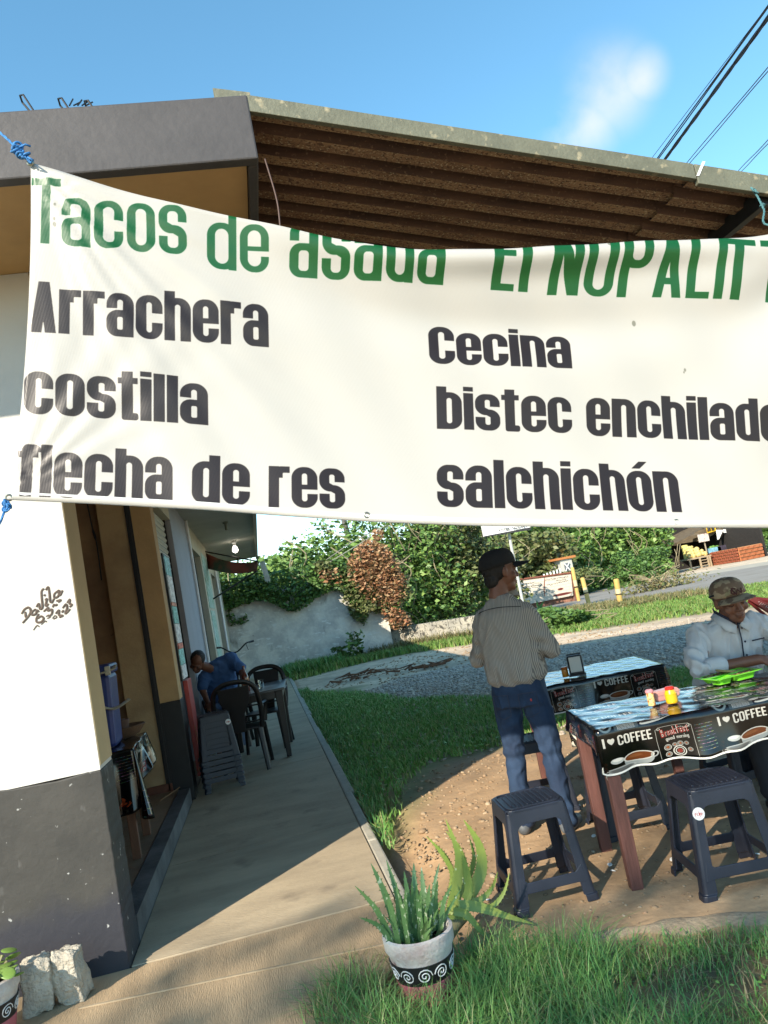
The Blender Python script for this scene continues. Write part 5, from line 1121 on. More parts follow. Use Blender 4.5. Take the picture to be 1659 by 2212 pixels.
B = Body(); B.cap((.268,-.282,.82),(.236,-.308,.82),.055,.055); o = B.build('cuff', shm, so); finish(o,.006,1)
dk = mat('navy_trim', (.02,.022,.04), .8)
def front(x, z):    # point on shirt front, found analytically from the loft
    return Vector((x, np.interp(z, [.6,.78,.92,1.0,1.04], [-.14,-.185,-.21,-.207,-.195])+.28*x*x*4*.3-.006, z))
w = MB(); w.tube([front(.005,z) for z in np.linspace(1.03,.70,12)], .0045, 5, flat=.5, up=(0,1,0)); w.build('placket_trim', dk, so)
for z in (.98,.90,.82):
    w = MB(); w.lathe([(.0065,0),(.006,.003),(0,.0035)], front(.022,z)+Vector((0,-.004,0)), 12, M=Matrix.Rotation(rad(90),3,'X')); w.build('button', dk, so)
w = MB(); w.tube([front(x,.895)+Vector((0,-.004,0)) for x in (.07,.10,.13,.155)], .004, 5, flat=.5, up=(0,1,0)); w.build('pocket_trim', dk, so)
for sx in (-1,1):
    w = MB(); c0 = Vector((0,-.135,1.06))
    pts = [(sx*.010,-.222,1.0),(sx*.045,-.218,1.03),(sx*.068,-.175,1.062),(sx*.068,-.115,1.085),(sx*.04,-.08,1.09)]; lo = [(sx*.040,-.245,.955),(sx*.088,-.228,.985),(sx*.098,-.165,1.035),(sx*.085,-.095,1.06),(sx*.045,-.06,1.068)]
    n = len(pts); w.add(pts+lo, [(i,i+1,n+i+1,n+i) for i in range(n-1)]); w.build('collar', shm, so, solid=.005, smooth=60)
    w = MB(); up_ = [(x*.93,y+.012,z+.022) for x,y,z in pts]; w.add(pts+up_, [(i,i+1,n+i+1,n+i) for i in range(n-1)]); w.build('collar_lining', dk, so, solid=.004, smooth=60)
B = Body(); B.loft([((0,.06,.44),.19,.14),((0,.05,.54),.19,.15)])
for sx in (-1,1): B.chain([(sx*.1,.04,.52),(sx*.14,-.38,.535),(sx*.14,-.40,.12)],[.10,.078,.065])
o = B.build('trousers', mat('dark_trousers', (.02,.022,.03), .85), sc_); finish(o, .009, 2, folds(10,.006))
for sx in (-1,1):
    B = Body(); B.chain([(sx*.14,-.38,.045),(sx*.14,-.53,.036)],[.045,.036]); o = B.build('shoe', M_['plastic_black'], sc_); finish(o, .007, 2)
w = MB(); w.tube([shc+sR@Vector((.083,.01,.058)), shc+sR@Vector((.125,.02,.060))], .006, 8); w.build('pencil_behind_ear', M_['plastic_black'], cr_)

# --- leaning person by the shop wall
ln = thing('person', 'person in blue tee shirt slumped sideways against the shop wall at the far table', 'person', (-.60,10.15,0), 0)
lR = RZ(160) @ Matrix.Rotation(rad(-38),3,'X') @ Matrix.Rotation(rad(-28),3,'Y') ; lh = Vector((-.235,-.32,1.14))
B = Body(); head_prims(B, lh, lR, 1.05); B.chain([(-.17,-.27,1.08),(-.04,-.16,1.0)],[.056,.066])
B.loft([((-.04,.10,.46),.16,.12),((-.03,.05,.62),.15,.11),((-.0,-.05,.82),.16,.11),((.0,-.12,.97),.16,.09),((-.03,-.15,1.04),.10,.07)])
B.chain([(.17,-.14,1.05),(.27,-.25,.93),(.30,-.45,.84)],[.05,.042,.032]); B.chain([(-.18,-.15,.95),(-.22,-.30,.78),(-.18,-.40,.66)],[.05,.042,.032])
hand(B, (.30,-.45,.84), (.1,-1,-.1), (0,0,1), 1, 1, .4); hand(B, (-.18,-.40,.66), (.2,-.7,-.6), (0,-.6,1), -1, 1, .5)
for sx in (-1,1): B.chain([(sx*.1,.10,.48),(sx*.13,-.34,.50),(sx*.13,-.36,.10)],[.08,.062,.04]); B.chain([(sx*.13,-.36,.05),(sx*.13,-.48,.04)],[.04,.032])
bo = B.build('body', M_['skin'], ln); finish(bo, .008, 2); eyes(bo, lh, lR, 1.05, closed=True)
for q in [o for o in bpy.data.objects if o.parent == bo]: q.matrix_parent_inverse = Matrix.Identity(4)
B = Body(); B.ell(lh+lR@Vector((0,-.034,.040)), (.092,.105,.088), lR); ho = B.build('hair', M_['hair'], ln); finish(ho, .008, 1, folds(50,.004))
B = Body(); B.loft([((-.04,.08,.50),.19,.15),((-.02,.04,.62),.19,.15),((.0,-.04,.80),.19,.14),((.0,-.11,.97),.20,.12),((-.0,-.15,1.05),.16,.10),((-.05,-.19,1.10),.09,.08)]); B.chain([(.14,-.14,1.09),(.26,-.24,.97)],[.092,.074]); B.chain([(-.05,-.15,1.02),(.16,-.14,1.09)],[.10,.09]); B.chain([(-.18,-.15,.94),(-.22,-.27,.83)],[.082,.07])
o = B.build('tee_shirt', mat('blue_tee_shirt', (.045,.11,.27), .85, var=.15), ln); finish(o, .010, 2, folds(9,.010))
B = Body(); B.loft([((0,.10,.44),.18,.14),((0,.08,.53),.18,.14)])
for sx in (-1,1): B.chain([(sx*.1,.10,.50),(sx*.13,-.34,.52),(sx*.13,-.36,.10)],[.095,.075,.062])
o = B.build('jeans', jeans_mat('faded_jeans', (.06,.09,.16), (.12,.16,.24)), ln); finish(o, .010, 2, folds(12,.006))

# ------------------------------------------------------------------ far dining set on the walkway
def make_chair(label, loc, rz):
    t = thing('plastic_chair', label, 'chair', loc, rz, 'black monobloc chairs'); m = M_['plastic_black']
    w = MB(); w.prism(rr(-.21,-.20,.21,.21,.06), (0,0,.415), (1,0,0), (0,1,0), .02); w.build('seat', m, t, bevel=.005)
    for sx in (-1,1):
        w = MB(); w.tube([(sx*.19,-.20,.42),(sx*.205,-.235,.2),(sx*.22,-.265,0)], [.034,.028,.024], 8, flat=.6); w.build('leg', m, t, smooth=50)
        w = MB(); w.tube([(sx*.20,.19,.42),(sx*.215,.215,.2),(sx*.225,.235,0)], [.034,.028,.024], 8, flat=.6); w.build('leg', m, t, smooth=50)
        w = MB(); w.tube(bez([(sx*.235,-.25,.66),(sx*.26,-.05,.655),(sx*.262,.14,.645),(sx*.25,.20,.60),(sx*.22,.20,.43)],5), .022, 8, flat=.5); w.build('armrest', m, t, smooth=50)
    fr = bez([(-.215,-.20,.42),(-.235,-.25,.62),(-.215,-.285,.82),(-.13,-.30,.905),(0,-.305,.925),(.13,-.30,.905),(.215,-.285,.82),(.235,-.25,.62),(.215,-.20,.42)],6)
    w = MB(); w.tube(fr, .026, 8, flat=.45, up=(0,1,0)); w.build('back_frame', m, t, smooth=50)
    w = MB(); w.prism([(-.055,.42),(.055,.42),(.075,.60),(.15,.74),(.16,.88),(-.16,.88),(-.15,.74),(-.075,.60)], (0,-.235,0), (1,0,0), (0,-.16,1), .012); w.build('back_splat', m, t, bevel=.004)
    w = MB(); w.tube([(-.225,-.262,.66),(0,-.272,.665),(.225,-.262,.66)], .017, 6, flat=.5); w.tube([(-.22,-.225,.50),(0,-.235,.50),(.22,-.225,.50)], .017, 6, flat=.5); w.build('back_rail', m, t, smooth=50)['kind'] = 'stuff'
    return t
make_chair('black plastic armchair with its back to the camera at the far table', (-.36,8.50,0), rad(-4))
make_chair('black plastic armchair on the far side of the dark table', (-.12,9.55,0), rad(168))
make_chair('black plastic armchair under the person in blue', (-.58,10.22,0), rad(176))
ft = thing('dark_table', 'dark square plastic table with a beer bottle on the walkway', 'table', (-.20,9.15,0), rad(-3))
w = MB(); w.prism(rr(-.36,-.52,.36,.52,.03), (0,0,.715), (1,0,0), (0,1,0), .028); w.build('table_top', mat('dark_glossy_top', (.06,.07,.08), .3), ft, bevel=.006)
w = MB(); w.b2(-.32,.32,-.485,-.465,.64,.715); w.b2(-.32,.32,.465,.485,.64,.715); w.b2(-.33,-.31,-.46,.46,.64,.715); w.b2(.31,.33,-.46,.46,.64,.715); w.build('apron', M_['plastic_black'], ft)
for sx in (-1,1):
    for sy in (-1,1):
        w = MB(); w.box((sx*.29,sy*.45,.36),(.085,.085,.71),taper=.62); w.build('leg', M_['plastic_black'], ft, bevel=.008)
bt = P((700+840/3.0164)*.54, (2500+590/3.0164)*.54, 9.05)
o = thing('beer_bottle', 'tall brown glass beer bottle on the dark table', 'bottle', (bt.x, 9.0, .744))
w = MB(); w.lathe([(.036,0),(.038,.004),(.038,.15),(.034,.175),(.017,.215),(.014,.27),(.016,.272),(.016,.285),(0,.285)]); w.build('glass_body', mat('brown_bottle_glass', (.16,.035,.012), .12, coat=.4), o, smooth=40)
w = MB(); w.lathe([(.0388,.05),(.0388,.12)], n=24); w.build('label', mat('orange_label', (.45,.20,.10), .6, var=.3, scale=40), o, smooth=60)
o = thing('drinking_glass', 'clear glass beside the beer bottle on the dark table', 'glass', (bt.x+.16, 9.05, .744))
w = MB(); w.lathe([(.026,0),(.034,.09),(.0315,.09),(.024,.006),(0,.006)]); w.build('glass_wall', mat('clear_glass', (.9,.95,.95), .03, trans=1), o, smooth=40)
# bicycle parked beyond
bk = thing('bicycle', 'bicycle parked by the far wall, only its black handlebar in view', 'bicycle', (-.60,14.2,0), rad(80))
def wheel(x):
    w = MB(); w.tube([(x+.32*cos(a), 0, .34+.32*sin(a)) for a in np.linspace(0,2*pi,40)], .02, 6); t_ = w.build('tyre', M_['plastic_black'], bk, smooth=50)
    w = MB()
    for k in range(14): a = k*2*pi/14; w.tube([(x,.01*(-1)**k,.34),(x+.31*cos(a),0,.34+.31*sin(a))], .0015, 3)
    w.build('spokes', M_['galv'], t_)['kind'] = 'stuff'
wheel(-.52); wheel(.52)
w = MB(); w.tube([(-.52,0,.34),(-.12,0,.32),(.36,0,.74),(-.18,0,.78),(-.12,0,.32)], .016, 8); w.tube([(-.52,0,.34),(-.18,0,.74)], .012, 6); w.tube([(.52,0,.34),(.40,0,.66),(.34,0,1.02)], .016, 8); w.build('frame', mat('dark_red_frame', (.12,.02,.02), .4), bk, smooth=50)
w = MB(); w.tube(bez([(.42,-.30,1.14),(.33,-.22,1.13),(.33,-.06,1.02),(.33,.06,1.02),(.33,.22,1.13),(.42,.30,1.14)],5), .013, 8); w.build('handlebar', M_['plastic_black'], bk, smooth=50)
for sy in (-1,1):
    w = MB(); w.tube([(.40,sy*.27,1.14),(.47,sy*.34,1.145)], .019, 8); w.build('grip', M_['plastic_black'], bk, smooth=50); w = MB(); w.tube([(.36,sy*.22,1.12),(.46,sy*.20,1.10),(.47,sy*.22,1.0)], .006, 5); w.build('brake_lever', M_['plastic_black'], bk)
w = MB(); w.box((-.2,0,.84),(.26,.13,.05)); w.build('saddle', M_['plastic_black'], bk, bevel=.02)

# ------------------------------------------------------------------ porch table with cooler
pt = thing('small_wooden_table', 'small brown wooden table in the porch behind the white wall', 'table', (-1.25,5.85,.12), rad(2))
for x in (-.30,.20):
    for y in (-.33,.26): w = MB(); w.box((x,y,.34),(.055,.05,.68)); w.build('leg', mat('warm_brown_wood', (.16,.065,.03), .6, var=.2, scale=5, bump=.3, stretch=(4,4,.5)), pt, bevel=.004)
w = MB(); w.b2(-.34,.26,-.38,.32,.68,.70); w.build('table_top', M_['wood_brown'], pt, bevel=.003)
cl = thing('oilcloth', 'crumpled coffee printed oilcloth hanging off the small porch table', 'tablecloth', (-1.25,5.85,.12), rad(2))
w = MB(); uvs = []
def pcl(u, v):
    s = .70*u; q = v
    uvs.append((q*1.05+.05, 1-.9*u-.12)); x0 = -.34+s if s < .62 else .28; h = max(0, s-.62)
    return None
L1 = 1.05
def pcl(u, v):
    s = -.15+(.62+.15+.20)*u; y = -.42+.80*v
    uvs.append((-v*1.0-.02, .55-s*1.5))
    h = max(0, s-.47); x = -.34+min(s,.60)+.15 if s < .47 else .285
    z = .712-h*(1.25-.9*v+.25*sin(v*9)) ; x += (.05*h*3*sin(v*13+1)+.06*h*sin(v*29))
    if s < .47: x = -.185+s; z += .003*sin(s*40+y*20)
    y2 = y - h*.22*(1-v)+h*.1*sin(v*7)
    return Vector((x, y2, z))
w.grid(pcl, 60, 40); co = w.build('cloth_sheet', CLM, cl, smooth=0, solid=.0016)
ul = co.data.uv_layers.new(name='UVMap'); li = np.zeros(len(co.data.loops), np.int32); co.data.loops.foreach_get('vertex_index', li); ul.data.foreach_set('uv', np.array(uvs, np.float32)[li].ravel())
w = MB(); uvs = []
def pf2(u, v):     # front flap facing the camera
    h = .50*v; x = -.16+.44*u; uvs.append((u*.55+.42, .62-v*.95)); z = .713-h*(.45+.75*u*(1.4-u)); return Vector((x+.03*h*sin(u*15), -.425-.03*sin(u*11+1)*v-.05*v-.03*sin(u*23)*v*v, z))
w.grid(pf2, 36, 24); co = w.build('hanging_flap', CLM, cl, smooth=0, solid=.0016)
ul = co.data.uv_layers.new(name='UVMap'); li = np.zeros(len(co.data.loops), np.int32); co.data.loops.foreach_get('vertex_index', li); ul.data.foreach_set('uv', np.array(uvs, np.float32)[li].ravel())
co_ = thing('cool_box', 'blue plastic cool box with two white latches on the porch table', 'cool box', (-1.30,5.80,.835), rad(2))
bl = mat('blue_cooler_plastic', (.03,.05,.20), .4, var=.1)
w = MB(); w.box((0,0,.25),(.46,.34,.50),taper=.9); w.build('body', bl, co_, bevel=.03)
w = MB(); w.box((0,0,.53),(.48,.36,.07)); w.build('lid', bl, co_, bevel=.02)
wl_ = mat('cream_latch', (.52,.49,.38), .5)
w = MB(); w.tube(bez([(-.10,-.20,.50),(.1,-.205,.505),(.245,-.19,.52),(.255,-.10,.54)],4), .022, 6, flat=.35, up=(0,0,1)); w.build('latch', wl_, co_, smooth=40); w = MB(); w.box((.225,-.20,.52),(.035,.03,.06)); w.build('latch_clip', wl_, co_, bevel=.004)
w = MB(); w.tube(bez([(-.10,-.19,.36),(.12,-.20,.30),(.23,-.19,.26),(.33,-.15,.30)],4), .024, 6, flat=.35, up=(0,0,1)); w.build('handle', wl_, co_, smooth=40)
o = thing('clay_griddle', 'brown clay dish and pale stand behind the cool box on porch table', 'dish', (-1.13,6.15,.822))
w = MB(); w.lathe([(.05,0),(.12,.03),(.17,.09),(.16,.095),(.11,.045),(0,.04)], n=28); w.build('dish', mat('brown_clay', (.14,.08,.045), .8, var=.3, bump=.4), o, smooth=40); w = MB(); w.lathe([(.045,.07),(.06,.14),(.02,.15),(0,.15)]); w.build('lid_knob', mat('brown_clay2', (.13,.07,.05), .8), o, smooth=40)

# ------------------------------------------------------------------ foreground: rocks, pots, aloes
def rock(label, c, dims, seed, rot=0):
    bm = bmesh.new(); bmesh.ops.create_cube(bm, size=1); bmesh.ops.subdivide_edges(bm, edges=bm.edges[:], cuts=14, use_grid_fill=True)
    g_ = random.Random(seed); off = Vector((seed*3.1, seed, 0))
    for v in bm.verts:
        c0 = v.co.copy(); l = max(abs(c0.x),abs(c0.y),abs(c0.z)); s_ = c0.normalized()*.62; c1 = c0.lerp(s_, .22)
        n = mnoise.fractal(c0*2.0+off, 1, 2, 3); n2 = mnoise.fractal(c0*9+off, .8, 2, 4); c1 = c1*(1+.16*n+.045*n2)
        c1.x += .10*sin(c1.z*2.5+seed); v.co = Vector((c1.x*dims[0], c1.y*dims[1], c1.z*dims[2]))
    me = bpy.data.meshes.new('concrete_lump'); bm.to_mesh(me); bm.free(); me.materials.append(M_['rockconc']); me.shade_smooth()
    o = bpy.data.objects.new('concrete_lump', me); COL.objects.link(o); o.location = c; o.rotation_euler = (rad(7),0,rot); tag(o, label, 'rock', 'concrete lumps against the wall'); return o
rock('squarish pale concrete lump nearer the flower pot at lower left', (-1.225,3.87,.105), (.125,.11,.215), 1, rad(6))
rock('taller tapering concrete lump leaning by the wall, right of the squarish one', (-1.085,3.89,.105), (.125,.11,.22), 4, rad(-10))
potw = mat('white_pot_paint', (.62,.58,.53), .7, col2=(.48,.36,.33), scale=9, bump=.5, contrast=(.42,.7)); speckle(potw, (.36,.22,.20), 16, .64, soft=.04); potp = mat('pink_pot_paint', (.58,.17,.20), .75, col2=(.40,.11,.13), scale=8, bump=.4); potb = mat('black_band_paint', (.012,.012,.012), .5)
def make_pot(label, c, s=1.0):
    t = thing('painted_pot', label, 'flower pot', c, 0, 'spiral painted pots'); t.scale = (s,s,s)
    w = MB(); w.lathe([(.105,.075),(.128,.185),(.138,.20),(.140,.245),(.128,.250),(.120,.235),(.112,.20)], n=40); w.build('white_rim', potw, t, smooth=50)
    w = MB(); w.lathe([(.108,.072),(.1065,.080),(.1225,.153),(.126,.155)], n=40); bd = None
    w = MB(); w.lathe([(.1115,.085),(.1285,.160)], n=40); bd = w.build('black_band', potb, t, smooth=60)
    w = MB(); w.lathe([(.0,.0),(.095,.0),(.098,.004),(.1125,.086),(.107,.088)], n=40); w.build('pink_base', potp, t, smooth=50)
    w = MB(); w.lathe([(0,.20),(.113,.20)], n=30); w.build('potting_soil', mat('dark_soil', (.05,.035,.02), .95, bump=.8), t)
    for k in range(11):
        a0 = k*2*pi/11; w = MB(); pts = []
        for q in np.linspace(0,1,26):
            an = q*4.2*pi; r = .028*(1-q)+.002; x = r*cos(an)*(-1 if k%2 else 1); z = .1235+r*sin(an)*1.0; R = .1115+(z-.085)/.075*.017+.0008; aa = a0+x/R; pts.append((R*cos(aa), R*sin(aa), z))
        w.tube(pts, .0022, 4); w.build('spiral', M_['white'], bd)
    return t
alm = mat('aloe_leaf', (.09,.19,.065), .45, col2=(.15,.26,.09), scale=5, bump=.1); speckle(alm, (.46,.52,.34), 60, .60, soft=.03, stretch=(1,1,.5))
alm2 = mat('yellow_green_aloe', (.18,.26,.05), .45, col2=(.28,.33,.07), scale=4, bump=.1); speckle(alm2, (.45,.50,.25), 30, .68, soft=.02)
def aloe_leaf(par, pts, wd, m, th=.55, teeth=True):
    pts = bez(pts, 5); n = len(pts); w = MB(); vs = []; side_pts = []; N0 = None; AX = Vector((random.uniform(-.5,.5), -1, random.uniform(.0,.5))).normalized()
    for i, p in enumerate(pts):
        t = (pts[min(i+1,n-1)]-pts[max(i-1,0)]).normalized(); s_ = t.cross(AX)
        if s_.length < .2: s_ = N0 if N0 is not None else Vector((1,0,0))
        s_ = (s_-t*s_.dot(t)).normalized()
        if N0 is not None and s_.dot(N0) < 0: s_ = -s_
        N0 = s_; up = s_.cross(t).normalized(); q = i/(n-1); r = wd*(1-q**1.8)*(.8+.4*q if q < .5 else 1)*.5+.0006
        for (a, b) in ((-1,.15),(-.5,-.28),(0,-.45),(.5,-.28),(1,.15),(.5,.12),(0,.02),(-.5,.12)): vs.append(p+s_*a*r+up*b*r*th*2)
        side_pts.append((p, s_, t, r))
    m_ = 8; w.add(vs, [(i*m_+k, i*m_+(k+1)%m_, (i+1)*m_+(k+1)%m_, (i+1)*m_+k) for i in range(n-1) for k in range(m_)]+[tuple(range(m_))[::-1], tuple(range((n-1)*m_, n*m_))])
    if teeth:
        for (p, s_, t, r) in side_pts[1:-2]:
            for sg in (-1,1):
                for dk_ in (0,):
                    b0 = p+s_*sg*r*.97; w.add([b0-t*.003, b0+t*.003, b0+s_*sg*.0075+t*.002], [(0,1,2),(0,2,1)])
    return w.build('leaf', m, par, smooth=50)
potc = Vector((.395,3.165,-.045)); make_pot('white, black and pink pot with white spirals holding spiky aloe', potc, 1.0)
al = thing('potted_aloe', 'spotted green aloe with many narrow leaves in the spiral pot', 'plant', potc+Vector((0,0,.20)))
g_ = random.Random(21)
def ZP(x, y, yy): return P((1200+x/1.659)*.54, (3200+y/1.659)*.54, yy)
for (tx, ty, bx, by, wd, dy) in ((365,570,600,820,.030,-.05),(395,780,600,850,.022,-.06),(470,420,640,800,.034,.0),(572,395,690,760,.030,.06),(640,550,650,760,.030,-.03),(560,580,620,760,.024,-.06),(755,415,770,740,.032,.06),(805,445,840,760,.032,.05),(690,470,730,740,.030,.02),(860,560,850,800,.032,.0),(915,530,890,790,.040,.02),(740,540,760,800,.030,-.03),(800,600,800,820,.028,-.05),(700,590,700,820,.026,-.05),(925,420,860,700,.020,.07),(1010,560,920,790,.026,.0),(770,560,800,850,.026,-.08),(660,620,700,850,.024,-.08)):
    tip = ZP(tx, ty, 3.165+dy*1.4)-al.location; base = ZP(bx, by, 3.165+dy*.5)-al.location; base.z = max(min(base.z,.03),-.0)-.01; mid = (tip+base)/2+Vector((0,0,.02))-Vector((tip.x-base.x,0,0))*.10
    aloe_leaf(al, [base, mid, tip], wd*(.85+.3*g_.random()), alm)
for k in range(22):
    a = g_.uniform(0,6.28); e = g_.uniform(.75,1.45); L_ = g_.uniform(.12,.24); b_ = Vector((.07*cos(a)*g_.random(),.07*sin(a)*g_.random(),-.01)); tip = b_+Vector((cos(a)*cos(e),sin(a)*cos(e),sin(e)))*L_
    aloe_leaf(al, [b_, (b_+tip)/2-Vector((cos(a),sin(a),0))*.012+Vector((cos(a+1.6),sin(a+1.6),0))*g_.uniform(-.012,.012), tip], g_.uniform(.014,.024), alm)
ba = thing('big_aloe', 'larger yellow green aloe with broad curving leaves behind the pot', 'plant', (.66,3.60,-.06))
for (pl, wd, yy) in (([(1000,740),(1040,560),(1050,360),(965,125)],.052,3.60),([(1000,760),(1090,500),(1060,330),(968,205)],.040,3.66),([(1110,660),(1200,480),(1190,300),(1085,130)],.062,3.62),([(1080,600),(1130,480),(1155,380),(1125,250)],.03,3.72),([(1000,600),(1010,480),(930,340),(838,240)],.026,3.66),([(1040,560),(1000,440),(950,350),(880,280)],.022,3.70),
      ([(1090,650),(1180,670),(1270,590),(1312,475)],.030,3.55),([(1120,680),(1260,710),(1350,620),(1390,480)],.024,3.50),([(1050,700),(1180,710),(1340,760),(1555,825)],.048,3.46),([(1020,740),(1100,760),(1190,860),(1260,945)],.036,3.36),([(1100,660),(1120,590),(1100,450),(1075,360)],.044,3.55),([(980,760),(920,760),(900,720),(1000,620)],.03,3.5),([(900,790),(960,780),(1050,780),(1130,800)],.022,3.42)):
    aloe_leaf(ba, [ZP(x, y, yy-.05*i*0)-ba.location for i, (x, y) in enumerate(pl)], wd*1.05, alm2)
w = MB(); w.tube([(-.12,-.10,.03),(-.05,-.02,.06),(.02,.0,.10)], [.02,.028,.03], 8); w.build('stem', mat('aloe_stem', (.22,.2,.1), .8), ba, smooth=50)
pl_ = Vector((-1.375,3.70,-.0)); make_pot('spiral painted pot at the lower left edge, its base purple', pl_, .98)
su = thing('leafy_succulent', 'bright green succulent with rounded leaves in the left edge pot', 'plant', pl_+Vector((0,0,.2)))
sm_ = mat('succulent_leaf', (.17,.27,.05), .45, var=.15, scale=6)
for k in range(16):
    a = g_.uniform(-1.6,1.6) if k < 12 else g_.uniform(0,6.28); e = g_.uniform(.3,1.1); L_ = g_.uniform(.06,.14); b_ = Vector((.02*cos(a),.02*sin(a),.0)); tip = b_+Vector((cos(a)*cos(e),sin(a)*cos(e),sin(e)))*L_
    w = MB(); w.tube([b_, tip], .005, 5); w.build('stem', mat('succulent_stem', (.35,.30,.15), .6), su)
    M = Matrix.Rotation(g_.uniform(-.6,.6),3,'X')@Matrix.Rotation(g_.uniform(-.5,.5),3,'Y'); B = Body(); B.ell(tip+Vector((cos(a),sin(a),.2))*.03, (.034,.028,.006), RZ(math.degrees(a))@M, 14); B.build('leaf', sm_, su, smooth=60)

# ------------------------------------------------------------------ ground cover near
q = scatter(FRONT, 1500, .1); blades('dry_stalks', q, .10, .0035, island_var(mat('straw', (.4,.3,.15), .8), [(.40,.31,.16),(.30,.22,.10),(.46,.38,.22)]), lean=1.9, seg=3)
def weed_leaves(name, poly, n, sz, zmax):
    q = scatter(poly, n, .1); q = q[vnoise(q[:,0],q[:,1],5,51) > .52]; z = ground_z(q[:,0],q[:,1])+RNG.random(len(q))*zmax
    u = RNG.normal(size=(len(q),3)); u[:,2] *= .35; u /= np.linalg.norm(u,axis=1)[:,None]; v = np.cross(u, np.array([0,0,1.])+.3*RNG.normal(size=(len(q),3))); v /= np.linalg.norm(v,axis=1)[:,None]; s_ = sz*(.6+.8*RNG.random(len(q)))[:,None]; c = np.stack([q[:,0],q[:,1],z],1)
    raw(name, np.stack([c-u*s_*.5,c+v*s_*.3,c+u*s_*.5,c-v*s_*.3],1).reshape(-1,3), np.arange(len(q)*4).reshape(-1,4), M_['lawn'], None, 'stuff')
weed_leaves('clover_weeds', FRONT, 2600, .018, .05); weed_leaves('clover_weeds', PATCH, 5000, .04, .05)
kb = MB(); K = [(.93,3.30),(1.25,3.225),(1.6,3.10),(1.95,2.96),(2.4,2.77),(3.3,2.36)]
def kfn(u, v):
    x = .93+2.4*u; y = float(np.interp(x, [k[0] for k in K], [k[1] for k in K])); wd = .075+.03*sin(x*9)+.02*sin(x*23); wd *= min(1,u*8+.3); yy = y-.02+wd*(v-.5)*1.7
    return Vector((x, yy, -.052+.028*math.sin(pi*v)**.6*min(1,u*6+.2)+.006*(mnoise.noise(Vector((x*14,v*3,0))))))
kb.grid(kfn, 110, 10); tag(kb.build('concrete_edging', mat('crumbly_edging', (.34,.26,.17), .9, var=.2, scale=12, bump=.9, bscale=50), smooth=0), kind='structure')
n1_ = scatter(FRONT, 30000, .12); dn = vnoise(n1_[:,0],n1_[:,1],4,31); bare = np.exp(-(((n1_[:,0]-1.42)/.20)**2+((n1_[:,1]-2.62)/.15)**2)); keep = (RNG.random(len(n1_)) < (.35+1.1*dn)) & (RNG.random(len(n1_)) > bare*.9)
bp2 = np.exp(-(((n1_[:,0]-1.12)/.16)**2+((n1_[:,1]-2.62)/.12)**2))+np.exp(-(((n1_[:,0]-1.05)/.10)**2+((n1_[:,1]-2.80)/.05)**2)); n1_ = n1_[keep & (RNG.random(len(n1_)) > bp2*.92)]; n1_ = n1_[~((np.hypot(n1_[:,0]-.395, n1_[:,1]-3.165) < .16) | ((np.abs(n1_[:,0]-.36) < .13) & (n1_[:,1] > 2.93) & (RNG.random(len(n1_)) < .75)))]; tall = 1.45-(n1_[:,0]-.3)*.85+(vnoise(n1_[:,0],n1_[:,1],6,71)-.5)*.5
sel = tall > .8; blades('grass', n1_[sel], .165, .0050, M_['grass'], lean=1.3, seg=4); blades('grass', n1_[~sel], .062, .0046, M_['grass'], lean=1.3, seg=3)
q = scatter([(-.12,3.2),(.1,3.6),(.45,3.5),(.42,3.1),(.1,2.6),(-.1,2.8)], 700, .05); blades('grass', q, .13, .004, island_var(mat('dry_blade', (.15,.14,.05), .7), [(.10,.12,.04),(.20,.16,.07),(.06,.08,.03)]), lean=1.6, seg=4)
q = scatter(PATCH, 42000, .5); q = q[RNG.random(len(q)) < .25+1.2*vnoise(q[:,0],q[:,1],1.7,8)]; blades('grass', q, .060, .013, M_['lawn'], lean=.9, seg=2)
q = scatter([(.51,5.0),(.60,5.0),(.8,7.5),(.7,16),(.51,16)], 3000); blades('grass', q, .10, .012, M_['grass'], lean=1.0, seg=2)
q = scatter(WALLG, 9000, .6); q = q[RNG.random(len(q)) < .1+1.3*vnoise(q[:,0],q[:,1],.9,12)]; blades('grass', q, .20, .028, M_['verge'], lean=.8, seg=2)
q = scatter([(.3,21.4),(.45,19.0),(1.2,19.2),(2.0,20.4),(2.4,21.3)], 3000, .3); blades('grass', q, .34, .04, M_['grass'], lean=.9, seg=2)
q = scatter([(2.4,21.3),(3.6,20.6),(6,19.2),(6.8,19),(5.5,20.3),(3.6,22.2)], 2500, .2); blades('grass', q, .34, .035, M_['drygrass'], lean=.9, seg=2)
q = scatter(VERGE, 70000, .9); blades('grass', q, .11, .030, M_['verge'], lean=.9, seg=2)
q = scatter([(8.5,20),(11.2,18),(12.4,18.5),(11.6,25),(10.8,29),(9.6,27)], 5000, .5); blades('grass', q, .20, .04, M_['drygrass'], lean=.9, seg=2)
q = scatter([(9,30),(22,34),(40,60),(60,110),(6,110),(4,50),(5,30)], 9000); q = q[(q[:,0] < 11.8+np.maximum(0,q[:,1]-30)*.1)]; blades('grass', q, .5, .15, M_['verge'], lean=.9, seg=2)
q = scatter(GRAVEL, 12000, .4); stones('gravel', q, .028, M_['gravel'], V0=OCT, F0=OCF)
DIRT = [(.6,3.4),(1.0,3.32),(3.3,2.5),(6,6),(5,7.4),(2.0,7.2),(1.0,6.7),(.6,5.2)]
q = scatter(DIRT, 3400); q = q[RNG.random(len(q)) < .15+1.3*vnoise(q[:,0],q[:,1],2.5,22)]; stones('pebbles', q, .008, M_['pebble'], sink=.3)
q = scatter(DIRT, 130); stones('small_rocks', q, .019, M_['pebble'], sink=.35)
q = scatter([(.62,4.3),(.9,4.6),(1.6,5.6),(1.9,6.8),(1.1,6.7),(.65,5.3)], 170); stones('earth_clods', q, .014, M_['pebble'], sink=.3)
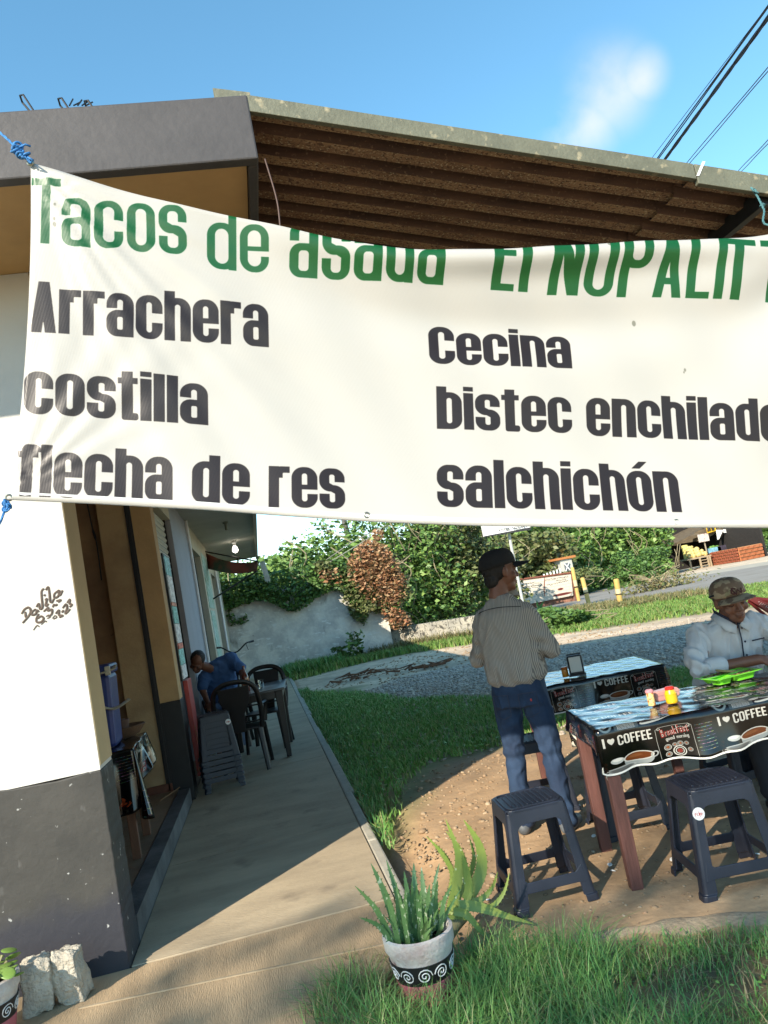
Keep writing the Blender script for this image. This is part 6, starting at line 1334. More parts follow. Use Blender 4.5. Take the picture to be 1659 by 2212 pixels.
q = scatter([(1.0,7),(2,14.5),(8,14.5),(12,9),(20,9),(18,7),(6,7)], 9000); q = q[RNG.random(len(q)) < .3+vnoise(q[:,0],q[:,1],.8,14)]; stones('road_stones', q, .022, M_['gravel'], V0=OCT, F0=OCF)
q = scatter([(.6,15.5),(2,14),(8,14.6),(6,17.5),(3.4,19.3)], 700); stones('road_stones', q, .028, M_['pebble'], V0=OCT, F0=OCF)
for i, (x, y) in enumerate(((800,1165),(818,1200),(1140,1140),(1190,1170),(715,1020),(970,860),(1600,1110),(300,1190),(135,1350),(285,1345))):
    p = G((1850+x/1.3576)*.54, (2600+y/1.3576)*.54, GZ0); w = MB(); w.lathe([(.011,0),(.013,.003),(.012,.006),(0,.007)], (0,0,0), 12); o = w.build('bottle_cap', M_['litter']); p.z = float(ground_z(np.array(p.x), np.array(p.y)))+.002; o.location = p; o.rotation_euler = (g_.uniform(-.5,.5), g_.uniform(-.5,.5), 0); tag(o, 'white bottle cap dropped on the dirt under the tables', 'bottle cap', 'bottle caps on the dirt')
dlm = mat('dead_leaf', (.12,.05,.02), .8, var=.4)
w = MB()
for k, (x, y) in enumerate(((1185,870),(1290,850),(1255,860),(900,900),(940,895),(850,930))):
    p = G((800+x/1.3825)*.54, (2050+y/1.3825)*.54, GZ0)
    for j in range(6): c = p+Vector((g_.uniform(-.3,.3), g_.uniform(-.2,.2), .03)); w.tube([c, c+Vector((g_.uniform(-.3,.3),g_.uniform(-.15,.15),g_.uniform(0,.07))), c+Vector((g_.uniform(-.5,.5),g_.uniform(-.2,.2),0))], [.022,.014,.005], 5)
w.build('dead_branches', dlm)['kind'] = 'stuff'
# maroon chair edge behind the seated man
mc = thing('maroon_chair', 'maroon folding chair with white script print behind the seated man at the right edge', 'chair', (3.65,5.15,-.05))
mrn = mat('maroon_plastic', (.14,.018,.018), .4); 
a, b_ = P((2600+1370/3.4025)*.54, (2200+660/3.4025)*.54, 5.1), P(1700, (2200+900/3.4025)*.54, 5.1)
d = (b_-a).normalized(); n_ = Vector((-d.z,0,d.x)); w = MB(); w.add([a+n_*.012+Vector((0,0,.01)), b_+n_*.03, b_-n_*.05, a-n_*.016]+[v+Vector((0,.03,0)) for v in (a+n_*.012+Vector((0,0,.01)), b_+n_*.03, b_-n_*.05, a-n_*.016)], [(0,1,2,3),(7,6,5,4),(0,4,5,1),(1,5,6,2),(2,6,7,3),(3,7,4,0)]); part(w, 'back_board', mrn, mc, bevel=.004)
w = MB()
for k in range(16): q_ = a+d*(.06+k*.016)-n_*.004; w.tube([q_+Vector((0,-.004,0))-n_*.007*((k*5)%3-.4), q_+d*.010+n_*.010+Vector((0,-.004,0))], .0022, 4)
part(w, 'script_print', mat('pale_print', (.5,.35,.33), .6), mc)
w = MB(); w.tube([P((2600+1440/3.4025)*.54, (2200+610/3.4025)*.54+10, 5.13), P((2600+1606/3.4025)*.54, (2200+690/3.4025)*.54, 5.13), P(1720,1305,5.13)], .02, 6); w.tube([a+Vector((.0,.03,-.02)), Vector((a.x+.45,5.15,.45)), Vector((a.x+.2,5.1,-.05))], .012, 6); w.tube([Vector((a.x+.6,5.2,.85)), Vector((a.x+.5,5.4,-.05))], .012, 6); part(w, 'frame_tube', mrn, mc)

# ------------------------------------------------------------------ far: walls, trees, road
def leaves(n, pos, size, normal_bias=.5, asp=.6):
    "arrays for leaf quads folded along the midrib"
    u = RNG.normal(size=(n,3)); u[:,2] = np.abs(u[:,2])*.6-.3; u /= np.linalg.norm(u,axis=1)[:,None]; r = RNG.normal(size=(n,3)); v = np.cross(u, r); v /= np.linalg.norm(v,axis=1)[:,None]
    s = size*(.6+.8*RNG.random(n))[:,None]; a = pos-u*s*.5; b = pos+v*s*asp*.5+np.cross(u,v)*s*.12; c = pos+u*s*.5; d = pos-v*s*asp*.5+np.cross(u,v)*s*.12
    return np.stack([a,b,c,d],1).reshape(-1,3), np.arange(n*4).reshape(-1,4)
LEAFM = {'mid': island_var(mat('leaf_mid', (.06,.12,.03), .55), [(.07,.15,.03),(.12,.22,.045),(.18,.29,.06),(.09,.18,.035),(.24,.34,.09)]),
         'dark': island_var(mat('leaf_dark', (.04,.08,.02), .55), [(.04,.095,.02),(.08,.16,.032),(.12,.22,.045),(.055,.115,.025)]),
         'olive': island_var(mat('leaf_olive', (.1,.12,.04), .6), [(.07,.10,.025),(.12,.15,.04),(.16,.17,.06),(.09,.12,.03),(.20,.18,.08)]),
         'brown': island_var(mat('leaf_brown', (.2,.07,.03), .7), [(.32,.15,.07),(.42,.23,.11),(.22,.09,.045),(.46,.30,.16),(.30,.18,.07),(.36,.13,.06)])}
def crown_pts(n, c, r, lumps, seed, shell=.55):
    g = np.random.default_rng(seed); out = []
    ce = np.array(c); cs = [(ce+(g.random(3)-.5)*2*np.array(r)*.62, .30+.32*g.random()) for _ in range(lumps)]
    per = n//lumps
    for cc, k in cs:
        d = g.normal(size=(per,3)); d /= np.linalg.norm(d,axis=1)[:,None]; rad_ = (shell+(1-shell)*g.random(per)**.6)*k; out.append(cc+d*rad_[:,None]*np.array(r)*(1+.25*g.random((per,1))))
    return np.vstack(out)
def tree(label, base, h, r, kind, n, seed, lsz, lumps=12, name='leafy_tree', group='trees and bushes beyond the wall', trunk=True, cat='tree'):
    t = thing(name, label, cat, base, 0, group)
    pts = np.vstack([crown_pts(int(n*.7), (0,0,h*.60), (r,r*.8,h*.40), lumps, seed), crown_pts(int(n*.5), (0,-.1*r,h*.26), (r*1.15,r*.8,h*.30), lumps, seed+500)]); pts = pts[pts[:,2] > .02]
    V, F = leaves(len(pts), pts, lsz); raw('crown', V, F, LEAFM[kind], t)
    w = MB(); g = random.Random(seed)
    for k in range(9 if trunk else 4):
        x_ = g.uniform(-r,r); z_ = g.uniform(.1,h*.7); w.tube(bez([(x_,-r*.85,z_),(x_+g.uniform(-.4,.4),-r*.98,z_+h*.13),(x_+g.uniform(-.9,.9),-r*.9,z_+h*.27)],4), .006*h**.5+.006, 4)
    w.build('bare_stems', M_['stem_pale'], t)['kind'] = 'stuff'; w = MB()
    if trunk:
        w.tube(bez([(0,0,-.1),(g.uniform(-.2,.2),0,h*.3),(g.uniform(-.3,.3),.1,h*.6),(0,.1,h*.85)],4), np.linspace(.05*h**.5+.03,.02,13), 7)
        for k in range(7):
            a = g.uniform(0,6.28); z = h*g.uniform(.25,.6); e = (cos(a)*r*.7, sin(a)*r*.6, z+h*.3); w.tube(bez([(0,.05,z),(e[0]*.4,e[1]*.4,z+h*.1),e],4), np.linspace(.035,.012,9), 5)
        w.build('trunk', mat('bark', (.16,.13,.09), .9, var=.3, bump=.4), t, smooth=50)
    return t
# tall rendered wall with damp stains and low block wall
wm = mat('stained_render', (.47,.45,.41), .9, col2=(.66,.63,.55), scale=2.2, bump=1.0, bscale=7, contrast=(.4,.6), bdist=.02); speckle(wm, (.66,.65,.60), 5, .60, soft=.05, stretch=(1,1,2.5)); speckle(wm, (.12,.12,.10), 2.6, .60, soft=.12, stretch=(1,1,.5)); speckle(wm, (.20,.15,.10), 6, .70, soft=.06)
wa = thing('tall_boundary_wall', 'tall grey rendered wall with stains at the end of the walkway', 'wall', (0,21.5,0))
w = MB(); w.grid(lambda u, v: Vector((-3.5+6.95*u, 21.5+.03*mnoise.noise(Vector((u*9,v*4,0))), -.2+v*(2.45+.06*mnoise.noise(Vector((u*13,0,0)))))), 40, 14)
w.b2(-3.5,3.45,21.54,21.72,-.2,2.28); w.b2(3.45,3.47,21.47,21.72,-.2,2.05); part(w, 'render_face', wm, wa)
lw_ = thing('low_block_wall', 'low block wall stained and lichen spotted, running right from the tall wall', 'wall', (3.5,22.1,0))
lbm = mat('lichen_block', (.33,.31,.26), .9, col2=(.46,.42,.33), scale=3, bump=.6, bscale=20, contrast=(.4,.6), coord='World'); speckle(lbm, (.07,.065,.055), 5, .54, soft=.10, coord='World'); speckle(lbm, (.10,.09,.07), 22, .57, soft=.05, coord='World')
A_, B__ = Vector((3.5,22.2,0)), Vector((6.2,19.1,0)); d = (B__-A_); L_ = d.length; d.normalize(); ang = math.atan2(d.y,d.x)
me = None
for j in range(3):
    for i in range(int(L_/.40)+1):
        o_ = (i+.5*(j%2))*.40
        w = MB(); g2 = random.Random(i*7+j); w.box((0,0,0),(.388,.14,.196)); 
        if me is None: o = w.build('block', lbm, lw_, bevel=.006); me = o.data
        else: o = bpy.data.objects.new('block', me); COL.objects.link(o); o.parent = lw_
        o.matrix_parent_inverse = parent_matrix(lw_).inverted(); o.location = A_+d*o_+Vector((0,0,.06+j*.2)); o.rotation_euler = (g2.uniform(-.02,.02), g2.uniform(-.01,.01), ang)
w = MB(); w.box((A_+B__)/2+Vector((.03,.035,.26)), (L_+.3,.09,.60), Matrix.Rotation(ang,3,'Z')); part(w, 'mortar', mat('grey_mortar', (.24,.23,.2), .9), lw_)
# vines and trees behind the wall
xs = [(-3.2,24.4,3.3,1.8,'dark'),(-.9,24.6,3.5,1.5,'mid'),(1.1,24.5,3.7,1.4,'mid'),(2.9,25.2,4.3,1.7,'mid'),(5.0,26.2,4.7,2.0,'mid'),(7.3,27.5,4.8,2.1,'olive'),(8.9,33,4.7,1.6,'mid')]
labs_t = ['dark bushy tree behind the wall nearest the shop roof','bushy green tree behind the tall wall beside the awning','rounded green tree top under the small patch of sky','taller green tree left of the leaning pole','broad green tree just right of the dead brown vine','big olive green tree left of the shop sign','wide green tree behind the standing man']
for k, (x, y, h, r, kd) in enumerate(xs): tree(labs_t[k], (x,y,TZ(y)), h, r, kd, 9000, 40+k, .17, 14)
V_ = thing('wall_vine', 'green creeper spilling over the top of the tall grey wall', 'vine', (1,21.5,2.2))
g3 = np.random.default_rng(5); n = 7500; x = g3.uniform(-3.3,3.6,n); hang = .15+.35*vnoise(x,x*0,1.2,3)+.5*np.exp(-((x-1.1)/.5)**2)*.5+1.1*np.exp(-((x-2.75)/.28)**2); z = 2.75-g3.random(n)**.8*(hang+.55); y = 21.42-.28*g3.random(n)+.5*(z > 2.3)*g3.random(n)
Vv, Ff = leaves(n, np.stack([x,y,z],1), .12); o = raw('foliage', Vv, Ff, LEAFM['dark'], V_); o.matrix_parent_inverse = parent_matrix(V_).inverted()
w = MB()
cp = [P((800+x_/1.3825)*.54, (2050+y_/1.3825)*.54, 21.38) for x_, y_ in ((165,480),(160,560),(185,605),(235,600),(245,575))]
w.tube(bez(cp,6), .018, 5); part(w, 'dangling_stem', mat('vine_stem', (.04,.05,.03), .9), V_)
Vv, Ff = leaves(157, np.array([np.array(p[:])+g3.normal(size=3)*.05 for p in bez(cp,39)]), .09); o = raw('stem_leaves', Vv, Ff, LEAFM['dark'], V_); o.matrix_parent_inverse = parent_matrix(V_).inverted()
dv = thing('dead_vine', 'rust brown dried creeper heaped over the end of the tall wall', 'vine', (3.6,22,1.5))
n = 8500; PT = []
def z4(x, y, yy): return P((800+x/1.3825)*.54, (2050+y/1.3825)*.54, yy)
core = [(985,120,30),(940,220,60),(980,260,80),(930,300,110),(1000,340,110),(1060,400,80),(1080,450,60),(1020,420,90),(950,380,90),(880,340,60),(1050,560,40),(1090,590,50),(740,360,45),(690,350,35),(1130,590,30),(1150,600,20)]
wts = np.array([c[2]**2 for c in core], float); ch = g3.choice(len(core), n, p=wts/wts.sum())
for k in ch:
    cx, cy, r = core[k]; a = g3.random()*6.283; q = math.sqrt(g3.random())*r*1.15; p = z4(cx+q*cos(a)*.9, cy+q*sin(a), 21.0+g3.random()*.8); PT.append(p[:])
Vv, Ff = leaves(n, np.array(PT), .12, asp=.45); o = raw('foliage', Vv, Ff, LEAFM['brown'], dv); o.matrix_parent_inverse = parent_matrix(dv).inverted()
ov = thing('yellowing_vine', 'yellow green creeper mixed in below and left of the dead brown one', 'vine', (3,22,1.2)); PT = []
core = [(850,430,50),(850,480,60),(880,540,50),(930,500,50),(890,560,40),(830,380,60),(700,320,50),(670,300,35),(1120,440,50),(1000,500,60),(930,420,80)]
for k in range(3600):
    cx, cy, r = core[k % len(core)]; a = g3.random()*6.283; q = math.sqrt(g3.random())*r; PT.append(z4(cx+q*cos(a), cy+q*sin(a), 21.1+g3.random()*.5)[:])
Vv, Ff = leaves(len(PT), np.array(PT), .13); o = raw('foliage', Vv, Ff, LEAFM['olive'], ov); o.matrix_parent_inverse = parent_matrix(ov).inverted()
w = MB(); g4 = random.Random(3)
for k in range(26):
    a = z4(g4.uniform(860,1180), g4.uniform(200,560), 22.2); w.tube(bez([a, a+Vector((g4.uniform(-.4,.4),0,-.3)), a+Vector((g4.uniform(-.4,.6),0,-.8))],4), .008, 4)
part(w, 'twigs', mat('dry_twig', (.25,.17,.10), .9), dv)['kind'] = 'stuff'
# slim weeds in front of the wall
for (x_, y_, h, lb_) in ((870,790,.75,'tall broad leaved weed in front of the tall grey wall'),(790,820,.45,'smaller dark weed left of the tall weed by the wall')):
    p = z4(x_, y_, 20.9); p.z = TZ(20.9); t = thing('weed', lb_, 'plant', p, 0, 'weeds by the wall'); w = MB(); w.tube([(0,0,0),(.03,0,h*.6),(0,0,h)], .012, 5); w.build('stem', mat('weed_stem', (.1,.12,.04), .8), t)
    n = 130; pts = np.stack([g3.normal(size=n)*.13, g3.normal(size=n)*.1, g3.uniform(.1,1,n)*h*1.05],1); Vv, Ff = leaves(n, pts, .14); raw('foliage', Vv, Ff, LEAFM['dark'], t)
o = thing('weathered_leaning_pole', 'grey utility pole leaning above the trees', 'pole', (3.15,25.5,0)); pa, pb = z4(845,235,25.2), z4(790,20,25.2); dd = (pb-pa).normalized(); w = MB(); w.tube([pa-dd*3.2, pb+dd*3], [.10,.085], 10); part(w, 'shaft', mat('grey_wood', (.12,.11,.10), .9, var=.2), o, smooth=50)
w = MB(); 
for s_ in range(2): w.tube([z4(690-30*s_,268+40*s_,24), z4(830+10*s_,170+30*s_,22.8), z4(1030+20*s_,70,21.5)], .012, 4)
tag(w.build('service_wire', mat('pale_wire', (.35,.34,.3), .6)), 'pale service wires slanting past the leaning pole', 'wire')
tw_ = thing('radio_mast', 'thin distant lattice radio mast in the gap of sky', 'mast', (z4(695,130,80).x,80,0)); w = MB(); a = z4(697,130,80); b_ = z4(689,62,80)
for s_ in (-.22,.22): w.tube([(a.x+s_*1.4,80,-3),(b_.x+s_*.6,80,b_.z)], .035, 4)
for k in range(24): z0 = b_.z*k/24; w.tube([(a.x-.28,80,z0),(a.x+.28,80,z0+b_.z/24)], .02, 3); 
for (x_, y_) in ((680,75),(700,72),(690,90),(712,100)): q_ = z4(x_, y_, 80); w.box(q_, (.5,.1,.25))
part(w, 'lattice', M_['galv'], tw_)['kind'] = 'stuff'

# road and far side
RD = [(11.6,9),(12.2,14),(12.3,20),(11.6,26),(10.2,36),(8,52),(4,80)]; RF = [(24,9),(23.2,22),(22.4,32),(21.0,45),(19.5,56),(17,75),(14,100)]
def rp(poly, t):
    ts = np.linspace(0,1,len(poly)); return np.array([np.interp(t, ts, [p[0] for p in poly]), np.interp(t, ts, [p[1] for p in poly])])
w = MB(); w.grid(lambda u, v: (lambda p: Vector((p[0],p[1],TZ(p[1])+.03)))(rp(RD,v)*(1-u)+rp(RF,v)*u), 10, 60)
tag(w.build('road', mat('worn_asphalt', (.25,.215,.175), .95, spec=.15, col2=(.31,.28,.24), scale=.6, bump=.3, bscale=20)), kind='structure')
w = MB(); w.grid(lambda u, v: (lambda p: Vector((p[0],p[1],TZ(p[1])+.022)))(rp(RF,v)+np.array([5.0*u-.1,.0])), 4, 60)
tag(w.build('road_shoulder', mat('dusty_shoulder', (.42,.36,.27), .95, var=.15, scale=2, bump=.4)), kind='structure')
z5 = lambda x, y: ((1850+x/1.3576)*.54, (2050+y/1.3576)*.54)
zs_ = lambda x, y: ((1950+x/3.0164)*.54, (2050+y/3.0164)*.54)
zf_ = lambda x, y: ((2600+x/3.5148)*.54, (2050+y/3.5148)*.54)
byl = mat('yellow_bollard_paint', (.55,.36,.10), .7, var=.15, scale=3); bwh = mat('faded_bollard_top', (.62,.50,.28), .7)
for (tx, ty, bx, by, lb_) in ((1022,660,1105,1075,'leaning yellow post beside the rusty end of the white wall'),(1143,785,1225,1105,'yellow post between the wall end post and the lone post'),(1550,800,1610,1125,'lone yellow post nearest the seated man')):
    b_ = T(*zs_(bx,by)); tp_ = P(*zs_(tx,ty), b_.y); hh = (tp_-b_).length; o = thing('roadside_post', lb_, 'bollard', b_, 0, 'yellow roadside posts'); w = MB(); dd = tp_-b_; w.tube([Vector((0,0,-.1)), dd*.97, dd], [.085,.085,.05], 12); w.build('shaft', byl, o, smooth=50)
    w = MB(); w.tube([dd*.45, dd*.62], .0875, 12); w.build('faded_band', bwh, o, smooth=50); w = MB(); w.tube([dd*.40, dd*.44], .0885, 12); w.build('dark_ring', M_['black'], o, smooth=50)
# white advertising wall
bR = P(*zs_(1035,1000), 36); bL_ = P(*zs_(380,1130), bR.y+1.0); tR = P(*zs_(1005,735), bR.y); tL = P(*zs_(395,815), bR.y+1.0)
aw_ = thing('painted_advert_wall', 'low white brick wall with faded painted notices and rusty frame', 'wall', (bR.x,bR.y,bR.z))
im = np.empty((180,420,3), np.float32); im[:] = (.74,.70,.64); g5 = random.Random(9)
for j in range(8): stroke(im, [(0,j*24+4),(420,j*24+6)], 1.2, (.5,.44,.36))
for j in range(8):
    for i in range(10): stroke(im, [(i*44+(j%2)*22,j*24+4),(i*44+(j%2)*22,j*24+26)], 1.0, (.55,.48,.4))
for (cx, cy, rx, ry) in ((140,128,44,15),(180,76,46,20)): disc(im, (cx,cy), rx, (.12,.14,.13), ry=ry, inner=.88, rot=.05)
for (x0, x1, y) in ((20,120,150),(110,170,128),(205,300,158),(310,400,160),(160,215,74),(150,215,44),(290,390,125),(230,280,120),(300,380,142),(30,90,128)):
    x = x0
    while x < x1: l = g5.uniform(4,9); stroke(im, [(x,y+g5.uniform(-4,4)),(x+l*.6,y+g5.uniform(-5,5))], g5.uniform(2,4), (.13,.15,.12)); x += l
disc(im, (330,70), 20, (.35,.10,.05), ry=9, soft=6); disc(im, (340,26), 70, (.33,.09,.05), ry=10, soft=5)
disc(im, (205,110), 4, (.4,.15,.08), ry=70, soft=3)
w = MB(); w.add([bL_, bR, tR, tL], [(0,1,2,3)]); ao = part(w, 'advert_face', imgmat('advert_print', im, .8), aw_); ul = ao.data.uv_layers.new(name='UVMap'); ul.data.foreach_set('uv', [0,0,1,0,1,1,0,1])
yb = Vector((0,.22,0)); w = MB(); e_ = Vector((0,.01,0)); bL_.z -= .9; bR.z -= .9; w.add([bL_+e_, bR+e_, tR+e_, tL+e_, bL_+yb, bR+yb, tR+yb, tL+yb], [(0,1,5,4),(1,2,6,5),(2,3,7,6),(3,0,4,7),(4,5,6,7)]); part(w, 'wall_body', mat('old_brick', (.25,.12,.08), .9, var=.3, scale=8), aw_)
rst = mat('rust', (.18,.06,.035), .9, var=.3, scale=6)
w = MB(); w.tube([tL+Vector((0,-.03,.03)), tR+Vector((0,-.03,.03))], .05, 6); w.tube([tR+Vector((0.05,-.03,.08)), bR+Vector((0.05,-.03,-.8))], .06, 6); part(w, 'rusty_frame', rst, aw_)
# shop sign on a pole
sy_ = 25.0; sL, sR_ = P(*zs_(-40,290), sy_), P(*zs_(522,200), sy_-.5); up_ = Vector((0,0,.7)); 
sg = thing('shop_sign', 'white roadside sign board reading ABARROTES "ALICIA" under the banner edge', 'sign', (P(*zs_(270,300), sy_).x, sy_, TZ(sy_)))
w = MB(); w.add([sL, sR_, sR_+up_, sL+up_]+[v+Vector((0,.12,0)) for v in (sL, sR_, sR_+up_, sL+up_)], [(0,1,2,3),(7,6,5,4),(0,4,5,1),(1,5,6,2),(2,6,7,3),(3,7,4,0)]); part(w, 'board', M_['white'], sg)
w = MB(); ed = Vector((0,-.02,0)); w.add([sL+ed-Vector((0,0,.03)), sR_+ed-Vector((0,0,.03)), sR_+ed+Vector((0,0,.06)), sL+ed+Vector((0,0,.01))], [(0,1,2,3)]); part(w, 'lower_edge', M_['black'], sg, solid=.02)
w = MB(); w.tube([P(*zs_(262,262), sy_+.05), P(*zs_(283,392), sy_+.05), P(*zs_(283,392), sy_+.05)+Vector((0,0,-2.9))], .05, 8); part(w, 'pole', mat('pale_pole', (.5,.5,.47), .7), sg)
tcv = bpy.data.curves.new('sign_text', 'FONT'); tcv.body = 'ABARROTES  "ALICIA"'; tcv.size = .34; tcv.extrude = .01; tcv.offset = .008; tcv.space_character = 1.08
to = bpy.data.objects.new('lettering', tcv); COL.objects.link(to); bpy.context.view_layer.update(); me = bpy.data.meshes.new_from_object(to.evaluated_get(bpy.context.evaluated_depsgraph_get())); bpy.data.objects.remove(to); me.materials.append(M_['black'])
to = bpy.data.objects.new('lettering', me); COL.objects.link(to); to.parent = sg; to.matrix_parent_inverse = parent_matrix(sg).inverted()
t0, t1 = P(*zs_(20,254), sy_), P(*zs_(462,180), sy_-.5); dd = t1-t0; wd_ = max(v.co.x for v in me.vertices); sc1 = dd.length/wd_
to.location = t0+Vector((0,-.03,0)); to.scale = (sc1, sc1*1.0, sc1); to.rotation_euler = Matrix((dd.normalized(), Vector((0,0,1)), dd.normalized().cross(Vector((0,0,1))))).transposed().to_euler()
# beige canopy roof and stall left of the man's head
bs = thing('beige_stall_roof', 'flat beige sheet roof showing left of the standing man', 'shelter', (9.3,31,0)); a, b_ = P(*z5(-10,385), 31), P(*z5(160,340), 31)
w = MB(); w.add([a,b_,b_+Vector((.3,2.5,.45)),a+Vector((.3,2.5,.45))], [(0,1,2,3)]); part(w, 'roof_sheet', mat('beige_sheet', (.50,.42,.28), .8, var=.1), bs, solid=.05)
for q_ in (a, b_): w = MB(); w.tube([q_+Vector((.1,.3,0)), Vector((q_.x+.1,31.3,TZ(31)))], .05, 6); part(w, 'post', M_['galv'], bs)
# tree mass to the right with its own trees
tl_ = [(14.0,50,5.6,3.0,'mid'),(17.6,49,5.2,3.1,'olive'),(14,60,7.0,4,'mid'),(20.5,53,6.4,3.6,'mid'),(24.3,55,7.2,3.6,'mid'),(27.5,58,7.6,3.2,'mid'),(23,66,8,4.5,'olive'),(31,66,9,5,'dark'),(29.3,56,6.0,2.3,'mid'),(48,76,10,6,'mid'),(34,80,10,6,'mid'),(18,72,7.5,4.5,'dark')]
pos_l = ['behind the painted advert wall','just right of the strip of sky','far behind the shop sign','above the two walkers','right of the walkers','left of the thatched fruit stand','deep in the wood, paler','deep in the wood, darkest','hugging the left side of the fruit stand','behind the brick counter','farthest in the wood','far beyond the walkers, dark']
for k, (x, y, h, r, kd) in enumerate(tl_): tree(f'{["leafy","dense","broad","full"][k%4]} green roadside tree {pos_l[k]}', (x,y,TZ(y)-.2), h, r, kd, 7500, 70+k, .36, 13, group='roadside trees')
# low hedge of bushes at roadside
for k, (x, y, h, r) in enumerate(((19.2,47,1.8,1.6),(18.6,45,1.8,2.0),(21.5,50,2.0,2.2),(24.0,46,2.4,1.8),(22.3,44.5,1.6,1.4),(T(1232,1352).x,T(1232,1352).y,.55,.8),(T(1200,1345).x,T(1200,1345).y,.5,.6))):
    lbp = ['beside the painted wall frame','left of the two walkers','right of the two walkers','next to the fruit baskets','behind the tilted small sign','between the white wall and the posts','at the left end of the green verge'][k]
    tree('low dark green bush '+lbp, (x,y,TZ(y)-.1), h, r, 'dark' if k != 1 else 'olive', 2600, 120+k, .2 if k < 5 else .15, 6, name='bush', group='low bushes', trunk=False, cat='bush')
o = thing('dead_bush', 'bare brown twiggy bush on the verge before the road', 'bush', T(*z5(1070,420))); w = MB(); g6 = random.Random(8)
for k in range(40): a = g6.uniform(0,6.28); L_ = g6.uniform(.5,1.5); w.tube(bez([(0,0,0),(cos(a)*L_*.3,sin(a)*L_*.3,L_*.4),(cos(a)*L_*.75+g6.uniform(-.2,.2),sin(a)*L_*.5,L_*.55)],3), .012, 3)
w.build('twigs', mat('pale_twigs', (.34,.27,.17), .9), o)['kind'] = 'stuff'
n = 900; pts = np.stack([g3.normal(size=n)*.8,g3.normal(size=n)*.6,np.abs(g3.normal(size=n))*.3],1); Vv, Ff = leaves(n, pts, .14); raw('dry_leaves', Vv, Ff, M_['drygrass'], o)
# two walkers across the road
def small_person(label, b_, h, top, bot, face):
    t = thing('person', label, 'person', b_, rad(face)); k = h/1.7; B = Body()
    B.ell((0,0,1.58*k),(.08*k,.095*k,.115*k)); B.chain([(0,0,1.47*k),(0,0,1.38*k)],[.055*k,.06*k]); B.loft([((0,0,.88*k),.15*k,.10*k),((0,0,1.1*k),.14*k,.1*k),((0,0,1.32*k),.18*k,.10*k),((0,0,1.40*k),.08*k,.06*k)])
    B.chain([(.19*k,0,1.33*k),(.30*k,.05*k,1.08*k),(.45*k,.1*k,.98*k)],[.05*k,.04*k,.03*k]); B.chain([(-.19*k,0,1.33*k),(-.25*k,0,1.05*k),(-.22*k,.1*k,.84*k)],[.05*k,.04*k,.03*k])
    B.chain([(.09*k,0,.9*k),(.13*k,.12*k,.48*k),(.12*k,.0,.06*k)],[.085*k,.06*k,.04*k]); B.chain([(-.09*k,0,.9*k),(-.10*k,.0,.48*k),(-.10*k,-.12*k,.08*k)],[.085*k,.06*k,.04*k]); o = B.build('body', M_['skin'], t); finish(o, .02, 1)
    B = Body(); B.loft([((0,0,.86*k),.17*k,.12*k),((0,0,1.1*k),.16*k,.12*k),((0,0,1.32*k),.20*k,.12*k),((0,0,1.40*k),.09*k,.07*k)]); o = B.build('top', top, t); finish(o, .02, 1)
    B = Body(); B.loft([((0,0,.80*k),.17*k,.12*k),((0,0,.92*k),.165*k,.115*k)]); B.chain([(.09*k,0,.86*k),(.13*k,.11*k,.50*k)],[.10*k,.08*k]); B.chain([(-.09*k,0,.86*k),(-.10*k,.0,.50*k)],[.10*k,.08*k]); o = B.build('shorts', bot, t); finish(o, .02, 1)
    B = Body(); B.ell((0,-.01*k,1.62*k),(.088*k,.102*k,.09*k)); B.build('hair', M_['hair'], t, smooth=60)
for (bx, by, tx, ty, lb_, c1, c2, fc) in ((1495,832,1455,690,'small child in blue vest walking beyond the road','blue_vest','black',-60),(1625,810,1590,625,'person in dark top and shorts walking behind the child','dark_top','black',-60)):
    b_ = T(*zs_(bx,by)); tp_ = P(*zs_(tx,ty), b_.y); top_m = mat(c1, (.05,.09,.40) if 'blue' in c1 else (.02,.02,.02), .8, col2=(.5,.5,.5) if 'blue' not in c1 else None, scale=3, contrast=(.6,.7)); small_person(lb_, b_, (tp_.z-b_.z)*1.02, top_m, M_['black'], fc)
# tilted small sign, white window shack
b_ = T(*z5(962,352)); tp_ = P(*z5(962,305), b_.y); o = thing('tilted_sign', 'small tilted white sign on a post across the road', 'sign', b_); w = MB(); w.tube([(0,0,0),(0,0,tp_.z-b_.z)], .06, 6); w.build('post', M_['galv'], o); w = MB(); hh = (tp_.z-b_.z); w.box((.35,-.08,hh*.95),(1.1,.05,.75),Matrix.Rotation(rad(38),3,'Y')); w.build('panel', mat('sign_panel', (.62,.63,.62), .6, col2=(.2,.25,.25), scale=4, contrast=(.55,.65)), o)
sy2 = 46; a = P(*zs_(905,620), sy2); b_ = P(*zs_(1000,700), sy2); o = thing('window_shack', 'pale shack with barred window and orange roof edge behind the white wall', 'shack', (a.x,sy2,TZ(sy2)))
w = MB(); w.b2(a.x-.1,b_.x+.25,sy2+.05,sy2+2,TZ(sy2),a.z+.25); part(w, 'wall', mat('pale_plaster', (.5,.48,.42), .8), o)
w = MB(); w.b2(a.x+.1,b_.x,sy2-.02,sy2+.045,b_.z,a.z); part(w, 'window', mat('window_dark', (.14,.15,.16), .3), o)
w = MB(); w.tube([Vector((a.x+.1,sy2-.06,a.z)), Vector((b_.x,sy2-.06,b_.z))], .04, 4); w.tube([Vector((a.x+.1,sy2-.06,b_.z)), Vector((b_.x,sy2-.06,a.z))], .03, 4); part(w, 'window_bars', M_['white'], o)['kind'] = 'stuff'
w = MB(); w.b2(a.x-.4,b_.x+.5,sy2-.1,sy2+2,a.z+.26,a.z+.40); part(w, 'roof_edge', mat('orange_tile', (.45,.17,.05), .8), o)
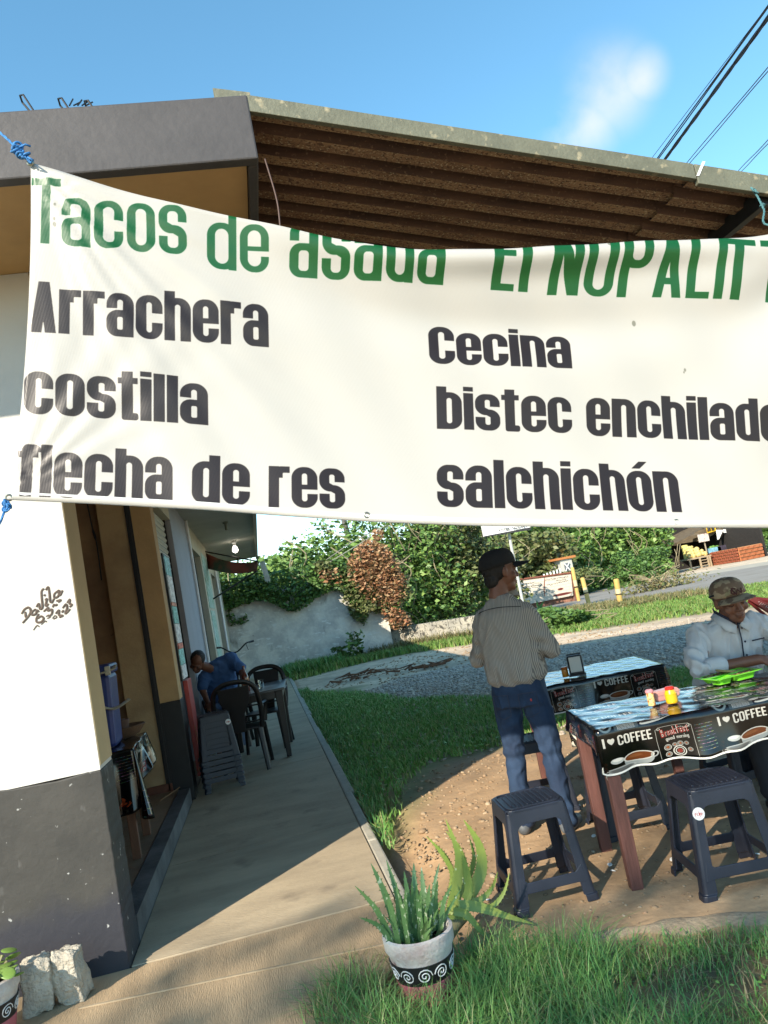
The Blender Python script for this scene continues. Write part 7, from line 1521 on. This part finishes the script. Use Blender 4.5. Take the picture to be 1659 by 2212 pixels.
for k in range(6): w = MB(); x_ = a.x-.35-.22*k; w.b2(x_-.05,x_+.05,sy2-.3,sy2-.26,TZ(sy2),b_.z+.25-.03*k); part(w, 'picket', M_['white'], o)
# fruit stand with brick counter
c0 = T(*zf_(875,750)); c1 = T(*zf_(1275,690)); c2 = T(*zf_(1605,622)); yC = c0.y
fs = thing('fruit_stand', 'open thatched fruit stand with red post and brick counter across the road', 'stall', c0)
def NX_(a, b):
    d_ = Vector((b.x-a.x, b.y-a.y)).normalized(); return (d_.y, -d_.x)
def brick_run(p0, p1, top0, top1, rows, cols, m):
    for j in range(rows):
        for i in range(cols+(j%2)):
            o_ = max(0,(i-.5*(j%2)))/cols; w_ = (1 if (i or not j%2) else .5)/cols; 
            if o_+w_ > 1: w_ = 1-o_
            if w_ < .2/cols: continue
            c = p0+(p1-p0)*(o_+w_/2); hh = (top0+(top1-top0)*(o_+w_/2))-c.z; L_ = (p1-p0).length*w_*.84
            w = MB(); w.box((0,0,0),(L_,.14,hh/rows*.72)); o = part(w, 'brick', m, fs); o.location = (c.x+NX_(p0,p1)[0]*.05, c.y+NX_(p0,p1)[1]*.05, c.z+hh*(j+.5)/rows); o.rotation_euler = (0,0,math.atan2(p1.y-p0.y,p1.x-p0.x))
    w = MB(); mid = (p0+p1)/2; vs = [p0,p1,Vector((p1.x,p1.y,top1)),Vector((p0.x,p0.y,top0))]; w.add(vs+[v+Vector((0,.25,0)) for v in vs], [(0,1,2,3),(7,6,5,4),(0,4,5,1),(1,5,6,2),(2,6,7,3),(3,7,4,0)]); part(w, 'mortar_wall', mat('orange_mortar_wall', (.55,.27,.12), .9, var=.1), fs)
bmk = mat('red_brick', (.28,.075,.035), .9, var=.3, scale=3, bump=.4)
t0z = P(*zf_(868,560), c0.y).z; t1z = P(*zf_(1260,490), c1.y).z; t2z = P(*zf_(1560,432), c2.y).z
brick_run(c0, c1, t0z, t1z, 5, 7, bmk); brick_run(c1, c2, t1z, t2z, 4, 4, mat('orange_brick', (.38,.12,.045), .9, var=.25, scale=3, bump=.4))
dkm = M_['interior']; w = MB(); w.b2(c0.x-3.6,c2.x+1.6,c0.y+4.5,c0.y+4.7,TZ(c0.y),t0z+3.5); w.b2(c2.x+.3,c2.x+.5,c2.y+.2,c0.y+4.5,TZ(c0.y),t2z+3); part(w, 'back_wall', dkm, fs)
r0, r1, r2 = P(*zf_(380,445), yC+1.5), P(*zf_(700,238), yC-.3), P(*zf_(920,170), yC-.5)
th = mat('brown_thatch', (.09,.065,.04), .95, col2=(.16,.12,.07), scale=3, bump=.8, stretch=(1,1,6))
w = MB(); q_ = Vector((0,5,.3)); rt = P(*zf_(1000,60), yC+2.5); w.add([r0, r1+Vector((0,0,-.2)), rt, r0+q_], [(0,1,2,3)]); re_ = P(*zf_(1800,330), yC); w.add([P(*zf_(560,360),yC-.2), P(*zf_(1000,240),yC-.6), rt+Vector((3,0,1)), rt], [(0,1,2,3)]); w.add([P(*zf_(1000,235),yC-.6), P(*zf_(1750,190),yC-.6), P(*zf_(1750,40),yC+3), rt], [(0,1,2,3)]); w.add([r0, P(*zf_(760,385),yC-.3), P(*zf_(1010,240),yC-.4), r1], [(0,1,2,3)]); part(w, 'thatched_roof', th, fs, solid=.25)
w = MB(); w.tube([P(*zf_(1085,505),yC-.2)+Vector((0,0,-.9)), P(*zf_(1085,505),yC-.2), P(*zf_(1020,200),yC-.2)], .17, 8); part(w, 'red_post', mat('red_post_paint', (.42,.05,.03), .6), fs)
w = MB(); w.tube([P(*zf_(800,560),yC-.5), P(*zf_(745,330),yC-.5)], .06, 6); part(w, 'wooden_post', mat('pale_wood', (.32,.27,.19), .8), fs)
w = MB(); p = P(*zf_(752,355),yC-.7); w.box(p,(.95,.05,.65)); part(w, 'hand_written_board', mat('price_board', (.6,.52,.46), .7, col2=(.3,.12,.1), scale=5, contrast=(.55,.65)), fs)
w = MB(); w.prism([(0,0),(1,0),(1,1),(0,1)], P(*zf_(805,295),yC-.8), P(*zf_(930,255),yC-.8)-P(*zf_(805,295),yC-.8), Vector((0,0,.8)), .05); part(w, 'yellow_sign', mat('yellow_sign', (.75,.45,.03), .6), fs)
img2 = None
w = MB(); bx_ = P(*zf_(815,285),yC-.9); ex_ = (P(*zf_(930,255),yC-.9)-bx_)/6.0
for k, strokes in enumerate(([(0,.1),(.2,0),(.5,.05),(.5,.8)],[(0,0),(.3,.8),(.6,0)],[(0,0),(0,.8)],[(0,0),(.5,0),(.0,.4),(.5,.8)],[(0,.0),(.5,.0),(.5,.8),(0,.8),(0,0)])):
    w.tube([bx_+ex_*(k*1.05+a*1.1)+Vector((0,0,.12+b*.7)) for a, b in strokes], .055, 4)
part(w, 'sign_letters', M_['black'], fs)
for (a, b, c, d_, lb_) in ((930,245,1030,385,'cloth'),(1035,235,1490,285,'tarp')):
    w = MB(); A, B2, C2, D2 = P(*zf_(a,b),yC-.9), P(*zf_(c,b),yC-.9), P(*zf_(c if lb_=='tarp' else c-60,d_ if lb_=='tarp' else d_-10),yC-.9), P(*zf_(a if lb_=='tarp' else a+20,d_),yC-.9); w.add([D2,C2,B2,A], [(0,1,2,3)]); part(w, 'white_'+lb_, M_['white'], fs, solid=.05)
# chair on the counter
o = thing('wooden_chair', 'small pale wooden chair standing behind the brick counter', 'chair', P(*zf_(1170,480),yC+.3)); w = MB(); 
pa = [P(*zf_(x_,y_),yC+.3)-o.location for x_, y_ in ((1150,480),(1115,350),(1190,350),(1225,470))]
w.tube([pa[0],pa[1]], .05, 5); w.tube([pa[2],pa[3]], .05, 5)
for k in range(4): w.tube([pa[1].lerp(pa[0],k/4), pa[2].lerp(pa[3],k/4)], .05, 4)
w.build('ladder_back', mat('pale_chair_wood', (.42,.22,.14), .7), o)['kind'] = 'stuff'
# crates, fruit table
ft2 = thing('fruit_table', 'rough wooden table of yellow fruit at the left of the stand', 'table', T(*zf_(690,790))); tz_ = P(*zf_(690,625), ft2.location.y).z-ft2.location.z; pw = mat('pale_old_wood', (.38,.30,.19), .8, var=.2)
xl, xr = P(*zf_(530,640),ft2.location.y).x-ft2.location.x, P(*zf_(860,590),ft2.location.y).x-ft2.location.x
w = MB(); w.b2(xl,xr,0,1.2,tz_-.12,tz_); w.build('table_top', pw, ft2)
for x_ in (xl+.15,(xl+xr)/2,(xl+xr)/2+.7,xr-.15): w = MB(); w.b2(x_-.06,x_+.06,.0,.1,-.1,tz_-.12); w.build('leg', pw, ft2)
for k in range(4): w = MB(); w.b2((xl+xr)/2,(xl+xr)/2+.7,.02,.06,.15+k*.22,.20+k*.22); w.build('rung', pw, ft2)
ym = island_var(mat('yellow_fruit', (.55,.38,.08), .5), [(.60,.42,.10),(.5,.32,.06),(.62,.5,.2),(.45,.33,.1)]); me = None
B = Body(); B.ell((0,0,0),(.19,.17,.16),n=10); fr_ = B.build('melon', ym, smooth=60); me = fr_.data; bpy.data.objects.remove(fr_)
k = 0
for row_, cnt in enumerate((9,8,6,4)):
    for i in range(cnt):
        o = bpy.data.objects.new('melon', me); COL.objects.link(o); x_ = xl+.3+(xr-xl-.5)*(i+.5*row_*.9)/9; o.location = ft2.location+Vector((x_, .2+.22*row_, tz_+.15+.22*row_+.05*(i%2))); o.rotation_euler = (i,k,row_); o.scale = (1+.2*((i*7)%3-1),)*3
        tag(o, 'yellow melon in the heap on the fruit table', 'melon', 'melons heaped on the fruit stand'); k += 1
for (x_, y_, c, lb_, nm) in ((895,530,(.20,.42,.55),'pale blue crate beside the brick counter under green fruit','crate'),(1010,500,(.05,.04,.06),'dark crate between blue crate and red post','crate')):
    o = thing('fruit_crate', lb_, 'crate', P(*zf_(x_,y_),yC-.2)); w = MB(); w.box((0,0,0),(1.1,.5,.42)); w.build('side', mat('crate_plastic', c, .6, var=.3, scale=6), o, bevel=.02)
for k in range(5):
    o = bpy.data.objects.new('green_melon', me.copy()); o.data.materials.clear(); o.data.materials.append(mat('green_rind', (.12,.25,.05), .5, var=.3)); COL.objects.link(o); o.location = P(*zf_(860+28*k,495-8*(k%2)),yC-.1); tag(o, 'green melon on the blue crate', 'melon', 'green melons on the crate')
o = thing('yellow_drum', 'tall yellow container left of the fruit heap', 'drum', P(*zf_(515,600),yC)); w = MB(); hh = P(*zf_(510,465),yC).z-o.location.z; w.lathe([(.27,-.4),(.27,hh),(.2,hh+.06),(0,hh+.06)]); w.build('drum_body', mat('yellow_drum', (.62,.52,.16), .6), o, smooth=40)
for (x_, y_, r, c, lb_) in ((410,770,.55,(.42,.32,.16),'brown sack heap on the shoulder left of the fruit table'),(250,780,.5,(.3,.3,.24),'pale wire basket at the left end of the stand')):
    b_ = T(*zf_(x_,y_+35)); o = thing('roadside_sack' if x_ > 300 else 'wire_basket', lb_, 'sack' if x_ > 300 else 'basket', b_); B = Body(); B.ell((0,0,r*.6),(r*1.5,r,r*.8),n=16); q_ = B.build('heap', mat('heap', c, .9, var=.3, scale=4, bump=.8), o); finish(q_, .06, 1, folds(3,.1))

n = 14000; pts = np.stack([g3.uniform(-30,110,n), g3.uniform(88,104,n), np.zeros(n)],1); hh = 6+3.5*vnoise(pts[:,0],pts[:,0]*0,.09,77)+1.5*vnoise(pts[:,0],pts[:,0]*0,.5,78); pts[:,2] = TZa(pts[:,1])+g3.random(n)*hh
Vv, Ff = leaves(n, pts, 1.5); wd2 = raw('distant_woodland', Vv, Ff, LEAFM['dark'], None, 'stuff')
